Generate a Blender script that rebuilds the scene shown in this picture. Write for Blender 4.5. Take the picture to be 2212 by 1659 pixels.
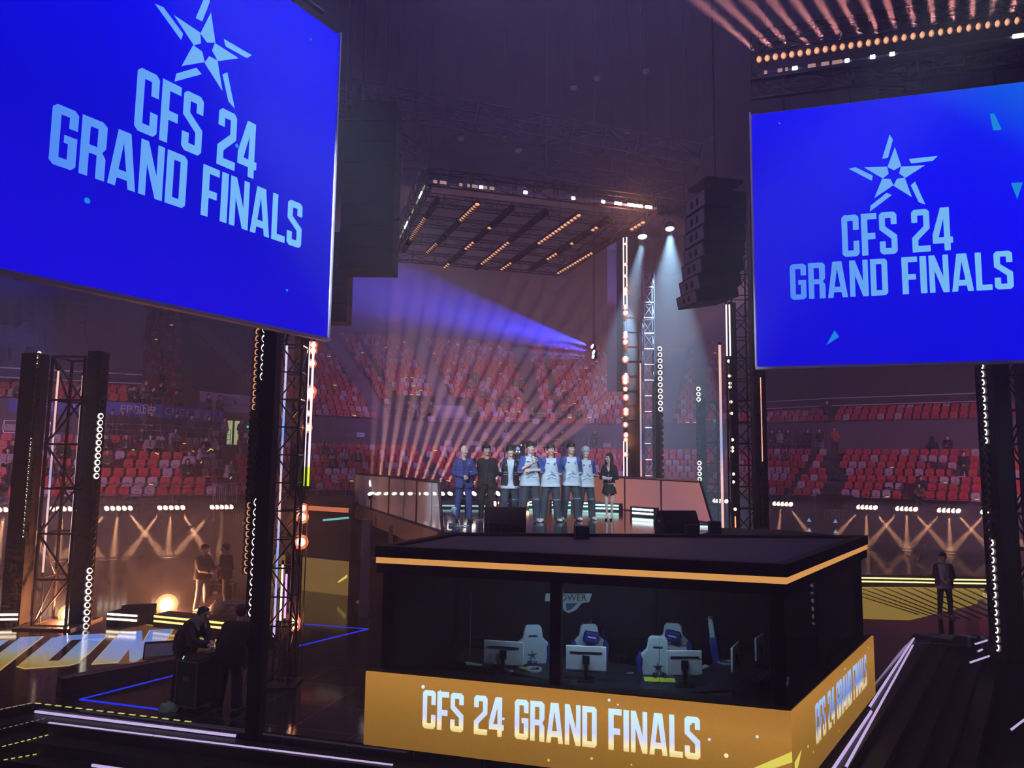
import bpy, bmesh, math, random
import numpy as np
from mathutils import Matrix, Vector
for o in list(bpy.data.objects): bpy.data.objects.remove(o)
SC = bpy.context.scene
COL = SC.collection
rnd = random.Random(24)
PI = math.pi

# ------------------------------------------------------------------ camera
W_, H_, FPX = 2212.0, 1659.0, 1597.0
EYE = Vector((0, 0, 4.25)); PITCH = math.radians(6.1); ROLL = math.radians(0.7)
F0 = Vector((0, math.cos(PITCH), math.sin(PITCH)))
R0 = Vector((1, 0, 0)); U0 = R0.cross(F0)
RR = (R0*math.cos(ROLL) + U0*math.sin(ROLL)).normalized()
UU = RR.cross(F0).normalized()
cam_d = bpy.data.cameras.new('camera'); cam = bpy.data.objects.new('camera', cam_d); COL.objects.link(cam)
cam.matrix_world = Matrix(((RR.x, UU.x, -F0.x, EYE.x), (RR.y, UU.y, -F0.y, EYE.y), (RR.z, UU.z, -F0.z, EYE.z), (0, 0, 0, 1)))
cam_d.sensor_fit = 'HORIZONTAL'; cam_d.sensor_width = 36.0; cam_d.lens = FPX/W_*36.0
cam_d.clip_end = 500; cam_d.clip_start = 0.1
SC.camera = cam
def ray(px, py):
    return F0 + RR*((px-W_/2)/FPX) - UU*((py-H_/2)/FPX)
def at(px, py, Y):          # world point seen at a pixel, at world depth Y
    d = ray(px, py); return EYE + d*(Y/d.y)
def onz(px, py, z):         # world point seen at a pixel, on the level z
    d = ray(px, py); return EYE + d*((z-EYE.z)/d.z)

# ------------------------------------------------------------------ render look
vs = SC.view_settings; vs.view_transform = 'Standard'; vs.look = 'None'; vs.gamma = 1.0; vs.exposure = 0.0
try: vs.use_curve_mapping = False
except Exception: pass
cy = SC.cycles
cy.max_bounces = 5; cy.diffuse_bounces = 2; cy.glossy_bounces = 3; cy.transmission_bounces = 4; cy.volume_bounces = 0; cy.transparent_max_bounces = 16
cy.sample_clamp_indirect = 3.0; cy.sample_clamp_direct = 0.0
cy.adaptive_threshold = 0.08; cy.adaptive_min_samples = 8; cy.use_light_tree = True; cy.use_denoising = True; cy.caustics_reflective = False; cy.caustics_refractive = False
world = bpy.data.worlds.new('arena_air'); SC.world = world; world.use_nodes = True
bg = world.node_tree.nodes['Background']; bg.inputs[0].default_value = (0.16, 0.13, 0.42, 1); bg.inputs[1].default_value = 0.07

# ------------------------------------------------------------------ lights
def aim(o, target):
    d = Vector(target) - o.location
    o.rotation_euler = d.to_track_quat('-Z', 'Y').to_euler()
def spot(loc, target, col, power, ang, blend=0.3, rad=0.05, name='spot_light'):
    l = bpy.data.lights.new(name, 'SPOT'); l.color = col; l.energy = power; l.spot_size = math.radians(ang); l.spot_blend = blend; l.shadow_soft_size = rad
    o = bpy.data.objects.new(name, l); COL.objects.link(o); o.location = loc; aim(o, target); return o
def point(loc, col, power, rad=0.1, name='lamp_light'):
    l = bpy.data.lights.new(name, 'POINT'); l.color = col; l.energy = power; l.shadow_soft_size = rad
    o = bpy.data.objects.new(name, l); COL.objects.link(o); o.location = loc; return o
def area(loc, target, col, power, sx, sy, name='wash_light'):
    l = bpy.data.lights.new(name, 'AREA'); l.shape = 'RECTANGLE'; l.color = col; l.energy = power; l.size = sx; l.size_y = sy
    o = bpy.data.objects.new(name, l); COL.objects.link(o); o.location = loc; aim(o, target); return o
K = 1.0
# front-of-house key on the people on the deck, cold white
spot((-4.5, 3.0, 12.5), (-0.3, 18.6, 3.6), (0.70, 0.86, 1.0), 12000*K, 18, 0.6, 0.3, 'front_key_left')
spot((7.5, 4.0, 12.5), (1.2, 18.6, 3.6), (0.74, 0.88, 1.0), 9000*K, 14, 0.5, 0.3, 'front_key_right')
# unseen washes added for stands and haze
spot((-24, 17, 8.0), (-19, 38, 5.2), (1.0, 0.50, 0.95), 7800*K, 54, 0.6, 0.5, 'stand_fill_left')
spot((-14.5, 37, 18.5), (1, 57, 8.6), (0.74, 0.40, 1.0), 12500*K, 66, 0.8, 0.5, 'stand_fill_centre')
spot((15.5, 35, 15.0), (1, 57, 9.0), (0.74, 0.40, 1.0), 10500*K, 60, 0.8, 0.5, 'stand_fill_centre')
spot((31, 20, 7.0), (21, 43, 5.0), (1.0, 0.46, 0.80), 14000*K, 54, 0.6, 0.5, 'stand_fill_right')
# bluish fill added above the booth roof and near floor, no fixture
area((1.0, 12, 15), (1.5, 13, 0), (0.45, 0.42, 1.0), 270*K, 8, 6, 'blue_top_fill')
area((-9, 15, 14), (-8, 16, 0), (0.5, 0.52, 1.0), 170*K, 8, 6, 'left_top_fill')
spot((11, 7, 11), (11.9, 20.5, 1.0), (0.8, 0.7, 1.0), 1500*K, 22, 0.8, 0.3, 'lanyard_man_fill')  # added off-view front fill for the otherwise unlit lanyard man
spot((-13, 5, 9), (-5.6, 13.5, 1.0), (0.7, 0.75, 1.0), 420*K, 28, 0.8, 0.3, 'technician_fill')  # added off-view front fill for the foreground technicians
# unseen blue and violet fills added overhead to tint the haze
spot((-2, 8, 22.5), (2, 48, 16), (0.22, 0.20, 1.0), 7000*K, 80, 1.0, 0.6, 'roof_haze_blue_fill')
spot((6, 10, 22.5), (2, 52, 8), (0.4, 0.28, 1.0), 6000*K, 70, 1.0, 0.6, 'roof_haze_violet_fill')

# ------------------------------------------------------------------ materials
MATS = {}
def mat(name, col, rough=0.5, metal=0.0, emit=None, es=0.0, noise=0.12, nscale=8.0, bump=0.0, sample=False, alpha=1.0, coat=0.0):
    if name in MATS: return MATS[name]
    m = bpy.data.materials.new(name); m.use_nodes = True; nt = m.node_tree; N = nt.nodes; L = nt.links
    b = N['Principled BSDF']; b.inputs['Roughness'].default_value = rough; b.inputs['Metallic'].default_value = metal
    b.inputs['Base Color'].default_value = (*col, 1)
    if noise:
        tc = N.new('ShaderNodeTexCoord'); nz = N.new('ShaderNodeTexNoise'); nz.inputs['Scale'].default_value = nscale; nz.inputs['Detail'].default_value = 4
        mx = N.new('ShaderNodeMix'); mx.data_type = 'RGBA'
        mx.inputs[6].default_value = (*[c*(1-noise) for c in col], 1); mx.inputs[7].default_value = (*[min(1, c*(1+noise)) for c in col], 1)
        L.new(tc.outputs['Object'], nz.inputs['Vector']); L.new(nz.outputs['Fac'], mx.inputs[0]); L.new(mx.outputs[2], b.inputs['Base Color'])
        if bump:
            bp = N.new('ShaderNodeBump'); bp.inputs['Strength'].default_value = bump; bp.inputs['Distance'].default_value = 0.02
            L.new(nz.outputs['Fac'], bp.inputs['Height']); L.new(bp.outputs['Normal'], b.inputs['Normal'])
    if emit is not None:
        b.inputs['Emission Color'].default_value = (*emit, 1); b.inputs['Emission Strength'].default_value = es
        m.cycles.emission_sampling = 'AUTO' if sample else 'NONE'
    else:
        m.cycles.emission_sampling = 'NONE'
    if alpha < 1: b.inputs['Alpha'].default_value = alpha
    if coat: b.inputs['Coat Weight'].default_value = coat
    MATS[name] = m; return m
def glow(name, col, es, sample=False): return mat(name, (0.02, 0.02, 0.02), 0.6, 0, col, es, noise=0, sample=sample)
def grad(name, stops, axis='Z', lo=0.0, hi=1.0, es=1.0, axis2=None, sample=False, grain=0.0):
    """an emissive surface whose colours run along one or two object axes (screens, tubes, barrier panels)"""
    if name in MATS: return MATS[name]
    m = bpy.data.materials.new(name); m.use_nodes = True; nt = m.node_tree; N = nt.nodes; L = nt.links
    b = N['Principled BSDF']; b.inputs['Base Color'].default_value = (0.01, 0.01, 0.01, 1); b.inputs['Roughness'].default_value = 0.7
    b.inputs['Specular IOR Level'].default_value = 0.1
    tc = N.new('ShaderNodeTexCoord'); sp = N.new('ShaderNodeSeparateXYZ'); L.new(tc.outputs['Object'], sp.inputs[0])
    mr = N.new('ShaderNodeMapRange'); mr.inputs[1].default_value = lo; mr.inputs[2].default_value = hi
    L.new(sp.outputs[axis], mr.inputs[0])
    fac = mr.outputs[0]
    if axis2:
        ax, a, c, w = axis2
        m2 = N.new('ShaderNodeMapRange'); m2.inputs[1].default_value = a; m2.inputs[2].default_value = c; L.new(sp.outputs[ax], m2.inputs[0])
        ml = N.new('ShaderNodeMath'); ml.operation = 'MULTIPLY_ADD'; L.new(m2.outputs[0], ml.inputs[0]); ml.inputs[1].default_value = w
        mm = N.new('ShaderNodeMath'); mm.operation = 'MULTIPLY'; L.new(fac, mm.inputs[0]); mm.inputs[1].default_value = 1-w
        L.new(mm.outputs[0], ml.inputs[2]); fac = ml.outputs[0]
    cr = N.new('ShaderNodeValToRGB'); e = cr.color_ramp.elements
    e[0].position = stops[0][0]; e[0].color = (*stops[0][1], 1); e[1].position = stops[-1][0]; e[1].color = (*stops[-1][1], 1)
    for p, c in stops[1:-1]:
        q = e.new(p); q.color = (*c, 1)
    L.new(fac, cr.inputs[0]); out = cr.outputs[0]
    if grain:
        nz = N.new('ShaderNodeTexNoise'); nz.inputs['Scale'].default_value = 60; nz.inputs['Detail'].default_value = 3; L.new(tc.outputs['Object'], nz.inputs['Vector'])
        m3 = N.new('ShaderNodeMapRange'); m3.inputs[3].default_value = 1-grain; m3.inputs[4].default_value = 1+grain; L.new(nz.outputs['Fac'], m3.inputs[0])
        vm = N.new('ShaderNodeVectorMath'); vm.operation = 'SCALE'; L.new(out, vm.inputs[0]); L.new(m3.outputs[0], vm.inputs['Scale']); out = vm.outputs[0]
    L.new(out, b.inputs['Emission Color']); b.inputs['Emission Strength'].default_value = es
    m.cycles.emission_sampling = 'AUTO' if sample else 'NONE'
    MATS[name] = m; return m
def glassmat(name, col, alpha, rough=0.05):
    m = mat(name, col, rough, 0, noise=0.05); m.node_tree.nodes['Principled BSDF'].inputs['Alpha'].default_value = alpha; return m
def lin(r, g, b):
    f = lambda c: (c/255/12.92) if c/255 <= 0.04045 else ((c/255+0.055)/1.055)**2.4
    return (f(r), f(g), f(b))
BLACK = mat('black_metal', (0.012, 0.011, 0.014), 0.55)
BLACKM = mat('matt_black', (0.008, 0.008, 0.010), 0.85)
GREYM = mat('aluminium', (0.34, 0.36, 0.42), 0.35, 0.9)
DKTRUSS = mat('black_truss', (0.03, 0.028, 0.034), 0.4, 0.5)

# ------------------------------------------------------------------ mesh helper
class MB:
    def __init__(s): s.v = []; s.f = []; s.m = []; s.M = Matrix(); s.mi = 0
    def add(s, vs_, fs, mi=None):
        n = len(s.v); M = s.M
        s.v += [tuple(M @ Vector(p)) for p in vs_]
        s.f += [tuple(n+i for i in f) for f in fs]; s.m += [s.mi if mi is None else mi]*len(fs); return s
    def box(s, c, d, R=None, mi=None):
        x, y, z = d[0]/2, d[1]/2, d[2]/2
        P = [Vector((i*x, j*y, k*z)) for k in (-1, 1) for j in (-1, 1) for i in (-1, 1)]
        if R is not None: P = [R @ p for p in P]
        c = Vector(c)
        return s.add([c+p for p in P], [(0, 2, 3, 1), (4, 5, 7, 6), (0, 1, 5, 4), (2, 6, 7, 3), (0, 4, 6, 2), (1, 3, 7, 5)], mi)
    def tube(s, p0, p1, r, n=8, r1=None, mi=None, caps=True):
        p0, p1 = Vector(p0), Vector(p1); d = p1-p0
        if d.length < 1e-6: return s
        q = d.to_track_quat('Z', 'Y'); r1 = r if r1 is None else r1
        P = [p0 + q @ Vector((r*math.cos(2*PI*i/n), r*math.sin(2*PI*i/n), 0)) for i in range(n)] + [p1 + q @ Vector((r1*math.cos(2*PI*i/n), r1*math.sin(2*PI*i/n), 0)) for i in range(n)]
        F = [(i, (i+1) % n, n+(i+1) % n, n+i) for i in range(n)]
        if caps: F += [tuple(range(n-1, -1, -1)), tuple(range(n, 2*n))]
        return s.add(P, F, mi)
    def path(s, pts, r, n=6, mi=None):
        for a, b in zip(pts[:-1], pts[1:]): s.tube(a, b, r, n, mi=mi)
        return s
    def lathe(s, prof, c=(0, 0, 0), R=None, n=16, mi=None):
        P = []; c = Vector(c)
        for r, z in prof:
            for i in range(n):
                p = Vector((r*math.cos(2*PI*i/n), r*math.sin(2*PI*i/n), z)); P.append(c + (R @ p if R is not None else p))
        F = [(k*n+i, k*n+(i+1) % n, (k+1)*n+(i+1) % n, (k+1)*n+i) for k in range(len(prof)-1) for i in range(n)]
        return s.add(P, F, mi)
    def prism(s, poly, depth, M=None, mi=None):
        """2-D outline (x, z) pushed along +y by depth; caps triangulated"""
        from mathutils.geometry import tessellate_polygon
        n = len(poly); M = M or Matrix()
        tri = tessellate_polygon([[Vector((p[0], p[1], 0)) for p in poly]])
        P = [M @ Vector((x, 0, z)) for x, z in poly] + [M @ Vector((x, depth, z)) for x, z in poly]
        area2 = sum(poly[i][0]*poly[(i+1) % n][1]-poly[(i+1) % n][0]*poly[i][1] for i in range(n))
        F = []
        for t in tri:
            a, b, c_ = t
            ar = (poly[b][0]-poly[a][0])*(poly[c_][1]-poly[a][1])-(poly[c_][0]-poly[a][0])*(poly[b][1]-poly[a][1])
            t2 = (a, b, c_) if ar > 0 else (a, c_, b)
            F.append(t2); F.append(tuple(n+i for i in (t2[0], t2[2], t2[1])))
        for i in range(n):
            j = (i+1) % n
            F.append((i, n+i, n+j, j) if area2 > 0 else (i, j, n+j, n+i))
        return s.add(P, F, mi)
    def quad(s, a, b, c, d, mi=None): return s.add([a, b, c, d], [(0, 1, 2, 3)], mi)
    def slab(s, poly, z0, z1, mi=None):
        """plan outline [(x, y)] between two levels"""
        M = Matrix(((1, 0, 0, 0), (0, 0, 1, 0), (0, 1, 0, z0), (0, 0, 0, 1)))
        return s.prism(poly, z1-z0, M, mi)
    def ball(s, c, r, n=10, mi=None):
        if not hasattr(r, '__len__'): r = (r, r, r)
        P = []; F = []; k = n//2; c = Vector(c)
        for j in range(k+1):
            t = PI*j/k
            for i in range(n):
                a = 2*PI*i/n; P.append(c+Vector((r[0]*math.sin(t)*math.cos(a), r[1]*math.sin(t)*math.sin(a), r[2]*math.cos(t))))
        for j in range(k):
            for i in range(n): F.append((j*n+i, (j+1)*n+i, (j+1)*n+(i+1) % n, j*n+(i+1) % n))
        return s.add(P, F, mi)
    def build(s, name, mats, parent=None, smooth=False, bevel=0.0, loc=None):
        me = bpy.data.meshes.new(name); me.from_pydata(s.v, [], s.f)
        if not isinstance(mats, (list, tuple)): mats = [mats]
        for m in mats: me.materials.append(m)
        if len(mats) > 1: me.polygons.foreach_set('material_index', s.m)
        me.validate(); me.update()
        if smooth: me.shade_smooth()
        o = bpy.data.objects.new(name, me); COL.objects.link(o)
        if parent is not None: o.parent = parent
        if loc is not None: o.location = loc
        if bevel:
            b = o.modifiers.new('bevel', 'BEVEL'); b.width = bevel; b.segments = 2; b.limit_method = 'ANGLE'
        return o
def tag(o, label, cat, group=None, kind=None):
    if label: o['label'] = label
    if cat: o['category'] = cat
    if group: o['group'] = group
    if kind: o['kind'] = kind
    return o
def thing(name, label, cat, loc=(0, 0, 0), rz=0.0, group=None):
    o = bpy.data.objects.new(name, None); COL.objects.link(o); o.location = loc; o.rotation_euler = (0, 0, rz); o.empty_display_size = 0.1
    return tag(o, label, cat, group)
def struct(o): o['kind'] = 'structure'; return o
def dup(root, loc=None, rz=None, label=None, group=None, scale=None):
    r = root.copy(); COL.objects.link(r)
    if loc is not None: r.location = loc
    if rz is not None: r.rotation_euler = (0, 0, rz)
    if label: r['label'] = label
    if group: r['group'] = group
    if scale: r.scale = (scale, scale, scale)
    for ch in KIDS(root):
        c = ch.copy(); COL.objects.link(c); c.parent = r
        for g in KIDS(ch):
            d = g.copy(); COL.objects.link(d); d.parent = c
    return r
def KIDS(o): return list(o.children)
def basis(xd, yd, loc):
    """matrix with given x axis and y axis (z = x cross y) at loc"""
    xd = Vector(xd).normalized(); yd = Vector(yd).normalized(); zd = xd.cross(yd).normalized(); yd = zd.cross(xd)
    return Matrix(((xd.x, yd.x, zd.x, loc[0]), (xd.y, yd.y, zd.y, loc[1]), (xd.z, yd.z, zd.z, loc[2]), (0, 0, 0, 1)))
ORD = ['first', 'second', 'third', 'fourth', 'fifth', 'sixth', 'seventh', 'eighth', 'ninth', 'tenth', 'eleventh', 'twelfth', 'thirteenth', 'fourteenth', 'fifteenth', 'sixteenth', 'seventeenth', 'eighteenth', 'nineteenth', 'twentieth']
def nth(i):
    if i < 20: return ORD[i]
    t = {2: 'twenty', 3: 'thirty', 4: 'forty', 5: 'fifty'}[(i+1)//10]
    return t+'-'+ORD[(i+1) % 10-1] if (i+1) % 10 else {2: 'twentieth', 3: 'thirtieth', 4: 'fortieth', 5: 'fiftieth'}[(i+1)//10]

# ------------------------------------------------------------------ haze in the hall (even, thin)
hz = MB().box((2, 40, 11.9), (110, 118, 30.2)).build('arena_haze', [], None)
tag(hz, 'thin even stage haze filling the whole arena', 'haze', kind='stuff')
hm = bpy.data.materials.new('haze'); hm.use_nodes = True; nt = hm.node_tree; nt.nodes.clear()
vo = nt.nodes.new('ShaderNodeVolumeScatter'); vo.inputs['Color'].default_value = (1, 1, 1, 1); vo.inputs['Density'].default_value = 0.012; vo.inputs['Anisotropy'].default_value = 0.15
ou = nt.nodes.new('ShaderNodeOutputMaterial'); nt.links.new(vo.outputs[0], ou.inputs['Volume'])
hz.data.materials.append(hm)
# ================================================================== SETTING
CONC = mat('dark_concrete', (0.10, 0.085, 0.11), 0.85, nscale=3, bump=0.2)
WALLM = mat('dark_wall', (0.05, 0.045, 0.065), 0.9, nscale=1.5)
STEPM = mat('stair_paint', (0.22, 0.19, 0.26), 0.8)
FL = [(-34, 25.5), (-21.3, 31.1), (-13.2, 34.6), (-10.8, 42), (-4, 47), (4, 49), (12, 47.5), (16, 43.4), (24.2, 38), (36, 30.5)]
def offl(d):
    """front line of the stands pushed outwards by d"""
    P = [Vector(p) for p in FL]; out = []
    nr = []
    for a, b in zip(P[:-1], P[1:]):
        t = (b-a).normalized(); nr.append(Vector((-t.y, t.x)))
    for i, p in enumerate(P):
        if i == 0: n = nr[0]; k = 1
        elif i == len(P)-1: n = nr[-1]; k = 1
        else:
            n = (nr[i-1]+nr[i]).normalized(); k = 1/max(0.5, n.dot(nr[i]))
        out.append(p+n*d*k)
    return out
def strip(mb, d0, z0, d1, z1, i0=0, i1=9, mi=0):
    A, B = offl(d0), offl(d1)
    for i in range(i0, i1):
        mb.quad((A[i].x, A[i].y, z0), (A[i+1].x, A[i+1].y, z0), (B[i+1].x, B[i+1].y, z1), (B[i].x, B[i].y, z1), mi)
def ribbon(mb, d, z0, z1, th, i0, i1, mi=0):
    """solid band standing on the offset line"""
    strip(mb, d, z0, d, z1, i0, i1, mi); strip(mb, d, z1, d+th, z1, i0, i1, mi); strip(mb, d+th, z1, d+th, z0, i0, i1, mi); strip(mb, d+th, z0, d, z0, i0, i1, mi)
LOWR = 7; LD = 0.85; LR = 0.40; LZ = 2.2
UPR = 21; UD = 0.80; UR = 0.43; UZ = 7.0; UD0 = 8.4
m = MB(); strip(m, 0, -1.5, 0, LZ); 
for k in range(LOWR):
    strip(m, k*LD+(0.0 if k == 0 else 0), LZ+k*LR, (k+1)*LD, LZ+k*LR); strip(m, (k+1)*LD, LZ+k*LR, (k+1)*LD, LZ+(k+1)*LR)
dw = LOWR*LD; zw = LZ+LOWR*LR
strip(m, dw, zw, 8.2, zw); struct(m.build('floor_lower_terrace', CONC))
m = MB(); ribbon(m, 8.2, zw, 7.25, 0.15, 0, 9); struct(m.build('wall_mezzanine', mat('mezz', (0.16, 0.12, 0.17), 0.85, nscale=2)))
m = MB()
strip(m, 8.35, UZ, UD0, UZ)
for k in range(UPR):
    strip(m, UD0+k*UD, UZ+k*UR, UD0+(k+1)*UD, UZ+k*UR); strip(m, UD0+(k+1)*UD, UZ+k*UR, UD0+(k+1)*UD, UZ+(k+1)*UR)
strip(m, UD0+UPR*UD, UZ+UPR*UR, UD0+UPR*UD+3, UZ+UPR*UR); strip(m, UD0+UPR*UD+3, UZ+UPR*UR, UD0+UPR*UD+3, 24)
struct(m.build('floor_upper_terrace', CONC))
# balcony band over the left and the right stands, with two pale edges
for nm, i0, i1 in (('left', 0, 2), ('right', 6, 9)):
    m = MB(); ribbon(m, 9.6, 8.45, 24.0, 1.5, i0, i1); struct(m.build('wall_balcony_'+nm, WALLM))
    m = MB(); ribbon(m, 9.5, 8.93, 8.99, 0.12, i0, i1); struct(m.build('trim_balcony_upper_'+nm, mat('pale_edge', (0.62, 0.58, 0.66), 0.6)))
    m = MB(); ribbon(m, 9.5, 8.42, 8.48, 0.12, i0, i1); struct(m.build('trim_balcony_lower_'+nm, MATS['pale_edge']))
struct(MB().box((2, 40, 24.5), (130, 120, 0.5)).build('ceiling', mat('roof_dark', (0.035, 0.03, 0.06), 0.95)))
struct(MB().box((2, 99.5, 10), (118, 0.5, 30)).build('wall_back', WALLM))
struct(MB().box((-52, 40, 10), (0.5, 118, 30)).build('wall_left', WALLM))
struct(MB().box((56, 40, 10), (0.5, 118, 30)).build('wall_right', WALLM))
struct(MB().box((2, 40, -1.6), (110, 120, 0.2)).build('floor_pit', mat('pit_floor', (0.012, 0.010, 0.014), 0.55)))

# ---- stage floor (level 0) with stepped edges ---------------------------------
FLOORM = bpy.data.materials.new('led_floor_glass'); FLOORM.use_nodes = True
_n = FLOORM.node_tree.nodes; _l = FLOORM.node_tree.links; _b = _n['Principled BSDF']
_b.inputs['Base Color'].default_value = (0.030, 0.030, 0.042, 1); _b.inputs['Roughness'].default_value = 0.09; _b.inputs['Specular IOR Level'].default_value = 0.6
_tc = _n.new('ShaderNodeTexCoord'); _mp = _n.new('ShaderNodeMapping'); _mp.inputs['Rotation'].default_value = (0, 0, math.radians(15.4)); _mp.inputs['Scale'].default_value = (1, 1, 1)
_br = _n.new('ShaderNodeTexBrick'); _br.offset = 0.0; _br.inputs['Scale'].default_value = 1.0; _br.inputs['Mortar Size'].default_value = 0.008; _br.inputs['Brick Width'].default_value = 1.1; _br.inputs['Row Height'].default_value = 1.1
_br.inputs['Color1'].default_value = (0.012, 0.012, 0.018, 1); _br.inputs['Color2'].default_value = (0.015, 0.015, 0.021, 1); _br.inputs['Mortar'].default_value = (0.13, 0.12, 0.15, 1)
_l.new(_tc.outputs['Object'], _mp.inputs[0]); _l.new(_mp.outputs[0], _br.inputs['Vector']); _l.new(_br.outputs['Color'], _b.inputs['Base Color'])
_nz = _n.new('ShaderNodeTexNoise'); _nz.inputs['Scale'].default_value = 2.5; _mr = _n.new('ShaderNodeMapRange'); _mr.inputs[3].default_value = 0.05; _mr.inputs[4].default_value = 0.16
_l.new(_tc.outputs['Object'], _nz.inputs['Vector']); _l.new(_nz.outputs['Fac'], _mr.inputs[0]); _l.new(_mr.outputs[0], _b.inputs['Roughness'])
FLOORM.cycles.emission_sampling = 'NONE'
_k = onz(74, 1519, 0).xy; _e = Vector((3.66, 10.14)); fu = (_e-_k).normalized()            # along the front edge, to the right
fv = Vector((fu.y, -fu.x))                          # outwards, to the camera
if fv.y > 0: fv = -fv
K0 = _k; K1 = _e.copy()
S0 = onz(1883, 1455, 0).xy; G1 = onz(1974, 1368, 0).xy; G2 = onz(2110, 1372, 0).xy
su = (G1-K1).normalized(); sv = Vector((su.y, -su.x))
stage = [K0+Vector((-20, -16)), K0, K1, G1, G2, G2+Vector((10, -7)), Vector((34, 36)), Vector((10, 48)), Vector((-10, 44)), Vector((-34, 26))]
stage[0] = K0+(onz(0, 1533, 0).xy-K0).normalized()*16
m = MB(); m.slab([tuple(p) for p in stage], -0.30, 0.0); struct(m.build('floor_stage', FLOORM))
# the steps below the stage edge
lu = (stage[0]-K0).normalized(); lv = Vector((lu.y, -lu.x))
if lv.x < 0: lv = -lv
ru = (G2-G1).normalized(); 
def cross2(p, u, q, w):
    d = u.x*w.y-u.y*w.x; t = ((q.x-p.x)*w.y-(q.y-p.y)*w.x)/d; return p+u*t
def ring(o):
    """stage edge pushed out by o towards the audience"""
    a = cross2(K0+lv*o, lu, K0+fv*o, fu); b = cross2(K0+fv*o, fu, K1+sv*o, su)
    return [a+lu*16, a, b, b+su*30]
STEPB = mat('step_black', (0.010, 0.009, 0.012), 0.5)
for k in range(5):
    a, b = ring(0.02+0.34*k), ring(0.34*(k+1)+0.02)
    zt = -0.16-0.17*k
    mm = MB(); poly = [a[0], a[1], a[2], a[3], b[3], b[2], b[1], b[0]]
    mm.slab([tuple(p) for p in poly], zt-0.3, zt)
    struct(mm.build('floor_step', STEPB))
# ================================================================== LETTERING
def GL():
    w, s, c, t = .40, .135, .065, .145
    g = {}
    g['C'] = (w, [[(c,0),(w-c,0),(w,c),(w,.37),(w-s,.37),(w-s,t),(s,t),(s,1-t),(w-s,1-t),(w-s,.63),(w,.63),(w,1-c),(w-c,1),(c,1),(0,1-c),(0,c)]])
    g['G'] = (w, [[(c,0),(w-c,0),(w,c),(w,.54),(w*.5,.54),(w*.5,.41),(w-s,.41),(w-s,t),(s,t),(s,1-t),(w-s,1-t),(w-s,.67),(w,.67),(w,1-c),(w-c,1),(c,1),(0,1-c),(0,c)]])
    g['F'] = (.36, [[(0,0),(s+.01,0),(s+.01,.38),(.32,.38),(.32,.53),(s+.01,.53),(s+.01,1-t),(.36,1-t),(.36,1),(0,1)]])
    g['S'] = (w, [[(c,0),(w-c,0),(w,c),(w,.44),(s,.66),(s,1-t),(w-s,1-t),(w-s,.70),(w,.70),(w,1-c),(w-c,1),(c,1),(0,1-c),(0,.59),(w-s,.36),(w-s,t),(s,t),(s,.31),(0,.31),(0,c)]])
    g['2'] = (w, [[(0,0),(w,0),(w,t),(s,t),(s,.28),(w,.54),(w,1-c),(w-c,1),(c,1),(0,1-c),(0,.69),(s,.69),(s,1-t),(w-s,1-t),(w-s,.60),(0,.34)]])
    g['4'] = (.44, [[(.25,0),(.25+s,0),(.25+s,1),(.25,1)], [(0,.17),(.44,.17),(.44,.31),(0,.31)], [(0,.22),(.13,.31),(.25,.74),(.25,1),(.19,1),(0,.38)]])
    g['R'] = (w+.01, [[(0,0),(s,0),(s,1),(0,1)], [(s,1),(s,1-t),(w-s,1-t),(w-s,.54),(s,.54),(s,.40),(w-s,.40),(w-s,0),(w+.01,0),(w+.01,.38),(w-.05,.47),(w+.01,.56),(w+.01,1-c),(w-c,1)]])
    g['A'] = (.48, [[(0,0),(.13,0),(.235,.80),(.24,1),(.13,1)], [(.48,0),(.24,1),(.24,1),(.24,.80),(.35,0)], [(.48,0),(.35,1),(.24,1),(.24,.8),(.35,0)], [(.09,.15),(.39,.15),(.37,.30),(.11,.30)]])
    g['A'] = (.48, [[(0,0),(.13,0),(.235,.80),(.24,1),(.13,1)], [(.35,0),(.48,0),(.35,1),(.24,1),(.235,.80)], [(.10,.15),(.38,.15),(.36,.30),(.12,.30)]])
    g['N'] = (.44, [[(0,0),(.125,0),(.125,1),(0,1)], [(.315,0),(.44,0),(.44,1),(.315,1)], [(0,1),(.135,1),(.44,0),(.305,0)]])
    g['D'] = (w, [[(0,0),(s,0),(s,1),(0,1)], [(s,1),(s,1-t),(w-s,1-t),(w-s,t),(s,t),(s,0),(w-c,0),(w,c),(w,1-c),(w-c,1)]])
    g['I'] = (.15, [[(0,0),(.15,0),(.15,1),(0,1)]])
    g['L'] = (.35, [[(0,0),(.35,0),(.35,t),(s,t),(s,1),(0,1)]])
    g[' '] = (.22, [])
    return g
GLY = GL()
def text(mb, s, x0, z0, wd, h, y=0.0, dep=0.004, mi=None, gap=.055, M=None):
    tot = sum(GLY[c][0] for c in s)+gap*(len(s)-1); k = wd/tot; x = x0
    for c in s:
        gw, ps = GLY[c]
        for p in ps: mb.prism([(x+a*k, z0+b*h) for a, b in p], dep, (M or Matrix()) @ Matrix.Translation((0, y, 0)), mi)
        x += (gw+gap)*k
def star(mb, cx, cz, R, y=0.0, dep=0.004, mi=None, M=None):
    MM = (M or Matrix()) @ Matrix.Translation((0, y, 0))
    P = lambda r, a: (cx+R*r*math.cos(a), cz+R*r*math.sin(a)); D = math.radians
    for k in range(5):
        a = D(90+72*k-4)
        mb.prism([P(1.0, a), P(.66, a+D(9)), P(.36, a+D(36)), P(.17, a), P(.38, a-D(36))], dep, MM, mi)
        mb.prism([P(1.47, a+D(7)), P(.71, a+D(33)), P(.66, a+D(18)), P(1.27, a+D(3))], dep, MM, mi)

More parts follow.
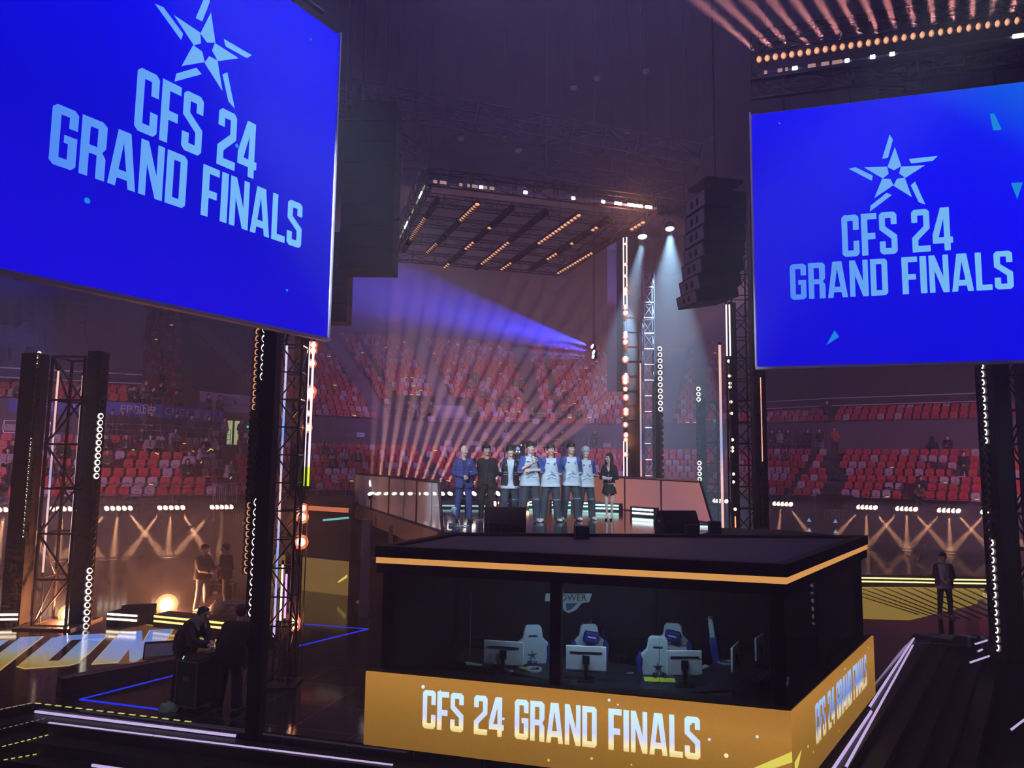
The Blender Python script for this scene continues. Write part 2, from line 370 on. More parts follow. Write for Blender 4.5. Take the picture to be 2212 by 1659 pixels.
# ================================================================== GIANT SCREENS
LETL = grad('screen_letters', [(0, lin(72, 130, 245)), (0.5, lin(112, 180, 248)), (1, lin(125, 200, 250))], 'X', 0.3, 4.6, 1.08)
def giant_screen(label, org, rz, smat, shards, x_extra=0.0):
    t = thing('giant_screen', label, 'screen', org, rz)
    Wd, Hd = 4.84, 4.94
    f = MB(); f.box((Wd/2, .11, Hd/2), (Wd+.06, .16, Hd+.06)); f.box((Wd/2, .0, -.045), (Wd+.08, .12, .05)); f.box((-.035, 0, Hd/2), (.03, .1, Hd+.1)); f.box((Wd+.035, 0, Hd/2), (.03, .1, Hd+.1))
    f.build('screen_frame', mat('screen_casing', (0.80, 0.72, 0.85), 0.6), t)
    b = MB()
    for i in range(4):
        b.box((Wd*(i+.5)/4, .35, Hd+.45), (.06, .06, .9)); b.box((Wd*(i+.5)/4, .3, Hd/2), (.05, .2, Hd))
    b.tube((0, .35, Hd+.9), (Wd, .35, Hd+.9), .05); b.tube((0, .35, Hd+.5), (Wd, .35, Hd+.5), .04)
    b.build('hanging_frame', DKTRUSS, t)
    d = MB(); d.box((Wd/2, .0, Hd/2), (Wd, .05, Hd), mi=0)
    d.mi = 1; y = -.032
    text(d, 'GRAND FINALS', Wd-4.23, 1.23, 3.62, .68, y, mi=1)
    text(d, 'CFS 24', Wd-3.31, 1.985, 1.81, .79, y, mi=1)
    star(d, Wd-2.40, 3.46, .53, y, mi=1)
    for pl in shards: d.prism(pl, .004, Matrix.Translation((0, y, 0)), 2)
    o = d.build('display', [smat, LETL, glow('shard_cyan', lin(15, 150, 235), 0.9)], t)
    return t
SCL = grad('screen_blue_left', [(0, lin(22, 8, 214)), (0.35, lin(5, 2, 200)), (0.75, lin(0, 0, 236)), (1, lin(0, 0, 250))], 'Z', 0, 4.94, 1.13, ('X', 0, 4.84, .15), sample=True)
SCR = grad('screen_blue_right', [(0, lin(5, 0, 208)), (0.45, lin(0, 0, 226)), (0.66, lin(0, 0, 246)), (0.82, lin(0, 22, 244)), (0.93, lin(0, 82, 232)), (1, lin(0, 100, 232))], 'Z', 0, 4.94, 1.13, ('X', 0, 4.84, .42), sample=True)
DL, DR = 11.3, 13.8
pl = at(703, 727, DL); pr = at(1637, 791, DR)
dirL = Vector((0.503, 0.864)); dirR = Vector((0.955, -0.297))
circ = lambda x, z, r: [(x+r*math.cos(k*PI/4), z+r*math.sin(k*PI/4)) for k in range(8)]
giant_screen('huge blue screen at left reading CFS 24 GRAND FINALS, seen steeply from the side', (pl.x-dirL.x*4.84, pl.y-dirL.y*4.84, pl.z), math.atan2(dirL.y, dirL.x), SCL,
             [circ(3.0, 2.35, .03), circ(1.05, .95, .035), circ(4.0, .55, .02), [(.6, 4.75), (.68, 4.9), (.55, 4.93)], circ(4.25, 4.55, .02)])
giant_screen('huge blue screen at right reading CFS 24 GRAND FINALS, seen nearly front on', (pr.x, pr.y, pr.z), math.atan2(dirR.y, dirR.x), SCR,
             [[(4.02, 4.42), (4.09, 4.42), (4.19, 4.10), (4.06, 4.11)], [(4.28, 3.12), (4.46, 3.11), (4.36, 2.82)], circ(4.45, .72, .03), circ(.5, 4.7, .02), [(1.2, .35), (1.35, .62), (1.42, .5)]])

# ================================================================== PLAYER BOOTH
ROOFM = mat('booth_roof', (0.060, 0.060, 0.085), 0.75, nscale=2)
STRIPE = glow('amber_strip', lin(238, 168, 92), 0.85, sample=True)
STRIPE2 = glow('salmon_strip', lin(222, 150, 112), 0.8)
GOLD = grad('gold_picture', [(0, lin(140, 98, 38)), (0.35, lin(156, 112, 44)), (0.75, lin(188, 132, 58)), (1, lin(176, 122, 52))], 'Z', 0.0, 1.08, 0.95, ('X', 0, 6, .25), sample=True, grain=0.22)
GTXT = grad('white_gold_letters', [(0, lin(215, 180, 90)), (0.22, lin(250, 236, 180)), (0.42, lin(205, 215, 255)), (1, lin(205, 240, 255))], 'Z', 0.30, 0.86, 1.15)
GTXT2 = grad('white_gold_letters_side', [(0, lin(215, 180, 90)), (0.3, lin(235, 225, 200)), (0.5, lin(110, 150, 240)), (1, lin(170, 205, 255))], 'Z', 0.30, 0.86, 1.0)
YEL = glow('yellow_shard', lin(240, 224, 96), 0.95)
CLEAR = glassmat('booth_glass', (0.05, 0.055, 0.08), 0.14, 0.03)
bA, bB, bC, bD = onz(792, 1448, 1.08).xy, onz(1708, 1535, 1.08).xy, onz(1883, 1372, 1.08).xy, onz(975, 1150, 2.95).xy
ctr = (bA+bB+bC+bD)/4
booth = thing('player_booth', 'black glass-walled player booth with amber roof strip and gold CFS 24 GRAND FINALS panels', 'booth', (bA.x, bA.y, 0), math.atan2((bB-bA).y, (bB-bA).x))
IM = Matrix.Translation(booth.location) @ Matrix.Rotation(booth.rotation_euler.z, 4, 'Z'); INV = IM.inverted()
def loc2(p): q = INV @ Vector((p[0], p[1], 0)); return Vector((q.x, q.y))
a_, b_, c_, d_ = [loc2(p) for p in (bA, bB, bC, bD)]
def inset(pts, o):
    n = len(pts); out = []
    for i in range(n):
        p, q, r = pts[i-1], pts[i], pts[(i+1) % n]
        u = (q-p).normalized(); w = (r-q).normalized(); nu = Vector((-u.y, u.x)); nw = Vector((-w.y, w.x))
        out.append(cross2(q+nu*o, u, q+nw*o, w))
    return out
Q = [a_, b_, c_, d_]; Q[0] = a_+Vector((.08, 0))
def ringwall(mb, pts, th, z0, z1, sides=(0, 1, 2, 3), mi=0):
    ins = inset(pts, th)
    for i in sides:
        j = (i+1) % 4; mb.slab([tuple(pts[i]), tuple(pts[j]), tuple(ins[j]), tuple(ins[i])], z0, z1, mi)
m = MB(); m.slab([tuple(p) for p in inset(Q, .10)], 2.80, 2.90); m.build('roof', ROOFM, booth)
m = MB(); ringwall(m, Q, .16, 2.78, 2.95); ringwall(m, inset(Q, .02), .14, 2.54, 2.69); m.build('fascia', BLACKM, booth)
m = MB(); ringwall(m, inset(Q, .012), .10, 2.69, 2.78, mi=0)
sp = inset(Q, .012); m.build('light_strip', STRIPE, booth)
lw = (b_-a_).length; ls = (c_-b_).length
m = MB(); m.slab([tuple(p) for p in inset(Q, .05)], 0.0, .30); m.build('plinth', BLACKM, booth)
m = MB(); ringwall(m, inset([a_, b_, c_, d_], .03), .20, 0.02, 1.06); m.build('base_wall', BLACKM, booth)
m = MB(); ringwall(m, [a_, b_, c_, d_], .32, 1.075, 1.10, sides=(0, 1)); m.build('sill', BLACK, booth)
# front LED panel
m = MB(); m.box((lw/2, -.0, .54), (lw, .06, 1.06), mi=0)
text(m, 'CFS 24 GRAND FINALS', lw*.1555, .345, lw*.655, .545, -.036, .004, 1, gap=.05)
def pol(pts): return [(x*lw, z) for x, z in pts]
m.prism(pol([(.905, .27), (.915, .22), (1.0, .45), (1.0, .58)]), .004, Matrix.Translation((0, -.036, 0)), 2)
for fx, fz, r in [(.155, .93, .028), (.20, .90, .01), (.61, 1.0, .02), (.83, .62, .02), (.865, .44, .03), (.79, .8, .018), (.36, .60, .02), (.63, .95, .012), (.57, .2, .02), (.93, .72, .02), (.66, .18, .014), (.47, .11, .02)]:
    m.prism(circ(fx*lw, fz, r), .004, Matrix.Translation((0, -.036, 0)), 1)
m.build('front_led_panel', [GOLD, GTXT, YEL], booth)
# side LED panel, in its own axes
ang = math.atan2((c_-b_).y, (c_-b_).x)
m = MB(); m.box((ls/2, 0, .54), (ls, .06, 1.06), mi=0)
text(m, 'CFS 24 GRAND FINALS', ls*.20, .345, ls*.66, .545, -.036, .004, 1, gap=.05)
m.prism([(0, .30), (0, .44), (ls*.06, .50), (ls*.03, .36)], .004, Matrix.Translation((0, -.036, 0)), 2)
for fx, fz, r in [(.12, .45, .02), (.55, .98, .02), (.9, .95, .02), (.17, .3, .015), (.45, .16, .015)]: m.prism(circ(fx*ls, fz, r), .004, Matrix.Translation((0, -.036, 0)), 1)
o = m.build('side_led_panel', [GOLD, GTXT2, YEL], booth); o.location = (b_.x, b_.y, 0); o.rotation_euler = (0, 0, ang)
# posts, mullions, panes
Gp = inset(Q, .16)
def post(p, w=.14, z0=1.08, z1=2.56, name='post'):
    MB().box((p[0], p[1], (z0+z1)/2), (w, w, z1-z0)).build(name, BLACKM, booth)
for p in Gp: post(p)
fr = lambda A, B, t: A+(B-A)*t
post(fr(Gp[0], Gp[1], .465), .16)
post(fr(Gp[0], Gp[1], .985), .05); post(fr(Gp[1], Gp[2], .45), .10)
def pane(A, B, t0, t1):
    p, q = fr(A, B, t0), fr(A, B, t1); n = Vector((-(B-A).y, (B-A).x)).normalized()*.012
    MB().slab([tuple(p), tuple(q), tuple(q+n), tuple(p+n)], 1.10, 2.55).build('glass_pane', CLEAR, booth)
for t0, t1 in ((.01, .235), (.2365, .45), (.48, .722), (.7235, .985)): pane(Gp[0], Gp[1], t0, t1)
for t0, t1 in ((.02, .43), (.47, .98)): pane(Gp[1], Gp[2], t0, t1)
m = MB(); ringwall(m, inset(Q, .10), .08, 1.06, 2.56, sides=(2, 3)); m.build('back_wall', mat('booth_lining', (0.022, 0.022, 0.034), 0.9), booth)
# pane joints that catch the light
m = MB()
for t in (.2358, .7228):
    p = fr(Gp[0], Gp[1], t)
    m.box((p.x, p.y-.008, 1.75), (.006, .006, 1.1))
m.build('pane_joint', mat('bright_joint', (0.6, 0.6, 0.66), 0.3, 0.5), booth)
# strip return on the right flank is paler
# unseen area light added under the booth roof, brightens the chairs in a cold tone
pc = IM @ Vector(((Gp[0].x+Gp[1].x)*.58, .34, 2.46)); area(pc, (pc.x+.3, pc.y+1.5, .7), (0.50, 0.74, 1.0), 28, 2.6, .2, 'booth_interior_fill')

# sign on the rear wall
def btext(name, body, size, mt, parent=None, ext=0.003):
    c = bpy.data.curves.new('txt', 'FONT'); c.body = body; c.size = size; c.extrude = ext; c.align_x = 'CENTER'; c.align_y = 'CENTER'
    o = bpy.data.objects.new('txt', c); COL.objects.link(o)
    dg = bpy.context.evaluated_depsgraph_get(); dg.update(); me = bpy.data.meshes.new_from_object(o.evaluated_get(dg)); bpy.data.objects.remove(o)
    me.transform(Matrix.Rotation(PI/2, 4, 'X')); me.materials.clear(); me.materials.append(mt)
    o = bpy.data.objects.new(name, me); COL.objects.link(o); o.parent = parent; return o
PAPER = mat('white_plastic', (0.80, 0.86, 0.92), 0.5); BLUEP = mat('deep_blue_fabric', (0.03, 0.035, 0.30), 0.7)
Wall1 = inset(Q, .2)
q1, q2 = Wall1[3], Wall1[2]
wl = fr(q1, q2, .275); wd = (q2-q1).normalized()
wpos = IM @ Vector((wl.x, wl.y, 1.74)); 
t = thing('logo_sign', 'white and blue power logo sign on the dark rear wall inside the booth', 'sign', wpos, booth.rotation_euler.z+math.atan2(wd.y, wd.x)); t.scale = (.84, 1, .84)
MB().prism([(-.52, .0), (-.5, .16), (.52, .16), (.46, -.02), (.3, -.04), (.16, -.2), (0, -.26), (-.1, -.2), (-.2, -.02)], .03).build('backing', PAPER, t)
MB().prism([(-.06, -.05), (.2, -.04), (.06, -.17), (-.04, -.2)], .02, Matrix.Translation((0, -.02, 0))).build('swoosh', mat('logo_blue', (0.03, 0.18, 0.5), 0.5), t)
o = btext('lettering', 'EPOWER', .2, mat('logo_dark', (0.03, 0.06, 0.1), 0.6), t); o.location = (0, -.01, .07)

# ---- furniture of the booth
def bp(px, py, z): return onz(px, py, z)
deskp = [onz(p[0], p[1], 1.05).xy for p in ((985, 1428), (1215, 1475), (1450, 1497), (1578, 1490), (1676, 1425), (1640, 1395), (1560, 1425), (1500, 1450), (1400, 1440), (1230, 1420), (1010, 1398))]
t = thing('booth_desk', 'long dark desk bending along the booth glass under the monitors', 'desk', (deskp[4].x, deskp[4].y, .30))
lp = [tuple(p-deskp[4]) for p in deskp]
MB().slab(lp, .71, .75).build('desktop', mat('desk_top', (0.03, 0.033, 0.045), 0.3), t)
m = MB()
for A, B in ((lp[2], lp[3]), (lp[3], lp[4])):
    A, B = Vector(A), Vector(B); n = Vector((-(B-A).y, (B-A).x)).normalized()*.03; m.slab([tuple(A-n*.2), tuple(B-n*.2), tuple(B+n), tuple(A+n)], .60, .712)
m.build('edge_panel', mat('desk_edge', (0.75, 0.66, 0.80), 0.6), t)
for i in (0, 2, 3, 5, 8): MB().box((lp[i][0]*.96+.02*0, lp[i][1]*.96, .355), (.06, .06, .71)).build('leg', BLACK, t)

CH_W = mat('pale_leather', (0.50, 0.60, 0.68), 0.45)
CH_B = BLUEP
CH_T = mat('chair_print', (0.02, 0.03, 0.08), 0.6)
def back_outline(k=1.0):
    return [(-.15, 0), (.15, 0), (.22, .12), (.24, .34), (.285, .50), (.25, .58), (.165, .66), (.145, .80), (.11, .845), (-.11, .845), (-.145, .80), (-.165, .66), (-.25, .58), (-.285, .50), (-.24, .34), (-.22, .12)]
def gaming_chair(label, p, rz, pillow=False, prints=True, dark=False):
    t = thing('gaming_chair', label, 'chair', (p[0], p[1], .30), rz, 'gaming chairs in the booth')
    wm = mat('dark_leather', (0.03, 0.035, 0.09), 0.5) if dark else CH_W
    R = Matrix.Translation((0, .20, .46)) @ Matrix.Rotation(math.radians(-8), 4, 'X')
    m = MB(); m.prism(back_outline(), .09, R, 0)
    o = m.build('backrest', wm, t, bevel=.02)
    m = MB()
    for s in (-1, 1):
        m.prism([(s*.20, .10), (s*.295, .14), (s*.31, .36), (s*.335, .50), (s*.27, .60), (s*.22, .52), (s*.24, .35)], .13, R @ Matrix.Translation((0, -.03, 0)), 0)
    m.build('side_wing', CH_B, t, bevel=.02)
    MB().box((0, -.05, .43), (.50, .50, .11)).build('seat', wm, t, bevel=.03)
    for s in (-1, 1):
        m = MB(); m.box((s*.32, -.02, .66), (.09, .28, .035)); m.box((s*.32, 0, .53), (.04, .06, .25)); m.box((s*.27, 0, .41), (.14, .06, .03)); m.build('armrest', BLACK, t)
    m = MB(); m.tube((0, 0, .10), (0, 0, .38), .03)
    for k in range(5):
        a = 2*PI*k/5; e = (.32*math.cos(a), .32*math.sin(a)); m.tube((0, 0, .12), (*e, .085), .025, r1=.018); m.ball((*e, .035), .035, 8)
    m.build('wheeled_base', BLACK, t)
    if prints:
        m = MB(); RM = R @ Matrix.Translation((0, .115, 0)) @ Matrix.Rotation(PI, 4, 'Z') @ Matrix.Translation((0, .02, 0))
        star(m, 0, .40, .055, 0, .006, M=RM); text(m, 'CFS 24', -.08, .255, .16, .06, 0, .006, M=RM); text(m, 'GRAND FINALS', -.125, .18, .25, .06, 0, .006, M=RM)
        m.box((0, 0, 0), (.001, .001, .001)); RB = RM @ Matrix.Translation((0, .003, .70))
        m.add([RB @ Vector(q) for q in ((-.07, -.004, -.012), (.07, -.004, -.012), (.07, -.004, .012), (-.07, -.004, .012))], [(0, 1, 2, 3)])
        m.build('printed_mark', CH_T, t)
    if pillow: 
        o = MB().box((0, .11, .46+.66), (.26, .11, .20), Matrix.Rotation(math.radians(10), 3, 'Y')).build('neck_pillow', CH_B, t, bevel=.04)
        MB().box((0, .05, 1.13), (.14, .006, .02), Matrix.Rotation(math.radians(10), 3, 'Y')).build('pillow_print', PAPER, o)
    return t
def chair_at(px, pytop, Y, rz, zs=1.0, **k):
    p = at(px, pytop, Y); t = gaming_chair(k.pop('label'), (p.x, p.y), rz, **k); t.scale = (1, 1, zs); return t
chair_at(1143, 1352, 12.6, math.radians(188), zs=1.05, label='white gaming chair seen from behind beside the leftmost monitor on the booth desk')
chair_at(1280, 1357, 12.55, zs=.97, rz=math.radians(4), pillow=True, prints=False, label='white gaming chair with blue neck pillow facing out behind the second monitor from the left')
chair_at(1322, 1362, 13.0, rz=math.radians(60), prints=False, dark=True, label='dark gaming chair turned sideways in the shadow at the back of the booth')
chair_at(1418, 1377, 12.05, math.radians(172), zs=1.03, label='white gaming chair turned backwards reading CFS 24 behind the yellow-green sheet')
chair_at(1452, 1352, 12.7, zs=.97, rz=math.radians(-14), pillow=True, prints=False, label='white gaming chair tilted away with blue neck pillow behind the third monitor from the left')
chair_at(1583, 1324, 12.7, math.radians(72), zs=1.09, prints=False, label='white gaming chair seen from its side near the right end of the booth desk')
def monitor(px, py, Y, rz, label, w=.60):
    p = at(px, py, Y); z = 1.05
    t = thing('monitor', label, 'monitor', (p.x, p.y, z), rz, 'monitors on the booth desk')
    m = MB(); m.box((0, 0, .32), (w, .03, .35)); m.build('panel', PAPER, t, bevel=.008)
    MB().box((0, .022, .32), (w-.03, .006, .32)).build('bezel', BLACK, t)
    m = MB(); m.box((0, -.02, .41), (w*.8, .012, .008)); m.box((0, -.03, .30), (.10, .03, .12)); m.build('rear_mount', BLACK, t)
    m = MB(); m.box((0, -.05, .15), (.05, .03, .26)); m.box((0, -.02, .01), (.26, .20, .018)); m.build('stand', BLACK, t)
    return t
monitor(1088, 1408, 11.65, math.radians(-12), 'pale monitor seen from behind at the left end of the booth desk', .62)
monitor(1266, 1420, 11.4, math.radians(-8), 'pale monitor seen from behind just right of the booth post', .60)
monitor(1478, 1425, 11.2, math.radians(2), 'pale monitor seen from behind right of the chair reading CFS 24', .52)
monitor(1588, 1400, 11.6, math.radians(62), 'pale monitor seen edge on near the corner of the booth desk', .5)
monitor(1640, 1372, 12.2, math.radians(55), 'pale monitor at the far right end of the booth desk', .42)
def small(name, label, cat, px, py, z, fn, mt, group=None, rz=0.0, smooth=False):
    p = onz(px, py, z); m = MB(); fn(m); o = m.build(name, mt, None, smooth=smooth, loc=(p.x, p.y, z)); o.rotation_euler = (0, 0, rz); return tag(o, label, cat, group)
GREY2 = mat('pale_grey', (0.42, 0.48, 0.54), 0.5)
small('mouse_mat', 'yellow-green sheet lying on the booth desk', 'mat', 1425, 1469, 1.05, lambda m: m.box((0, 0, .004), (.46, .22, .006)), mat('lime', (0.60, 0.72, 0.05), 0.7), rz=-.1)
small('headset', 'black headset lying on the yellow-green sheet', 'headset', 1425, 1463, 1.057, lambda m: (m.lathe([(.07, .03), (.085, .04), (.07, .05)], (0, 0, 0), Matrix.Rotation(1.2, 3, 'X'), 14), m.ball((-.075, 0, .035), (.03, .04, .035)), m.ball((.075, 0, .035), (.03, .04, .035))), BLACK)
small('paper_sheet', 'crumpled pale sheet at the left end of the booth desk', 'paper', 1024, 1436, 1.05, lambda m: m.box((0, 0, .012), (.26, .12, .012), Matrix.Rotation(.12, 3, 'Y')), GREY2, rz=.1)
small('paper_sheet', 'pale sheet with blue edge lying right of the third monitor', 'paper', 1513, 1446, 1.05, lambda m: m.box((0, 0, .02), (.26, .12, .01), Matrix.Rotation(-.25, 3, 'Y')), GREY2, rz=.3)
small('computer_mouse', 'small white mouse in front of the second monitor from the left', 'mouse', 1276, 1464, 1.05, lambda m: m.ball((0, 0, .012), (.06, .035, .028)), GREY2, smooth=True)
small('computer_mouse', 'small dark mouse between the yellow-green sheet and the post', 'mouse', 1362, 1456, 1.05, lambda m: m.ball((0, 0, .012), (.07, .03, .02)), mat('mid_grey', (.12, .13, .16), .5), smooth=True)
small('computer_mouse', 'white mouse below the first monitor from the left', 'mouse', 1103, 1452, 1.05, lambda m: m.ball((0, 0, .012), (.045, .03, .02)), GREY2, smooth=True)
def kb(m): m.box((0, 0, .012), (.38, .14, .02)); [m.box((-.16+.035*i, -.04+.035*j, .026), (.028, .028, .008)) for i in range(10) for j in range(3)]
small('keyboard', 'dark keyboard lying under the second monitor from the left', 'keyboard', 1268, 1450, 1.05, kb, BLACK, rz=-.1)
small('keyboard', 'dark keyboard lying under the third monitor from the left', 'keyboard', 1468, 1456, 1.05, kb, BLACK)
small('keyboard', 'dark keyboard lying under the first monitor from the left', 'keyboard', 1090, 1440, 1.05, kb, BLACK, rz=-.15)
small('snack_bag', 'yellow snack bag on the desk between chair and monitor', 'bag', 1129, 1448, 1.05, lambda m: m.ball((0, 0, .025), (.09, .05, .03)), mat('snack_yellow', (.35, .28, .05), .4), rz=-.5)
small('cable_coil', 'pale headset ring on the desk below the backwards chair at left', 'headset', 1152, 1448, 1.05, lambda m: m.lathe([(.10, .0), (.13, .0), (.13, .03), (.10, .03), (.10, .0)], n=18), GREY2)
small('cable_coil', 'white coiled headset under the edge-on monitor', 'headset', 1567, 1432, 1.05, lambda m: m.lathe([(.10, .0), (.13, .0), (.13, .03), (.10, .03), (.10, .0)], n=18), GREY2)
# ================================================================== CENTRE DECK
DZ = 2.85
DECKM = mat('gloss_black_deck', (0.014, 0.014, 0.020), 0.10, noise=.3)
CARPET = mat('deck_carpet', (0.03, 0.03, 0.045), 0.9)
dk = [onz(x, y, DZ).xy for x, y in ((962, 1150), (1100, 1161), (1210, 1167), (1330, 1168), (1420, 1170), (1478, 1162), (1530, 1152), (1562, 1140))]
bk = [at(1500, 1100, 23.5).xy, at(1390, 1100, 27.5).xy, at(1200, 1100, 28.5).xy, at(1000, 1100, 28.0).xy, at(800, 1100, 26.0).xy, onz(762, 1088, DZ).xy]
deckpoly = [tuple(p) for p in dk]+[tuple(p) for p in bk]
m = MB(); m.slab(deckpoly, DZ-.22, DZ); struct(m.build('floor_deck', DECKM))
# carpeted strip between booth roof and glossy deck
cp = [onz(975, 1151, DZ).xy]+[p for p in dk[1:]]+[onz(1700, 1150, DZ).xy, (IM @ Vector((c_.x, c_.y+.02, 0))).xy, (IM @ Vector((d_.x, d_.y+.02, 0))).xy]
m = MB(); 
# side faces under the deck (black skirt behind, open on the left)
sk = [Vector(bk[0]), Vector(bk[1]), Vector(bk[2]), Vector(bk[3]), Vector(bk[4])]
for A, B in zip(sk[:-1], sk[1:]):
    n = Vector((-(B-A).y, (B-A).x)).normalized()*.06; m.slab([tuple(A+n), tuple(B+n), tuple(B+n*2), tuple(A+n*2)], 0, DZ-.22)
struct(m.build('wall_deck_skirt', BLACKM))
# carpet bridge joining booth roof and deck on the right
m = MB(); rp = [Vector(dk[5]), Vector(dk[6]), Vector(dk[7]), onz(1600, 1141, DZ).xy, onz(1866, 1161, DZ).xy, onz(1500, 1172, DZ).xy]
m.slab([tuple(p) for p in (onz(1000, 1153, DZ-.01).xy, onz(1300, 1150, DZ).xy, onz(1560, 1139, DZ).xy, onz(1690, 1143, DZ).xy, onz(1864, 1160, DZ).xy, (IM @ Vector((c_.x-.2, c_.y-.2, 0))).xy, (IM @ Vector((d_.x+.2, d_.y-.15, 0))).xy)], DZ-.30, DZ-.012)
struct(m.build('floor_deck_carpet', CARPET))
# supports of the deck at the left
COLM = mat('pale_column', (0.16, 0.17, 0.20), 0.35)
for (x, Y, w), lb in zip(((791, 21.0, .26), (843, 19.0, .10), (870, 22.5, .30)), ('pale square column under the left corner of the deck', 'thin post under the sloping deck edge', 'salmon-coloured column under the deck behind the thin post')):
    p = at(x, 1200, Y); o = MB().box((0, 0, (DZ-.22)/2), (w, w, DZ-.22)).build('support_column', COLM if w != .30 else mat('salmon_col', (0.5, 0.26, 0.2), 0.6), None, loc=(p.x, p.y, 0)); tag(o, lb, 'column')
FRAME = mat('barrier_frame', (0.07, 0.05, 0.07), 0.4, 0.3)
def barrier(label, P, ztop, posts, slants, gm, mid=None, lit=False):
    """upright panelled barrier along plan points P (deck level at DZ)"""
    A, B = Vector(P[0]), Vector(P[1]); L = (B-A).length; rz = math.atan2((B-A).y, (B-A).x)
    t = thing('panel_barrier', label, 'barrier', (A.x, A.y, DZ), rz); h = ztop-DZ; s0, s1 = slants
    def zt(x): return h
    outer = [(0, 0), (L, 0), (L-s1, h), (s0, h)]
    m = MB()
    for (a, b), (c, d) in zip(outer, outer[1:]+outer[:1]): m.tube((a, 0, b), (c, 0, d), .035, 4)
    for q in posts: m.box((q*L, 0, h/2), (.06, .06, h))
    m.build('frame', FRAME, t)
    xs = [0]+[q*L for q in posts]+[L]
    for i in range(len(xs)-1):
        a, b = xs[i]+.03, xs[i+1]-.03
        poly = [(a, .03), (b, .03), (b-(s1 if i == len(xs)-2 else 0), h-.03), (a+(s0 if i == 0 else 0), h-.03)]
        MB().prism(poly, .02, Matrix.Translation((0, -.01, 0))).build('panel', gm, t)
    if mid:
        m = MB()
        for q in mid: m.box((q*L, 0, h/2), (.015, .03, h-.05))
        m.build('thin_joint', FRAME, t)
    return t
FROST = glassmat('frosted_glass', (0.66, 0.82, 0.98), 0.55, 0.25)
PINKP = grad('salmon_painted_light', [(0, lin(206, 132, 112)), (0.3, lin(190, 122, 122)), (0.6, lin(176, 116, 130)), (1, lin(196, 128, 120))], 'X', 0, 6.2, .80, ('Z', 0, 1, .15), sample=True)  # acrylic panels: orange haze light painted in as faint emission
BRNP = grad('amber_glow_panel', [(0, lin(120, 70, 60)), (.5, lin(190, 108, 76)), (1, lin(205, 110, 90))], 'X', 0, 4, .55)  # rear panels: amber glow put in by emission, no lamp behind
lb0, lb1 = onz(764, 1087, DZ).xy, onz(956, 1149, DZ).xy
barrier('barrier with three frosted glass panels along the left edge of the deck', (lb0, lb1), 3.84, (.52, .80), (.35, .35), FROST, mid=(.68, .92))
rb1 = onz(1539, 1131, DZ).xy; rb0 = at(1325, 1100, 24.0).xy
barrier('barrier with three acrylic panels, salmon light painted in, along the right edge of the deck', (rb0, rb1), 3.84, (.155, .56), (0, .55), PINKP)
barrier('barrier with faintly glowing amber panels across the rear of the deck behind the standing team', (at(1160, 1100, 26.5).xy, at(1322, 1100, 25.0).xy), 3.84, (.35, .7), (0, 0), BRNP)
# sloping beam below the left barrier
A, B = lb0, onz(912, 1135, DZ).xy
m = MB(); 
d0 = (Vector(lb1)-Vector(lb0)).normalized(); n0 = Vector((d0.y, -d0.x))*.10
m.slab([tuple(Vector(lb0)+n0*-1), tuple(Vector(lb1)+n0*-1), tuple(Vector(lb1)-n0*-1), tuple(Vector(lb0)-n0*-1)], DZ-.42, DZ-.01)
tag(m.build('edge_beam', mat('edge_beam', (0.10, 0.09, 0.12), 0.5)), 'long grey beam carrying the left barrier of the deck', 'beam')

# ================================================================== SPEAKERS AND SMALL STAGE GEAR
GRILLE = mat('speaker_grille', (0.02, 0.02, 0.026), 0.8, bump=.4, nscale=120)
def wedge(label, px, py, z, rz, w=.65, col=BLACKM, grille=GRILLE, s=1.0):
    p = onz(px, py, z); t = thing('wedge_monitor', label, 'speaker', (p.x, p.y, z), rz); t.scale = (s, s, s)
    pr = [(-.26, 0), (.24, 0), (.28, .10), (.10, .40), (-.10, .42), (-.28, .16)]
    MB().prism([(a, b) for a, b in pr], w, Matrix(((0, -1, 0, w/2), (1, 0, 0, 0), (0, 0, 1, 0), (0, 0, 0, 1)))).build('cabinet', col, t, bevel=.01)
    m = MB(); m.prism([(.245, .03), (.285, .10), (.11, .395), (.095, .385)], w-.08, Matrix(((0, -1, 0, (w-.08)/2), (1, 0, 0, .012), (0, 0, 1, .006), (0, 0, 0, 1)))); m.build('grille', grille, t)
    m = MB(); 
    for k in (-1, 1): m.box((k*(w/2+.004), -.02, .22), (.01, .12, .04))
    m.build('handle', GREYM, t); return t
def cube_speaker(label, px, py, z, rz, w=.24, h=.28):
    p = onz(px, py, z); t = thing('cube_speaker', label, 'speaker', (p.x, p.y, z), rz, 'small speakers along the deck edge')
    MB().box((0, 0, h/2), (w, w*.9, h)).build('cabinet', BLACKM, t, bevel=.01)
    m = MB(); m.box((w/2+.004, 0, h*.55), (.012, w*.6, h*.7)); m.build('side_plate', mat('plate_grey', (.35, .38, .45), .4), t)
    MB().box((0, -w*.45-.004, h/2), (w*.86, .012, h*.86)).build('grille', GRILLE, t); return t
wedge('large black wedge speaker in front of the vest player', 1091, 1151, DZ, 0, .66, s=1.25)
wedge('black wedge speaker at the right of the deck before the salmon panels', 1462, 1150, DZ, math.radians(10), .70, s=1.1)
cube_speaker('small black speaker at the front edge below the wedge of the vest player', 1068, 1161, DZ, .1)
cube_speaker('small black speaker at the middle of the deck front edge', 1256, 1170, DZ, .1)
cube_speaker('small black speaker before the right wedge', 1494, 1166, DZ, .05)
cube_speaker('small black speaker at the lower end of the right barrier', 1544, 1154, DZ, .1, .22, .26)
TEAL = glow('cold_tube', (0.55, 1.0, 0.92), 2.2); COLDW = glow('cold_white', (0.80, 0.98, 1.0), 5.0)
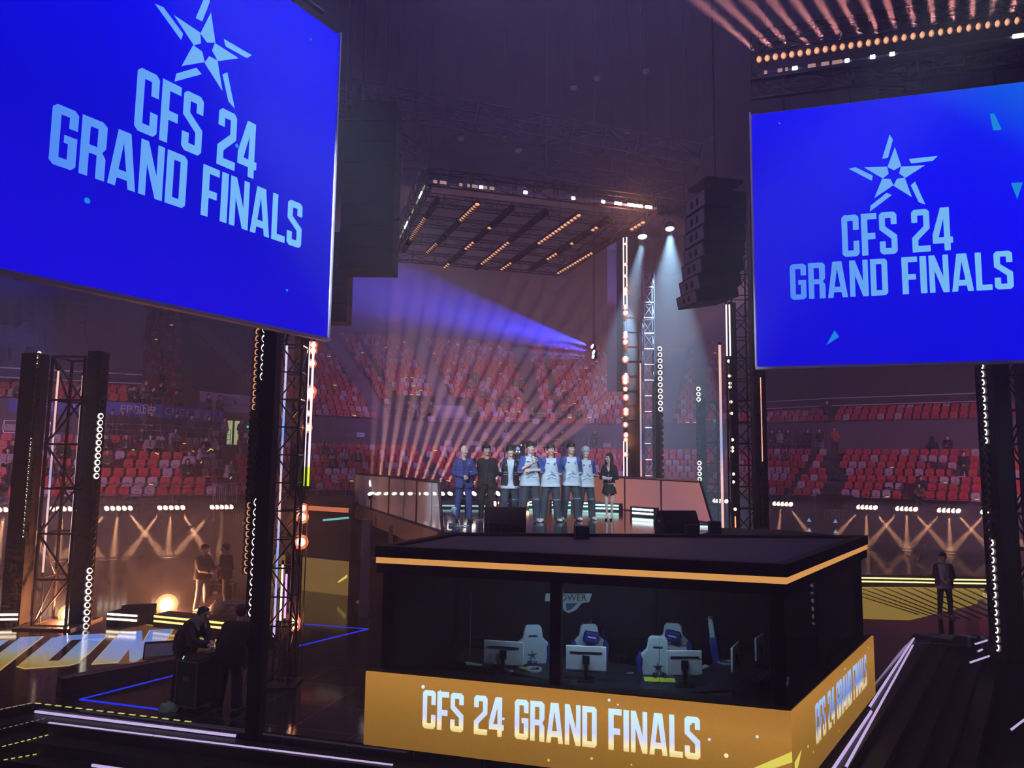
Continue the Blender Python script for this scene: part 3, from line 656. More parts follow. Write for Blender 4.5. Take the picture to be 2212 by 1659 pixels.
def batten(label, px, py, z, Y, w, rz, mt, rows=2, h=.24):
    p = at(px, py, Y); t = thing('floor_light', label, 'light', (p.x, p.y, z), rz, 'strip lights on the deck')
    MB().box((0, 0, h/2), (w*1.25, .14, h)).build('casing', mat('casing_grey', (.08, .11, .14), .5), t, bevel=.01)
    m = MB()
    for k in range(rows): m.box((0, -.075, h*(.32+.4*k)), (w, .02, .045))
    m.build('tubes', mt, t); return t
batten('large strip light with two glaring tubes at the foot of the salmon panels', 1392, 1110, DZ, 20.3, .72, math.radians(-50), COLDW, h=.26)
batten('strip light with thin tubes behind the legs of the woman', 1312, 1100, DZ, 22.5, .75, math.radians(-25), TEAL)
batten('strip light with thin tubes left of the woman behind the silver-haired player', 1268, 1098, DZ, 23.5, .7, math.radians(-15), TEAL)
batten('strip light with thin tubes between the third and the fourth player from the left', 1212, 1096, DZ, 24.0, .6, 0, TEAL)
batten('strip light with thin tubes behind the microphone player', 1160, 1094, DZ, 24.0, .5, 0, TEAL)
batten('flat cold strip light left of the suited men', 975, 1088, DZ, 23.0, 1.1, 0, glow('dim_cold', (.45, .75, .85), 1.0), rows=1)
batten('flat cold strip light between the two suited men', 1024, 1090, DZ, 23.0, .7, 0, MATS['dim_cold'], rows=1)
batten('short cold strip light at the lower end of the right barrier', 1518, 1143, DZ, 17.0, .28, math.radians(-10), glow('pale_strip', (.6, .8, .95), 1.5), rows=1, h=.08)
# orbs: a row of beam lamps at the rear of the deck
LAMPW = glow('lamp_white', (1.0, 0.93, 0.86), 7.0); LAMPO = glow('lamp_orange', (1.0, 0.50, 0.22), 5.0); LAMPWM = glow('lamp_warm', (1.0, 0.70, 0.45), 6.0)
def hang(t, pts, r=.014):
    m = MB()
    for x, y, z in pts: m.tube((x, y, z), (x, y, 24.2-t.location.z), r, 5)
    m.build('hanging_cable', BLACK, t)
def lamp_thing(name, label, loc, d, r, mt, grp=None, cat='light', dp=1.6):
    o = thing(name, label, cat, loc, 0, grp); q = Vector(d).normalized().to_track_quat('Z', 'Y').to_matrix()
    m = MB(); m.lathe([(r*.7, -dp*r), (r*1.05, -dp*r*.8), (r*1.12, 0), (r*.98, 0), (r*.95, -.15*r)], R=q, n=14); m.lathe([(0, -dp*r), (r*.7, -dp*r)], R=q, n=14); m.build('housing', BLACK, o, smooth=False)
    m = MB(); m.lathe([(0, -.02*r), (r*.5, -.05*r), (r*.97, -.12*r)], R=q, n=14); m.build('lens', mt, o); return o
FANN = 17
for i in range(FANN):
    px = 800+i*(1076-800)/(FANN-1); p = at(px, 1066, 22.0)
    a = math.radians(-15+66*i/(FANN-1)); d = Vector((math.sin(a), 1.5, math.cos(a)))
    lamp_thing('beam_lamp', '%s beam lamp from the left in the fan row at the rear of the deck' % nth(i), (p.x, p.y, p.z), Vector((d.x, -.8, d.z)), .085, LAMPW, 'beam lamps behind the left barrier')
    spot(p+d.normalized()*.28, p+d*10, (1.0, 0.50, 0.44), 165000, 3.6, .5, .04, 'fan_beam')
t = thing('lamp_rail', 'black rail carrying the fan of beam lamps at the rear of the deck', 'rail', (at(938, 1075, 22.05).x, at(938, 1075, 22.05).y, DZ)); 
m = MB(); wv = (at(1080, 1075, 22).x-at(796, 1075, 22).x); m.box((0, .05, .30), (wv, .05, .05)); [m.box((k*wv*.24, .05, .15), (.05, .05, .3)) for k in (-2, -1, 0, 1, 2)]; m.build('bar', BLACK, t)
for i, (x, y, mt) in enumerate([(972, 1082, COLDW), (972, 1089, COLDW), (1018, 1082, COLDW), (1018, 1089, COLDW), (1066, 1082, LAMPWM), (1071, 1088, LAMPWM), (1095, 1084, LAMPWM), (1139, 1088, LAMPO)]):
    p = at(x, y, 23.4 if i < 8 else 24); lamp_thing('deck_lamp', '%s small glaring lamp from the left low behind the standing group' % nth(i), (p.x, p.y-.2, p.z), (0, -1, .1), .07, mt, 'low lamps behind the group')
for i, x in enumerate((953, 965, 978, 1012, 1025, 1048, 1074, 1150, 1160)):
    p = at(x, 1100 if x > 900 else 1098, 24.6); lamp_thing('deck_lamp', '%s orange low lamp from the left behind the shoes of the group' % nth(i), (p.x, p.y, DZ+.09), (0, -1, .1), .06, LAMPO, 'orange low lamps at deck level')
# trophy on its stand
p = at(1117, 1060, 20.6); t = thing('trophy', 'tall silver trophy cup with two handles between the vest player and the microphone player', 'trophy', (p.x, p.y, DZ+.78))
SILV = mat('silver', (0.75, 0.77, 0.82), 0.12, 1.0)
MB().lathe([(.0, 0), (.16, 0), (.16, .10), (.09, .14), (.05, .22), (.05, .34), (.12, .42), (.20, .60), (.23, .82), (.25, 1.12), (.23, 1.12), (.20, .8), (.0, .5)], n=24).build('cup', SILV, t, smooth=True)
for s in (-1, 1):
    m = MB(); pts = [(s*.20, 0, .55), (s*.33, 0, .62), (s*.36, 0, .82), (s*.34, 0, .98), (s*.44, 0, 1.02), (s*.24, 0, 1.06)]; m.path(pts, .018); m.build('handle', SILV, t)
MB().lathe([(.0, -.08), (.20, -.08), (.20, 0), (0, 0)], n=20).build('base', BLACK, t)
t = thing('trophy_stand', 'dark blue plinth under the trophy', 'plinth', (p.x, p.y, DZ)); MB().box((0, 0, .35), (.5, .5, .70)).build('body', mat('plinth_blue', (.03, .03, .12), .4), t, bevel=.01)

# ================================================================== TRUSSES, LAMP COLUMNS, TUBES
def trussmb(m, p0, p1, w, r=.022, bay=.5, n=5):
    p0, p1 = Vector(p0), Vector(p1); d = (p1-p0); L = d.length; d.normalize()
    a = Vector((0, 0, 1)) if abs(d.z) < .9 else Vector((1, 0, 0)); u = d.cross(a).normalized()*w/2; v = d.cross(u).normalized()*w/2
    C = [u+v, u-v, -u-v, -u+v]
    for c in C: m.tube(p0+c, p1+c, r, 6)
    k = max(1, int(L/bay)); s = L/k
    for i in range(k+1):
        q = p0+d*s*i
        for j in range(4): m.tube(q+C[j], q+C[(j+1) % 4], r*.6, n, caps=False)
        if i < k:
            for j in range(4):
                A, B = (C[j], C[(j+1) % 4]) if (i+j) % 2 else (C[(j+1) % 4], C[j]); m.tube(q+A, q+d*s+B, r*.6, n, caps=False)
    return m
def truss_tower(label, px, ytop, Y, ybot, w=.40, bay=.55, r=.024, mt=None, z0=None, extra=None, ztop=None):
    zt = at(px, ytop, Y).z if ztop is None else ztop; p = at(px, (ytop+ybot)/2, Y); z0 = 0 if z0 is None else z0
    t = thing('truss_tower', label, 'truss', (p.x, p.y, z0))
    m = MB(); trussmb(m, (0, 0, .05), (0, 0, zt-z0), w, r, bay); m.build('lattice', mt or DKTRUSS, t)
    MB().box((0, 0, .025), (w*1.7, w*1.7, .05)).build('base_plate', BLACK, t); return t
def pillar(label, pxt, yt, Y, w, d, z0=0.0, ztop=None, name='black_pillar'):
    p = at(pxt, yt, Y); zt = p.z if ztop is None else ztop
    t = thing(name, label, 'pillar', (p.x, p.y, z0)); MB().box((0, 0, (zt-z0)/2), (w, d, zt-z0)).build('column', BLACKM, t)
    m = MB(); [m.box((0, -d/2-.008, (k+.5)*.5), (w*.7, .015, .02)) for k in range(int((zt-z0)/.5))]; m.build('clamps', BLACK, t); return t
RINGM = glow('ring_glow', (1.0, 0.78, 0.55), 5.0); RINGD = glow('ring_dim', (1.0, 0.45, 0.25), .8); LENSD = mat('dark_lens', (0.05, 0.05, 0.065), 0.12)
RINGW = glow('ring_white', (1.0, 0.88, 0.8), 4.0)
_lm = {}
def lampmesh(kind, r):
    key = (kind, round(r, 3))
    if key in _lm: return _lm[key]
    m = MB(); m.lathe([(.0, -r*1.1), (r*.75, -r*1.1), (r, -r*.5), (r*1.04, r*.30), (r*.98, r*.30), (r*.92, -r*.42)], n=14, mi=0)
    m.lathe([(r*.93, -r*.36), (r*.58, -r*.40)], n=14, mi=1); m.lathe([(r*.58, -r*.40), (0, -r*.30)], n=14, mi=2)
    me = m.build('tmp', [BLACK, {'lit': RINGM, 'dim': RINGD, 'off': LENSD, 'white': RINGW, 'full': RINGM, 'thin': RINGD}[kind], RINGM if kind == 'full' else LENSD]); d = me.data; bpy.data.objects.remove(me); _lm[key] = d; return d
def lamp_column(label, p0, p1, n, face, r, lit, group=None, rail=True, name='lamp_column'):
    """row of n round lamps from p0 to p1; lit(i) names the lamp's state"""
    p0, p1 = Vector(p0), Vector(p1); t = thing(name, label, 'light', p0, 0, group)
    f = Vector(face).normalized(); q = f.to_track_quat('Z', 'Y')
    if rail:
        m = MB(); b = -f*r*1.7; m.tube(b, p1-p0+b, r*.7, 4); m.build('rail', BLACKM, t)
    for i in range(n):
        o = bpy.data.objects.new('lamp', lampmesh(lit(i), r)); COL.objects.link(o); o.parent = t
        o.location = (p1-p0)*(i/(n-1) if n > 1 else 0); o.rotation_mode = 'QUATERNION'; o.rotation_quaternion = q
    return t
def vcol(label, x0, y0, x1, y1, Y, n, face, r, lit, **k):
    """vertical lamp column: plan place from the lower end, heights from both"""
    pb = at(x1, y1, Y); pt = at(x0, y0, Y); X = (pb.x+pt.x)/2
    return lamp_column(label, (X, Y, pt.z), (X, Y, pb.z), n, face, r, lit, **k)
def led_tube(label, x0, y0, x1, y1, Y, r, mt, vertical=True, Y1=None, grp=None):
    a = at(x0, y0, Y); b = at(x1, y1, Y1 or Y)
    if vertical: X = (a.x+b.x)/2; a.x = b.x = X
    t = thing('led_tube', label, 'light', a, 0, grp); m = MB(); m.tube((0, 0, 0), b-a, r, 8); m.build('tube', mt, t)
    m = MB(); d = (b-a).normalized(); m.tube(-d*.04, d*.04, r*1.3); m.tube(b-a-d*.04, b-a+d*.04, r*1.3); m.build('end_cap', BLACK, t)
    if vertical: MB().tube((0, .05, 0), (0, .05, max(-a.z, -40)), .012, 5).build('support_pole', BLACK, t)
    return t
TUBEP = glow('tube_pink', (1.0, 0.72, 0.86), 2.6); TUBEL = glow('tube_lilac', (.62, .50, .95), 1.3); TUBEB = glow('tube_blue', (.25, .45, .95), .9); TUBEO = glow('tube_salmon', (1.0, .42, .32), 1.3)
TUBEG = grad('tube_fade', [(0, (1.0, .50, .42)), (.4, (1.0, .62, .60)), (.55, (.35, .42, .75)), (.8, (.9, .55, .5)), (1, (1.0, .6, .5))], 'Z', -6.2, 0, 1.2)
TUBEW = grad('tube_two', [(0, (.25, .5, .0)), (.10, (.35, .55, .02)), (.13, (.8, .6, 1)), (1, (1.0, .8, .92))], 'Z', -2.9, 0, 2.6)
# -- left tower
pillar('black pillar of the left tower beside the foreground technicians', 592, 700, 12.0, .21, .30, ztop=8.5)
pillar('black pillar of the left tower carrying orange glaring lamps', 657, 700, 15.2, .26, .30, ztop=9.0)
truss_tower('black truss tower between the two pillars of the left tower', 622, 700, 14.6, 1440, .42, .52, .026, ztop=9.2)
fL = (-.55, -1, 0)
vcol('column of round lamps glowing as crescents on the nearest side of the left tower', 575, 712, 545, 1322, 12.0, 30, (.95, -1, 0), .078, lambda i: 'white' if i < 6 or i > 17 else 'off')
vcol('column of dim blue-grey round lamps on the far side of the left tower', 561, 716, 526, 1232, 15.0, 35, (-.4, -1, 0), .082, lambda i: 'dim' if i < 12 or i > 24 else 'off')
led_tube('slim blue-white tube inside the truss of the left tower', 621, 740, 590, 1380, 14.7, .022, grad('tube_inner', [(0, (.8, .5, .9)), (.3, (.2, .4, .95)), (.5, (.9, .55, .5)), (.7, (.15, .35, .85)), (1, (.8, .7, .9))], 'Z', -6, 0, 1.2))
for k, (x, l) in enumerate(((670, 'left'), (680, 'right'))):
    led_tube('%s tube of the bright pink pair on the left tower' % l, x, 734, x-17, 1054, 15.0, .022, TUBEW)
led_tube('short violet tube low in the truss of the left tower', 622, 1235, 612, 1340, 14.5, .02, glow('violet_t', (.8, .4, .95), 1.6)); led_tube('short pink tube low in the truss of the left tower beside the violet one', 613, 1215, 603, 1345, 14.5, .018, TUBEP)
def flare(label, px, py, Y, r, pw=6.0, col=(1.0, .32, .12), grp=None, mt=None):
    p = at(px, py, Y); o = lamp_thing('flare_lamp', label, p, Vector(EYE)-p+Vector((0, 0, 0)), r, mt or FLARE, grp)
    if mt is None:
        q = (Vector(EYE)-p).normalized().to_track_quat('Z', 'Y').to_matrix(); m = MB(); m.lathe([(r*1.13, .0), (r*1.13, .012), (r*1.75, -.02)], R=q, n=16); m.build('painted_halo', FHALO, o)  # glowing ring stands in for the red halo round the lamp
    if pw: point(p+(Vector(EYE)-p).normalized()*(r*1.2+.03), col, pw, .05, 'flare_light')
FHALO = glow('flare_halo', (1.0, .16, .06), 1.1); FLARE = glow('flare_glow', (1.0, 0.62, 0.36), 14.0)
for i, (x, y, r) in enumerate([(677, 745, .05), (676, 757, .05), (674, 785, .055), (671, 845, .07), (669, 855, .06), (666, 893, .04), (664, 924, .06), (655, 1097, .055), (653, 1117, .075), (650, 1171, .085), (638, 1342, .06), (637, 1353, .06)]):
    flare('%s orange glaring lamp from the top on the left tower' % nth(i), x, y, 15.02, r, (26.0 if i in (1, 3, 6, 8, 9, 10) else 0), grp='orange flares of the left tower')
# -- far left tower
pillar('black left pillar of the far left tower', 77, 780, 19.5, .50, .40, ztop=at(77, 765, 19.5).z)
pillar('black right pillar of the far left tower', 212, 790, 19.5, .36, .40, ztop=at(212, 760, 19.5).z)
truss_tower('black lattice of the far left tower between its two pillars', 150, 775, 19.5, 1320, .85, 1.05, .045)
vcol('column of round lamps on the left edge of the far left tower', 89, 765, 50, 1155, 19.3, 32, (2.3, -1, 0), .085, lambda i: 'lit' if i < 3 or i > 14 else 'off')
vcol('column of round lamps glowing as crescents on the right edge of the far left tower', 224, 800, 184, 1368, 19.3, 40, (.1, -1, 0), .085, lambda i: 'white' if 6 < i < 17 or i > 29 else 'off')
led_tube('salmon tube at the left inside the far left tower', 122, 798, 97, 1240, 19.2, .025, TUBEG); led_tube('salmon tube at the right inside the far left tower', 181, 808, 150, 1220, 19.2, .035, TUBEG)
flare('large orange glaring lamp at the foot of the far left tower', 148, 1326, 19.9, .14, 550)
flare('large orange glaring lamp on the floor left of the two crew members', 360, 1306, 21.5, .17, 650)
flare('glaring lamp on the light bars at the far left edge', 27, 1319, 20, .07, 320, (1, .5, .35))
flare('small red lamp on the pillar of the left tower', 644, 1245, 14.9, .03, 0, mt=glow('red_led', (1, .02, .02), 3))
# -- centre right mast with flares
pillar('dark mast carrying orange flares right of the woman', 1362, 505, 25.0, .50, .35, ztop=at(1362, 505, 25).z)
for k, (x, l) in enumerate(((1347, 'left'), (1354, 'right'))):
    led_tube('upper %s tube of the white pair on the flare mast' % l, x, 510, x, 662, 24.78, .018, glow('tube_white', (1, .85, .9), 3.2)); led_tube('lower %s tube of the salmon pair on the flare mast' % l, x, 950, x+1, 1031, 24.78, .018, TUBEP)
for i, (x, y, r) in enumerate([(1351, 527, .03), (1351, 571, .04), (1351, 596, .04), (1351, 625, .05), (1351, 634, .05), (1351, 664, .055), (1351, 677, .055), (1351, 721, .05), (1351, 728, .055), (1351, 740, .055), (1351, 777, .07), (1352, 810, .04), (1351, 817, .075), (1351, 825, .07), (1351, 841, .05), (1352, 859, .065), (1352, 887, .06), (1352, 893, .06), (1351, 918, .055), (1352, 940, .055), (1352, 950, .05), (1352, 982, .05)]):
    flare('%s orange flare from the top on the mast right of the woman' % nth(i), x, y, 24.76, r, (36.0 if i in (3, 6, 9, 12, 16, 20) else 0), grp='orange flares on the mast')
truss_tower('grey truss tower right of the flare mast', 1401, 600, 25.5, 1100, .36, .52, .022, GREYM, ztop=at(1401, 590, 25.5).z)
led_tube('tall slim tube between the flare mast and the grey truss', 1383, 782, 1385, 1032, 24.8, .022, TUBEG)
pillar('dark pillar behind the column of glowing rings right of centre', 1417, 750, 25.6, .18, .2, ztop=at(1417, 742, 25.6).z)
vcol('column of white glowing ring lamps right of the grey truss', 1426, 753, 1428, 1030, 25.2, 22, (.02, -1, 0), .088, lambda i: 'white' if i < 11 else 'off')
pillar('dark pillar carrying the far ring lamps', 1517, 860, 30.2, .22, .2, ztop=at(1517, 860, 30.2).z)
vcol('column of far ring lamps left of the right tower', 1510, 840, 1511, 1070, 29.8, 21, (.02, -1, 0), .095, lambda i: 'white' if i < 3 or i > 13 else 'off')
truss_tower('distant dark truss tower right of the far ring lamps', 1535, 870, 31, 1100, .8, .8, .03, ztop=at(1535, 868, 31).z)
# -- right tower behind the booth
truss_tower('dark truss tower behind the right end of the deck', 1600, 640, 21.0, 1150, .58, .60, .026, ztop=11.5)
pillar('dark pillar of the right tower left of the hanging screen', 1634, 700, 20.6, .34, .3, ztop=at(1634, 590, 20.6).z+2)
pillar('slim dark pillar of the right tower with small white lamps', 1583, 800, 20.4, .18, .2, ztop=at(1583, 655, 20.4).z)
led_tube('very tall slim tube at the left side of the right tower', 1554, 742, 1562, 1144, 20.0, .034, TUBEG)
for x, l in ((1568, 'left'), (1575, 'right')): led_tube('%s tube of the upper pink pair on the right tower' % l, x, 655, x+3, 772, 20.2, .020, TUBEW)
led_tube('short orange tube low on the right tower', 1587, 1112, 1590, 1143, 20.1, .018, glow('tube_or', (1, .3, .12), 2.4)); 
for i, (x, y) in enumerate([(1574, 780), (1576, 812), (1577, 828), (1577, 836), (1579, 868), (1580, 893), (1582, 950), (1582, 967), (1582, 974), (1584, 1024), (1584, 1041), (1588, 1100)]):
    flare('%s small white lamp from the top on the right tower' % nth(i), x, y, 20.27, .042, 0, grp='small lamps of the right tower', mt=LAMPWM)
vcol('column of edge-on lamps left of the right screen tower', 1645, 812, 1652, 1146, 20.2, 22, (1.6, -.35, 0), .085, lambda i: 'dim' if i < 12 else 'off')
led_tube('broken salmon tube along the edge-on lamps of the right tower', 1642, 812, 1648, 1000, 20.0, .014, TUBEO)
for i in range(14):
    y = 700+i*32; p = at(1600+rnd.choice((-14, -8, 9, 13)), y, 20.6)
# -- far right tower
pillar('black left pillar of the far right tower', 2146, 790, 17.0, .34, .4, ztop=9.5)
truss_tower('black lattice of the far right tower', 2186, 780, 17.3, 1400, .55, .75, .035, ztop=9.6)
pillar('black right pillar of the far right tower', 2206, 790, 17.6, .20, .3, ztop=9.5)
vcol('column of round lamps seen edge on along the far right tower', 2122, 790, 2155, 1400, 16.8, 34, (.25, -1, 0), .082, lambda i: 'white' if i < 10 or i > 20 else 'off')
# ================================================================== LINE ARRAYS
def line_array(label, pts, Y, w, d, rz, front=True):
    P = [at(x, y, Y) for x, y in pts]; t = thing('line_array', label, 'speaker', P[0], rz)
    n = len(P)-1
    for i in range(n):
        a, b = P[i]-P[0], P[i+1]-P[0]; off = Matrix.Rotation(-rz, 4, 'Z') @ ((a+b)/2); h = (b-a).length
        tilt = math.atan2((b-a).dot(Vector((1, 0, 0))), -(b-a).z)
        R = Matrix.Rotation(tilt*.8, 3, 'Y')
        o = MB().box((0, 0, 0), (d, w, h*.95), R).build('speaker_cabinet', BLACKM, t, loc=off, bevel=.01)
        if front:
            m = MB(); m.box(R @ Vector((-d/2-.004, 0, 0)), (.012, w*.90, h*.80), R, mi=0)
            for k in (-1, 1): m.box(R @ Vector((-d/2-.012, k*w*.13, 0)), (.012, w*.10, h*.40), R, mi=1)
            m.build('cabinet_face', [mat('array_face', (.20, .17, .21), .6), BLACKM], o)
    m = MB(); m.box((0, 0, .25), (d*.9, w*.9, .08)); m.build('flying_frame', BLACK, t); hang(t, [(0, 0, .28)], .02); return t
line_array('curved hanging stack of speaker cabinets with pale faces at right, left of the right screen', [(1545, 425), (1545, 462), (1544, 498), (1543, 532), (1540, 564), (1536, 597), (1530, 629), (1524, 656)], 17.0, 1.0, 1.05, math.radians(14))
t = thing('speaker_cluster', 'large black hanging speaker block at left beside the left screen', 'speaker', at(797, 590, 17.5)); zz = 4.1
for k in range(8): MB().box((0, 0, .26+k*.52), (1.26, .9, .505)).build('speaker_cabinet', BLACKM, t, bevel=.012)
hang(t, [(-.3, 0, 4.1), (.3, 0, 4.1)], .02)
t = thing('speaker_cluster', 'smaller grey hanging speaker block half hidden behind the left screen', 'speaker', at(729, 700, 20.0))
for k in range(5): MB().box((0, 0, .25+k*.50), (.62, .7, .485)).build('speaker_cabinet', mat('greyish', (.05, .045, .055), .8), t, bevel=.012)
hang(t, [(0, 0, 2.5)], .02)
# pale side panel (edge of a rear hanging screen)
t = thing('hanging_panel', 'tall pale lilac hanging panel seen edge on left of the flare mast', 'panel', at(1312, 845, 28)); z1 = at(1312, 515, 28).z-t.location.z
PLIL = mat('lilac_board', (.42, .36, .50), .7)
MB().box((.18, 0, z1/2), (.36, .10, z1)).build('front_board', PLIL, t); MB().box((.55, .35, z1/2+.05), (.34, .6, z1)).build('dark_core', mat('dark_core', (.06, .05, .07), .9), t); MB().box((.86, .1, z1/2+.28), (.26, .08, z1*.96)).build('second_board', PLIL, t)
hang(t, [(.2, .1, z1), (.8, .1, z1)])

# ================================================================== OVERHEAD RIGS
zr = at(930, 397, 19.3).z
r00 = at(922, 397, 19.3); r01 = at(1412, 466, 21.2); r01.z = r00.z
bk0 = at(865, 490, 23.0)
dirx = (r01-r00); dirx.z = 0; LW = dirx.length; dirx.normalize(); diry = Vector((-dirx.y, dirx.x, 0))
t = thing('lighting_rig', 'rectangular black lighting frame hanging over the deck with lit front edge', 'truss', r00, math.atan2(dirx.y, dirx.x))
m = MB(); trussmb(m, (0, 0, .2), (LW, 0, .2), .35, .022, .6); trussmb(m, (0, 8, .2), (LW, 8, .2), .35, .022, .8); trussmb(m, (0, 0, .2), (0, 8, .2), .35, .022, .6); trussmb(m, (LW, 0, .2), (LW, 8, .2), .35, .022, .8)
for k in range(1, 4): trussmb(m, (0, 2*k, .3), (LW, 2*k, .3), .3, .018, .8)
m.build('lattice', DKTRUSS, t)
hang(t, [(.1, .2, .3), (LW-.1, .2, .3), (.1, 7.8, .3), (LW-.1, 7.8, .3)]); m = MB(); m.box((LW/2, -.2, 0), (LW, .03, .05)); m.build('front_rail', mat('rail_violet', (.14, .12, .22), .6), t)
m = MB(); m.box((0, 4, 0), (.03, 8, .05)); m.build('left_rail', MATS['rail_violet'], t)
def pat(fr0, fr1, mt, nm, side=False, h=.085):
    m = MB()
    if side: m.box((-.03, (fr0+fr1)/2*8, 0), (.02, (fr1-fr0)*8, h))
    else: m.box(((fr0+fr1)/2*LW, -.225, 0), ((fr1-fr0)*LW, .02, h))
    m.build(nm, mt, t)
PATD = glow('pixel_dim', lin(205, 160, 150), .75); PATW = glow('pixel_white', (1, .92, .9), 12.0); PATC = glow('pixel_cold', (.75, .98, 1), 9.0); PATG = glow('pixel_olive', lin(170, 175, 120), .8)
for a, b, mt in [(.02, .035, PATD), (.047, .073, PATD), (.125, .138, PATD), (.158, .168, PATG), (.178, .20, PATD), (.208, .222, PATC), (.223, .24, PATD), (.25, .27, PATG), (.395, .41, PATC), (.605, .62, PATC), (.74, .755, PATC), (.80, .832, PATW), (.86, .93, PATW), (.945, .975, PATW)]: pat(a, b, mt, 'pixel_light')
for a, b, mt in [(.02, .06, PATG), (.08, .14, PATC), (.16, .2, PATG), (.27, .31, PATG), (.36, .38, PATG), (.42, .50, PATC), (.53, .56, PATG), (.60, .63, PATG)]: pat(a, b, mt, 'side_pixel_light', True, .06)
point(at(1365, 458, 21.0)+Vector((0, -.4, -.1)), (1.0, .42, .25), 170, .2, 'rig_flare')
# seven bars of round lamps under the rig
bars = [((945, 425), (872, 540), lambda s: s in range(9, 22)), ((1031, 437), (925, 545), lambda s: s < 9 or s > 22), ((1106, 450), (962, 578), lambda s: s == 8 or 14 < s < 19 or s > 26), ((1180, 457), (1030, 580), lambda s: 13 < s < 27), ((1250, 465), (1085, 582), lambda s: s < 14 or s > 24), ((1318, 476), (1145, 585), lambda s: s in (4, 5, 12) or 17 < s < 22), ((1389, 484), (1207, 590), lambda s: s < 4 or s > 15)]
for i, (a, b, f) in enumerate(bars):
    A = at(a[0], a[1], 19.9+i*.28); A.z = r00.z-.25
    dB = ray(*b); s = (A.z-EYE.z)/dB.z; B = EYE+dB*s
    lamp_column('%s slanting bar of round lamps from the left under the overhead rig' % nth(i), A, B, 30, (0, -.55, -1), .085, (lambda f: lambda k: 'full' if f(k) else 'off')(f), 'lamp bars under the rig')
# second rig over the right screen
q0 = at(1640, 128, 17.0); q1 = at(2240, 41, 15.2); q1.z = q0.z
lamp_column('row of glowing orange bulbs hanging above the right screen', q0, q1, 32, (.1, -.75, -.35), .085, lambda i: 'full', name='bulb_row')
_lm.clear(); 
for o in [o for o in bpy.data.objects if o.name.startswith('bulb_row')][0].children:
    if o.name.startswith('lamp'): o.data.materials[1] = RINGD; o.data.materials[2] = glow('bulb_orange', (1.0, .42, .22), 1.5); break
t = thing('lighting_rig', 'dark lighting frame above the right screen under the bulb row', 'truss', q0, math.atan2((q1-q0).y, (q1-q0).x)); LQ = (q1-q0).length
m = MB(); trussmb(m, (0, 0, .45), (LQ+1, 0, .45), .35, .022, .6); trussmb(m, (0, 2.4, .45), (LQ+1, 2.4, .45), .35, .022, .6); trussmb(m, (0, 0, .45), (0, 2.4, .45), .35, .022, .6); m.build('lattice', DKTRUSS, t)
hang(t, [(.2, 1.2, .5), (LQ, 1.2, .5)]); q2 = at(1648, 164, 17.0)-q0; m = MB(); m.box((LQ/2, -.1, q2.z), (LQ, .03, .05)); m.build('front_rail', MATS['rail_violet'], t)
def pat2(px, w, mt):
    d = ray(px, 100); A = q0.xy; u = (q1-q0).xy.normalized(); tt = 0
    # crossing of the viewing column with the rig line
    den = d.x*u.y-d.y*u.x; s = -((EYE.x-A.x)*d.y-(EYE.y-A.y)*d.x)/(u.x*d.y-u.y*d.x)*1.0 if abs(den) > 1e-6 else 0
    s = ((EYE.x-A.x)*d.y-(EYE.y-A.y)*d.x)/(u.x*d.y-u.y*d.x); MB().box((s, -.13, q2.z), (w, .02, .085)).build('pixel_light', mt, t)
for px, w, mt in [(1652, .07, PATD), (1683, .11, PATD), (1697, .06, PATD), (1715, .11, PATC), (1751, .17, PATD), (1780, .17, PATD), (1806, .22, PATD), (1827, .09, PATC), (1882, .10, PATC), (1924, .10, PATC), (2196, .20, PATW), (2222, .2, PATW)]: pat2(px, w, mt)
for i in range(0, 16):
    p = q0.lerp(q1, i/15.5)+Vector((0, -.12, .02))
    spot(p+Vector((-.1, -.15, -.03)), p+Vector((-.63, -1, -.31)), (1.0, .36, .34), 105000, 2.3, .2, .05, 'bulb_beam')
# roof trusses
for nm, a, b, w in (('long ladder truss running down across the dark roof', (760, 205, 24), (1510, 345, 24), .75), ('shorter ladder truss under the long one at right', (1180, 372, 25), (1480, 425, 25), .6), ('ladder truss high behind the left screen', (560, 150, 26), (830, 235, 26), .6), ('faint truss crossing behind the speaker block', (720, 215, 24.5), (900, 330, 28), .45)):
    A, B = at(*a), at(*b); t = thing('roof_truss', nm, 'truss', A); m = MB(); trussmb(m, (0, 0, 0), B-A, w, .03, 1.0); hang(t, [(0, 0, 0), ((B-A).x, (B-A).y, (B-A).z)]); m.build('lattice', mat('roof_truss', (.03, .026, .04), .7, 0), t)
for i, (x, y) in enumerate([(865, 255), (995, 300), (1290, 170), (1395, 155), (1355, 285), (1238, 190), (1540, 300), (1090, 300), (1120, 325)]):
    p = at(x, y, 26); o = lamp_thing('roof_spotlight', '%s small unlit spotlight from the left in the dark roof' % nth(i), p, (0, -.6, -1), .14, mat('dull_lens', (.3, .27, .33), .4), 'unlit roof spotlights'); hang(o, [(0, .1, .1)], .008)
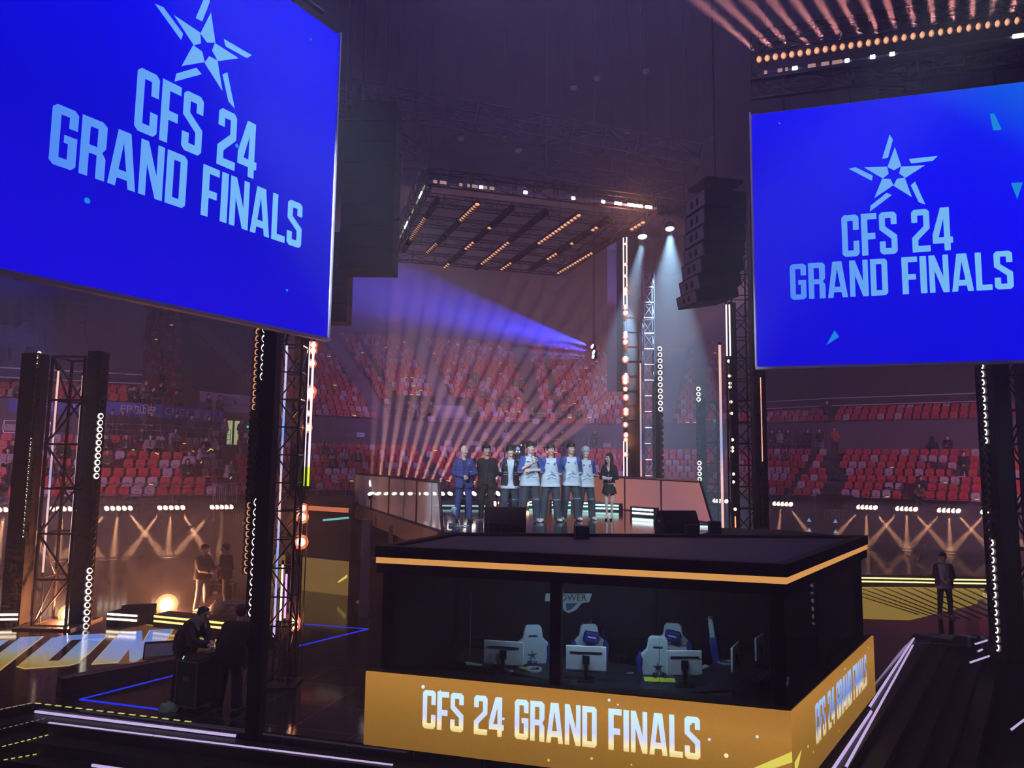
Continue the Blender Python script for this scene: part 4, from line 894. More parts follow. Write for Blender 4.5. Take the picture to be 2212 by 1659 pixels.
# two cold wide beams, four blue beams
for i, (x, y, Y, tx, lab) in enumerate([(1388, 512, 24.0, -.9, 'left'), (1447, 495, 25.0, .1, 'right')]):
    p = at(x, y, Y); o = lamp_thing('wash_lamp', '%s cold lamp throwing a pale blue cone down beside the right speaker stack' % lab, p, (0, -.35, -1), .16, COLDW, 'cold wash lamps'); hang(o, [(0, .12, .1)], .01); spot(p+Vector((0, -.05, -.15)), p+Vector((tx, 1.0, -5)), (.40, .68, 1.0), 26000, 38 if i else 19, .25, .1, 'cold_cone')
BLUEL = glow('lamp_blue', (.45, .65, 1.0), 10.0)
for i, (x, y, tx, ty, a) in enumerate([(1279, 748, 760, 600, 20), (1282, 761, 740, 640, 16), (1281, 770, 760, 730, 8), (1283, 773, 800, 770, 6)]):
    p = at(x, y, 30.0); q = at(tx, ty, 33.0)
    if i != 3: o = lamp_thing('blue_spotlight', '%s of three blue spotlights high beside the pale hanging panel, from the top' % nth(i), p, (q-p).normalized()+Vector((0, -.8, 0)), .10, BLUEL, 'blue spotlights'); hang(o, [(.05, .1, .05)], .008)
    spot(p+(q-p).normalized()*.2, q, (.035, .045, 1.0) if i < 2 else (.10, .22, 1.0), (170000, 110000, 45000, 45000)[i], a, .6, .05, 'blue_beam')
# ================================================================== STANDS: SEATS, RAILS, SIGNS
SEATR = mat('seat_red', (0.72, 0.04, 0.06), 0.35, noise=.15, nscale=3); SEATP = mat('seat_pale', (0.66, 0.46, 0.52), 0.4, noise=.1, nscale=3)
SEATO = mat('seat_orange_red', (0.75, 0.09, 0.06), 0.35, noise=.15, nscale=3)
def seat_mesh(nm, mt):
    m = MB(); w = .21
    bp_ = [(-w*.82, .06), (w*.82, .06), (w, .16), (w*.95, .34), (w*.72, .40), (-w*.72, .40), (-w*.95, .34), (-w, .16)]
    m.prism(bp_, .035, Matrix.Translation((0, .16, .40)) @ Matrix.Rotation(math.radians(-10), 4, 'X'))
    m.prism([(-w*.3, .13), (w*.3, .13), (w*.3, .165), (-w*.3, .165)], .005, Matrix.Translation((0, .150, .40)) @ Matrix.Rotation(math.radians(-10), 4, 'X'), 1)
    m.slab([(-w, -.20), (w, -.20), (w*.9, .18), (-w*.9, .18)], .40, .44); m.slab([(-w*.9, -.22), (w*.9, -.22), (w, -.20), (-w, -.20)], .38, .435)
    m.box((0, .02, .2), (.05, .05, .4), mi=1)
    o = m.build(nm, [mt, BLACKM]); d = o.data; bpy.data.objects.remove(o); return d
SEATM = [seat_mesh('seat_red_mesh', SEATR), seat_mesh('seat_pale_mesh', SEATP), seat_mesh('seat_orange_mesh', SEATO)]
SCOL = ['red', 'pale pink', 'orange-red']
def project(p):
    v = Vector(p)-EYE; z = v.dot(F0); return (W_/2+FPX*v.dot(RR)/z, H_/2-FPX*v.dot(UU)/z, z)
SECN = ['far left', 'left end', 'left', 'left corner', 'centre left', 'centre', 'centre right', 'right corner', 'right', 'far right']
seats = []
SEG_AISLE = {}
def aisle(seg, tier, x):
    """stair gaps given by the picture column they run through"""
    L = AIS[tier]
    return any(a < x < b for a, b in L)
AIS = {'low': [(476, 520), (1779, 1818), (1240, 1262), (1000, 1022)], 'up': [(391, 545), (1780, 1806), (1500, 1530)]}
# stairs climbing across the centre upper stand, given along the front line of each segment
def upgap(seg, s, L, j):
    if seg in (3, 4): 
        for c in (.30, .86):
            if abs(s/L-c) < .055: return True
    if seg == 5 and abs(s/L-.62) < .07: return True
    return False
def rows(tier, n, d0, z0, dd, dr, segs, back=.42):
    for j in range(n):
        P = offl(d0+j*dd+back); z = z0+j*dr
        for sg in segs:
            A, B = P[sg], P[sg+1]; L = (B-A).length; u = (B-A)/L; nrm = Vector((-u.y, u.x)); k = int((L-.2)/.52)
            rz = math.atan2(u.y, u.x)
            for i in range(k):
                s = .36+i*.52+(L-.2-k*.52)/2; p = A+u*s; x, y, dz = project((p.x, p.y, z+.5))
                if not (-30 < x < W_+30 and -20 < y < H_): continue
                if aisle(sg, tier, x): continue
                if tier == 'up' and upgap(sg, s, L, j): continue
                if tier == 'up' and j < 5 and sg in (3, 4) and 838 < x < 1030: continue
                if tier == 'up' and sg in (0, 1, 6, 7, 8) and j > 3: continue
                c = 1 if rnd.random() < .27 else (2 if rnd.random() < .12 else 0)
                seats.append((dz, p.x, p.y, z, rz, c, tier, sg, j, i))
rows('low', LOWR, 0, LZ, LD, LR, range(9)); rows('up', UPR, UD0, UZ, UD, UR, range(9))
seats.sort(key=lambda q: q[0])
def shows(q):
    x, y, _ = project((q[1], q[2], q[3]+.6))
    if 545 < x < 690 or x > 2135 or 75 < x < 90 or (770 < x < 1560 and y > 1040 and x < 1500): return False
    return 0 < x < W_
near = [q for q in seats if shows(q)][:296]; nk = set(id(q) for q in near)
TN = {'low': 'lower', 'up': 'upper'}
for q in near:
    dz, x, y, z, rz, c, tier, sg, j, i = q
    o = bpy.data.objects.new('stadium_seat', SEATM[c]); COL.objects.link(o); o.location = (x, y, z); o.rotation_euler = (0, 0, rz)
    tag(o, '%s plastic seat, %s along the %s row of the %s stand, %s section' % (SCOL[c], nth(i), nth(j), TN[tier], SECN[sg]), 'seat', 'seats of the %s stand' % TN[tier])
# all the further seats as one mass
def mass(name, Q):
    Vs, Fs, Ms = [], [], []; base = []
    for d in SEATM:
        v = np.array([p.co[:] for p in d.vertices]); base.append((v, [tuple(p.vertices) for p in d.polygons], [p.material_index for p in d.polygons]))
    n = 0
    for dz, x, y, z, rz, c, *_ in Q:
        v, f, mi = base[c]; ca, sa = math.cos(rz), math.sin(rz)
        w = np.stack([v[:, 0]*ca-v[:, 1]*sa+x, v[:, 0]*sa+v[:, 1]*ca+y, v[:, 2]+z], 1); Vs.append(w)
        Fs += [tuple(n+k for k in t) for t in f]; Ms += [(c if k == 0 else 3) for k in mi]; n += len(v)
    me = bpy.data.meshes.new(name); me.from_pydata(np.concatenate(Vs).tolist(), [], Fs)
    for mt in (SEATR, SEATP, SEATO, BLACKM): me.materials.append(mt)
    me.polygons.foreach_set('material_index', Ms); me.update()
    o = bpy.data.objects.new(name, me); COL.objects.link(o); return o
tag(mass('stadium_seats', [q for q in seats if id(q) not in nk]), 'rows upon rows of red and pale seats rising in the distant stands', 'seats', kind='stuff')
# stairs in the upper centre stand
def on_line(d, px):
    """plan point on the pushed-out stand line seen at a picture column"""
    P = offl(d)
    for k in range(len(P)-1):
        A, B = P[k], P[k+1]; dd = ray(px, 900); u = B-A; den = u.x*dd.y-u.y*dd.x
        if abs(den) < 1e-6: continue
        s = ((EYE.x-A.x)*dd.y-(EYE.y-A.y)*dd.x)/den
        if 0 <= s <= 1 and (A+u*s).y > 0: return A+u*s, math.atan2(u.y, u.x), k
    return P[4], 0, 4
def stairs(label, seg, c, w, j0, j1):
    t = None
    for j in range(j0, j1):
        for h in (0, 1):
            P = offl(UD0+(j+h*.5)*UD); A, B = P[seg], P[seg+1]; u = (B-A).normalized(); p = A.lerp(B, c); n = Vector((-u.y, u.x)); z = UZ+j*UR+h*UR/2
            if t is None: m = MB(); t = thing('stairway', label, 'stairs', (p.x, p.y, z)); o0 = Vector((p.x, p.y, z))
            q = Vector((p.x+n.x*.2, p.y+n.y*.2, z+.06))-o0
            m.box(q, (w, .40, .20), Matrix.Rotation(math.atan2(u.y, u.x), 3, 'Z'), 0)
            m.box(q+Vector((-n.x*.20, -n.y*.20, .105)), (w, .06, .02), Matrix.Rotation(math.atan2(u.y, u.x), 3, 'Z'), 1)
    m.build('steps', [STEPM, mat('step_nosing', (.55, .30, .34), .6)], t)
stairs('left one of the long stairways climbing between the far centre seats', 3, .30, 1.4, 1, 20)
stairs('middle one of the long stairways climbing between the far centre seats', 3, .86, 1.4, 1, 20)
stairs('second stairway from the right climbing between the far centre seats', 4, .30, 1.4, 1, 20)
stairs('right one of the long stairways climbing between the far centre seats', 5, .62, 1.5, 1, 20)
# railings
RAILM = mat('steel_rail', (.42, .36, .42), .35, .7)
def railing(label, d, z0, heights, px0, px1, posts=1.6, r=.018):
    a, _, k0 = on_line(d, px0); b, _, k1 = on_line(d, px1); P = offl(d); pts = [a]+[P[k] for k in range(k0+1, k1+1)]+[b]
    o = Vector((a.x, a.y, z0)); t = thing('railing', label, 'railing', o); m = MB(); m2 = MB()
    for A, B in zip(pts[:-1], pts[1:]):
        for h in heights: m.tube(Vector((A.x, A.y, z0+h))-o, Vector((B.x, B.y, z0+h))-o, r, 5)
        n = max(1, int((B-A).length/posts))
        for i in range(n+1):
            q = A.lerp(B, i/n); m2.tube(Vector((q.x, q.y, z0))-o, Vector((q.x, q.y, z0+max(heights)))-o, r, 5)
    m.build('bars', RAILM, t); m2.build('uprights', RAILM, t); return t
railing('steel railing along the walkway above the left lower seats', 6.9, zw, (.45, .75, 1.05), 222, 500)
railing('steel railing along the walkway at the far left', 6.9, zw, (.45, .75, 1.05), 10, 110)
railing('low front railing of the left lower stand', .05, LZ, (.45, .95), 200, 470)
railing('front railing behind the crossing of the left corner', .05, LZ, (.5, 1.0), 690, 960)
railing('walkway railing behind the standing group', 6.9, zw, (.5, 1.05), 700, 1330)
railing('upper tier railing across the centre stand', 8.25, 7.1, (.5, 1.0), 700, 1335, 2.4)
railing('walkway railing at the left end of the right stand', 6.9, zw, (.45, .75, 1.05), 1650, 1776)
railing('upper railing at the left end of the right stand', 8.25, 7.1, (.3, .6, .9), 1650, 1800)
railing('short front railing low at the left of the right stand', .05, LZ, (.45, .75), 1700, 1756)
# gate of upright bars below the left aisle
a, r1, _ = on_line(-.05, 471); b, _, _ = on_line(-.05, 520); t = thing('barred_gate', 'gate of upright steel bars at the foot of the left aisle', 'gate', (a.x, a.y, LZ), math.atan2((b-a).y, (b-a).x)); L = (b-a).length
m = MB(); [m.tube((L*i/12, 0, -.75), (L*i/12, 0, .95), .012, 5) for i in range(13)]; m.tube((0, 0, .95), (L, 0, .95), .02); m.tube((0, 0, -.75), (L, 0, -.75), .02); m.tube((L/2, 0, -.75), (L/2, 0, .95), .03); m.build('bars', RAILM, t)
# small white signs on the rails
SIGNM = mat('sign_white', (.55, .47, .56), .6)
def sign(label, d, z, px, w, h, mt=None, txt=None, tm=None):
    p, rz, _ = on_line(d, px); t = thing('sign_board', label, 'sign', (p.x, p.y, z), rz); MB().box((0, -.03, h/2), (w, .02, h)).build('board', mt or SIGNM, t)
    if txt: o = btext('lettering', txt, h*.6, tm or BLACKM, t); o.location = (0, -.045, h/2)
    else: MB().box((-w*.2, -.045, h/2), (.015, .01, h*.8)).build('divider', BLACKM, t)
    return t
sign('small white sign on the walkway railing at the far left', 6.85, zw+.55, 23, .62, .32); sign('small white sign on the left walkway railing beside the lit doorway', 6.85, zw+.6, 467, .5, .32)
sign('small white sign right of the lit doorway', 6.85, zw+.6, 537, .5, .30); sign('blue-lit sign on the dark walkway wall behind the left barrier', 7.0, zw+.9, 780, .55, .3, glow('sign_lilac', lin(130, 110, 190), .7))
for k, px in enumerate((969, 1027, 1311)): sign('small pale sign, %s from the left on the railing behind the standing group' % nth(k), 6.85, zw+.5, px, .55, .32)
for k, px in enumerate((932, 1010, 1158)): sign('small pale sign, %s from the left on the upper centre railing' % nth(k), 8.2, 7.25, px, .55, .4)
sign('white arrow sign at the left end of the right upper railing', 8.2, 7.5, 1655, .55, .28); sign('white sign at the right end of the short walkway railing of the right stand', 6.85, zw+.55, 1768, .62, .34)
for lb, px, d, z in (('small green exit light right of the lit doorway', 537, 8.0, 6.35), ('small green exit light behind the head of the woman', 1324, 8.0, 5.3), ('small green exit light between the far ring lamps and the right tower', 1545, 8.0, 7.5), ('small green exit light above the right lower seats', 2083, 8.0, 5.3)):
    p, rz, _ = on_line(d, px); t = thing('exit_light', lb, 'light', (p.x, p.y, z), rz); MB().box((0, 0, 0), (.26, .05, .15)).build('lamp', glow('green_exit', (.02, .9, .35), 1.3), t); MB().box((0, .05, 0), (.32, .05, .20)).build('case', BLACK, t)
# banner on the mezzanine wall
def wall_pt(d, px, z): p, rz, _ = on_line(d, px); return Vector((p.x, p.y, z)), rz
t0, _ = wall_pt(8.05, 16, 6.5); t1, _ = wall_pt(8.05, 250, 6.5)
segs = [(16, 178), (178, 352), (352, 466)]
BAN = mat('banner_blue', (.10, .14, .62), .8, nscale=2); BANT = mat('banner_letters', (.85, .82, .95), .8)
t = thing('banner', 'long blue cheering banner with pale lettering hung across the left mezzanine', 'banner', (t0.x, t0.y, 6.45))
P = offl(8.0); pts = [wall_pt(8.0, x, 0)[0].xy for x in (16, 60, 110, 170, 230, 290, 350, 410, 450, 483)]
m = MB(); o0 = Vector((t0.x, t0.y, 6.45))
for A, B in zip(pts[:-1], pts[1:]):
    n = Vector((-(B-A).y, (B-A).x)).normalized()*.02
    m.add([Vector((*(A), 6.50))-o0, Vector((*(B), 6.50))-o0, Vector((*(B), 7.26))-o0, Vector((*(A), 7.26))-o0, Vector((*(A+n), 6.50))-o0, Vector((*(B+n), 6.50))-o0, Vector((*(B+n), 7.26))-o0, Vector((*(A+n), 7.26))-o0], [(0, 1, 2, 3), (5, 4, 7, 6), (3, 2, 6, 7), (1, 0, 4, 5)])
m.build('cloth', BAN, t)
for s, px in (('EP', 60), ('加', 82), ('油', 100), ('P', 162), ('雄', 205), ('英', 184), ('，', 229), ('EP', 271), ('加', 299), ('油', 322), ('！', 340), ('C', 362), ('N', 377), ('C', 392), ('F', 406), ('加', 425), ('油', 446), ('！', 464), ('！', 480)):
    p, rz = wall_pt(7.96, px, 6.88); o = btext('lettering', s, .60, BANT, t, .004); o.location = p-o0; o.rotation_euler = (0, 0, rz)
# white vomitory walls, lit door
VOM = mat('white_wall', (.50, .42, .55), .8)
def vom(label, px0, px1, d, z0, z1, taper=.6):
    a, rz, _ = on_line(d, px0); b, _, _ = on_line(d, px1); t = thing('parapet_wall', label, 'wall', (a.x, a.y, z0), math.atan2((b-a).y, (b-a).x)); L = (b-a).length; h = z1-z0
    MB().prism([(0, 0), (L, 0), (L-taper, h), (0, h)], .15).build('panel', VOM, t); MB().box((L/2-.2, -.01, h*.42), (L*.9, .012, .03)).build('groove', mat('groove', (.2, .16, .26), .8), t)
vom('white parapet wall of the entrance in the centre stand with two people before it', 880, 1022, 9.2, 6.75, 8.55, .8)
vom('white parapet wall above the lit doorway in the left stand', 429, 552, 8.9, 7.25, 8.4, 0)
a, rz, _ = on_line(8.12, 489); b, _, _ = on_line(8.12, 520); L = (b-a).length
d_ = bpy.data.objects.new('door_1', None); COL.objects.link(d_); d_.location = (a.x, a.y, zw); d_.rotation_euler = (0, 0, math.atan2((b-a).y, (b-a).x)); struct(d_)
LITD = glow('lit_doorway', lin(190, 205, 150), .9)
MB().box((L*.27, -.02, .95), (L*.34, .02, 1.5)).build('pane', LITD, d_); MB().box((L*.76, -.02, .95), (L*.34, .02, 1.5)).build('pane', LITD, d_); MB().box((L/2, .0, 1.0), (L*1.15, .03, 2.0)).build('door_frame', BLACKM, d_)
# lamp groups along the foot of the stands
FLM = glow('par_lens', (1.0, .72, .52), 6.0)
gi = 0
for g, (x0, x1) in enumerate([(3, 54), (128, 178), (244, 294), (357, 406), (469, 509), (1541, 1566), (1669, 1703), (1848, 1883), (1931, 1969), (2020, 2060), (2112, 2140)]):
    side = 'left' if g < 5 else 'right'; idx = g if g < 5 else g-5
    for i in range(5):
        px = x0+(x1-x0)*i/4; p, rz, _ = on_line(-.35, px); f = (i-2)/2.0
        lamp_thing('par_lamp', '%s lamp of the %s orange lamp group from the left under the %s stand' % (nth(i), nth(idx), side), (p.x, p.y, 2.08), (0, -1, -.35), .12 if g < 5 else .14, FLM, 'orange lamps under the stands')
        out = Vector((math.sin(rz), -math.cos(rz), 0)); al = Vector((math.cos(rz), math.sin(rz), 0))
        if g in (5,) or i in (1, 3): continue
        q = Vector((p.x, p.y, 1.86))+out*.22; spot(q, q+al*f*(1.3 if g % 2 == 0 or g > 5 else 1.0)*1.0+out*.5+Vector((0, 0, -1.6)), (1.0, .45, .22), 20000, 12, .8, .05, 'par_beam')
    a, _, _ = on_line(-.22, x0-3); b, _, _ = on_line(-.22, x1+3)
    t = thing('lamp_bar', 'black bar carrying the %s orange lamp group from the left under the %s stand' % (nth(idx), side), 'bar', (a.x, a.y, 2.25)); MB().tube((0, 0, 0), (b.x-a.x, b.y-a.y, 0), .035).build('bar', BLACK, t)
# low haze banks behind the floor
def bank(label, c, s, dens):
    o = MB().box(c, s).build('haze_bank', []); mt = bpy.data.materials.new('bank'); mt.use_nodes = True; n = mt.node_tree; n.nodes.clear(); v = n.nodes.new('ShaderNodeVolumeScatter'); v.inputs['Density'].default_value = dens; v.inputs['Color'].default_value = (1, .93, .9, 1)
    q = n.nodes.new('ShaderNodeOutputMaterial'); n.links.new(v.outputs[0], q.inputs['Volume']); o.data.materials.append(mt); tag(o, label, 'haze', kind='stuff')
bank('low bank of orange-lit haze behind the floor at left', (-19, 28.6, 1.35), (27, 10, 2.5), .075)
bank('low bank of haze behind the floor at right', (21, 35, 1.25), (22, 16, 2.3), .04)
# black box speaker and scoreboard of the right aisle, four small blue lamps
p, rz, _ = on_line(-.4, 1798); t = thing('black_box_sign', 'black box hanging over the foot of the right aisle', 'box', (p.x, p.y, 2.1), rz); MB().box((0, 0, .3), (1.9, .4, .62)).build('body', BLACKM, t)
t = thing('window_grid', 'small barred window under the black box of the right aisle', 'window', (p.x, p.y, 1.3), rz); m = MB(); [m.box((x, 0, .3), (.04, .05, .5)) for x in np.linspace(-.55, .55, 7)]; m.box((0, 0, .55), (1.15, .05, .05)); m.box((0, 0, .05), (1.15, .05, .05)); m.build('bars', RAILM, t)
TRI = glow('tri_cyan', lin(150, 215, 235), 1.2)
for lb, px, z in (('upper left', 1741, 1.17), ('lower left', 1741, .62), ('upper right', 1797, 1.17), ('lower right', 1797, .62)):
    p = on_line(-.5, px)[0]; t = thing('triangle_lamp', '%s of the four small cyan triangle lamps under the right stand' % lb, 'light', (p.x, p.y, z)); MB().prism([(-.12, 0), (.12, 0), (0, .2)], .03).build('lamp', TRI, t)

# ================================================================== FLOOR GRAPHICS AND FLOOR GEAR
def fpoly(m, pts, z0, z1, mi=0):
    m.slab([tuple(onz(x, y, 0).xy) for x, y in pts], z0, z1, mi)
Z4 = lambda pts: [(x/5.027, 1280+y/5.027) for x, y in pts]
FG = bpy.data.materials.new('floor_letters'); FG.use_nodes = True
_b = FG.node_tree.nodes['Principled BSDF']; N = FG.node_tree.nodes; L_ = FG.node_tree.links
_b.inputs['Base Color'].default_value = (.02, .02, .02, 1); _b.inputs['Roughness'].default_value = .12
tc = N.new('ShaderNodeTexCoord'); sp = N.new('ShaderNodeSeparateXYZ'); L_.new(tc.outputs['Object'], sp.inputs[0])
dm = N.new('ShaderNodeVectorMath'); dm.operation = 'DOT_PRODUCT'; dm.inputs[1].default_value = (.22, 1, 0); L_.new(tc.outputs['Object'], dm.inputs[0])
mr = N.new('ShaderNodeMapRange'); mr.inputs[1].default_value = 11.4; mr.inputs[2].default_value = 15.9; L_.new(dm.outputs['Value'], mr.inputs[0])
cr = N.new('ShaderNodeValToRGB'); e = cr.color_ramp.elements; e[0].position = 0; e[0].color = (*lin(140, 98, 48), 1); e[1].position = 1; e[1].color = (*lin(112, 150, 232), 1)
for pz, c in ((.45, lin(172, 138, 62)), (.60, lin(168, 160, 130)), (.72, lin(140, 160, 205))): q = e.new(pz); q.color = (*c, 1)
L_.new(mr.outputs[0], cr.inputs[0]); L_.new(cr.outputs[0], _b.inputs['Emission Color']); _b.inputs['Emission Strength'].default_value = .8; FG.cycles.emission_sampling = 'AUTO'
OUTL = glow('letter_edge', lin(225, 190, 110), .8); TAN = mat('tan_floor', (.02, .02, .02), .1, 0, lin(122, 78, 46), .7, noise=0)
m = MB()
fpoly(m, Z4([(1020, 775), (1330, 400), (1590, 345), (2090, 398), (1960, 670), (1480, 775)]), .001, .004, 1)
fpoly(m, Z4([(-60, 880), (-60, 700), (220, 490), (470, 480), (0, 845)]), .001, .007, 0)
fpoly(m, Z4([(-80, 520), (90, 518), (-80, 640)]), .001, .007, 0)
# O as two halves round its counter
fpoly(m, Z4([(182, 805), (560, 495), (700, 468), (1090, 450), (1172, 462), (1085, 535), (895, 508), (780, 515), (522, 745)]), .001, .007, 0)
fpoly(m, Z4([(182, 805), (522, 745), (640, 742), (895, 508), (1130, 497), (1172, 462), (860, 765), (740, 797), (270, 830)]), .001, .007, 0)
fpoly(m, Z4([(995, 782), (1305, 435), (1540, 418), (1550, 545), (1610, 640), (1405, 612), (1285, 765)]), .001, .010, 0)
fpoly(m, Z4([(1405, 757), (1402, 600), (1550, 545), (1625, 412), (1880, 400), (1790, 560), (1470, 757)]), .001, .009, 0)
fpoly(m, Z4([(1870, 515), (1925, 485), (1990, 492)]), .001, .010, 2)
def fline(m, pts, w, mi, z=.011):
    P = [onz(x, y, 0).xy for x, y in pts]
    for A, B in zip(P[:-1], P[1:]):
        n = Vector((-(B-A).y, (B-A).x)).normalized()*w/2; m.slab([tuple(A-n), tuple(B-n), tuple(B+n), tuple(A+n)], .001, z, mi)
fline(m, Z4([(182, 805), (270, 830), (740, 797), (860, 765), (1172, 462), (1090, 450)]), .018, 2); fline(m, Z4([(1285, 765), (995, 782), (1305, 435)]), .018, 2); fline(m, Z4([(0, 845), (470, 480), (220, 490)]), .018, 2)
fline(m, Z4([(1550, 545), (1625, 412), (1880, 400), (1790, 560)]), .018, 2); fline(m, Z4([(1590, 352), (2085, 398), (1970, 650)]), .018, 2)
tag(m.build('floor_picture', [FG, TAN, OUTL]), 'huge gold and blue letters glowing in the floor at left', 'floor picture')
BLU = glow('blue_line', lin(30, 50, 235), .95, sample=True)
m = MB(); fline(m, [(420, 1448), (173, 1511), (360, 1535)], .075, 0, .005); tag(m.build('floor_line', BLU), 'blue glowing arrow line in the floor left of the foreground technicians', 'floor line')
m = MB(); fline(m, [(612, 1345), (795, 1359), (612, 1404)], .085, 0, .005); tag(m.build('floor_line', BLU), 'blue glowing arrow line in the floor between left tower and booth', 'floor line')
GL2 = [(.0, lin(120, 92, 30)), (.5, lin(190, 165, 75)), (1, lin(165, 150, 100))]
m = MB(); fpoly(m, [(1800, 1335), (1800, 1268), (2130, 1268), (2110, 1305), (1965, 1340)], .001, .004, 0)
for k in range(12): fline(m, [(1800+k*28, 1270), (1985+k*22, 1338-abs(k-5)*2)], .10, 1, .006)
tag(m.build('floor_picture', [glow('gold_floor', lin(172, 140, 60), .7, True), BLACK]), 'gold letters glowing in the floor at right behind the lanyard man', 'floor picture')
# long ledge
A, B = onz(129, 1497, 0), onz(560, 1415, 0); d = (B-A).xy; rz = math.atan2(d.y, d.x); L = d.length
t = thing('stage_ledge', 'long low black ledge crossing the floor behind the foreground technicians', 'ledge', A, rz)
m = MB(); [m.box((L*(i+.5)/5, .12, .12), (L/5-.02, .26, .24)) for i in range(5)]; m.build('casing', mat('ledge_black', (.02, .018, .022), .35), t)
m = MB(); [m.box((L*(i+.5)/5, .0, .245), (L/5-.03, .02, .01)) for i in range(5)]; m.build('top_trim', mat('ledge_trim', (.32, .34, .42), .3, .5), t)
STR = glow('warm_bar', (1.0, .78, .58), 5.0); STY = glow('yellow_bar', (1.0, .62, .16), 2.6)
def lightstep(label, a, b, Ya, Yb, mt, h=.32):
    P, Q_ = at(a, 1300, Ya), at(b, 1300, Yb); d = (Q_-P).xy; t = thing('light_step', label, 'light', (P.x, P.y, 0), math.atan2(d.y, d.x)); L = d.length
    MB().box((L/2, .25, h/2), (L, .5, h)).build('step_body', BLACK, t); m = MB(); m.box((L/2, -.01, h*.86), (L-.04, .02, .045)); m.box((L/2, -.01, h*.50), (L-.04, .02, .045)); m.build('light_lines', mt, t)
lightstep('low step with two glaring light lines at the far left edge', -30, 43, 19.2, 19.3, STR); lightstep('low step with two bright light lines left of the far wedge speaker', 233, 300, 19.5, 19.3, STR)
lightstep('long low step with two yellow light lines behind the far wedge speaker', 334, 575, 19.3, 18.2, STY); lightstep('long low step with two yellow light lines at right behind the lanyard man', 1850, 2150, 27.2, 27.0, glow('yellow_bright', (1, .72, .25), 3.2), .34)
led_tube('salmon horizontal tube over the dark wall right of the left tower', 662, 1097, 757, 1103, 23, .07, glow('salmon_bar', lin(226, 120, 80), .9), False)
led_tube('short teal tube under the salmon one', 695, 1124, 757, 1118, 22.5, .03, glow('teal_bar', lin(120, 210, 200), .9), False)
# opposite booth
A, B = onz(648, 1203, 1.08), onz(750, 1213, 1.08); A = Vector((A.x-1.6, A.y+.9, 0)); d = Vector((B.x-A.x, B.y-A.y)); t = thing('player_booth', 'second dark player booth with a gold panel far behind the left tower', 'booth', (A.x, A.y, 0), math.atan2(d.y, d.x)); L = d.length
m = MB(); m.box((L/2, 1.6, 1.95), (L, 3.0, 1.7)); m.box((L/2, 1.6, 2.85), (L+.3, 3.3, .22)); m.build('cabin', BLACKM, t); MB().box((L/2, 1.6, .5), (L-.1, 3.0, 1.0)).build('base', BLACKM, t)
m = MB(); m.box((L/2, .06, .54), (L, .06, 1.06), mi=0); m.prism([(L*.90, .42), (L*.91, .38), (L, .58), (L, .68)], .004, Matrix.Translation((0, .02, 0)), 1); m.build('gold_panel', [glow('dull_gold', lin(132, 104, 50), .8), YEL], t)
wedge('dark wedge speaker by the light lines on the far left floor', 300, 1344, 0, math.radians(20), .75, s=1.1); wedge('wedge speaker lying on the glowing letter N', 345, 1420, 0, math.radians(200), .80, s=.78, grille=mat('pale_grille', (.42, .52, .60), .6, bump=.3, nscale=100))
# tubes on the steps in front
STW = glow('step_tube_white', lin(214, 190, 245), .95, True)
def gtube(label, a, b, z, mt=STW, r=.022, brk=0):
    P, Q_ = onz(a[0], a[1], z), onz(b[0], b[1], z); t = thing('step_tube', label, 'light', P, 0, 'light tubes on the stage steps'); m = MB(); n = max(1, brk)
    for k in range(n): m.tube((Q_-P)*(k/n)+((Q_-P).normalized()*.01), (Q_-P)*((k+1)/n)-((Q_-P).normalized()*.01), r, 6)
    m.build('tube', mt, t); m = MB(); d = (Q_-P).normalized(); m.tube(-d*.02, d*.0, r*1.2, 6); m.tube(Q_-P, Q_-P+d*.02, r*1.2, 6); m.build('end_cap', BLACK, t)
gtube('uppermost white tube on the front steps left of the booth', (75, 1537), (511, 1590), -.12, brk=2); gtube('long second white tube on the front steps', (104, 1562), (850, 1654), -.165, brk=3)
gtube('third white tube low at the bottom edge', (198, 1653), (390, 1680), -.40); gtube('short white tube below the first at the stage corner', (72, 1553), (100, 1556), -.19)
gtube('inner white tube down the right flank steps, upper half', (1974, 1379), (1877, 1529), -.12, r=.026); gtube('inner white tube down the right flank steps, lower half', (1882, 1537), (1795, 1668), -.12, r=.026); gtube('outer white tube down the right flank steps', (1972, 1394), (1826, 1660), -.165, r=.026, brk=2)
DIMT = glow('step_tube_dim', lin(150, 120, 150), .8); gtube('dim third tube, partly a reflection, down the right flank steps', (1962, 1462), (1873, 1660), -.36, DIMT, .014); gtube('dim fourth tube down the right flank steps', (1976, 1520), (1902, 1660), -.48, glow('tube_cream', lin(200, 185, 150), .8), .012, 3)  # third line is partly a reflection, built here as a glowing tube
for lb, a, b, z in (('slanting white tube at the right edge, uppermost', (2104, 1392), (2153, 1377), -.1), ('second slanting white tube at the right edge', (2093, 1432), (2137, 1417), -.3), ('short slanting tube between the two at the right edge', (2110, 1408), (2122, 1403), -.2), ('pink slanting tube in the lower right corner', (2182, 1578), (2216, 1552), -.9)): gtube(lb, a, b, z)
YD = glow('yellow_dash', lin(226, 222, 110), .9); GD = glow('grey_dash', lin(150, 140, 140), .55)
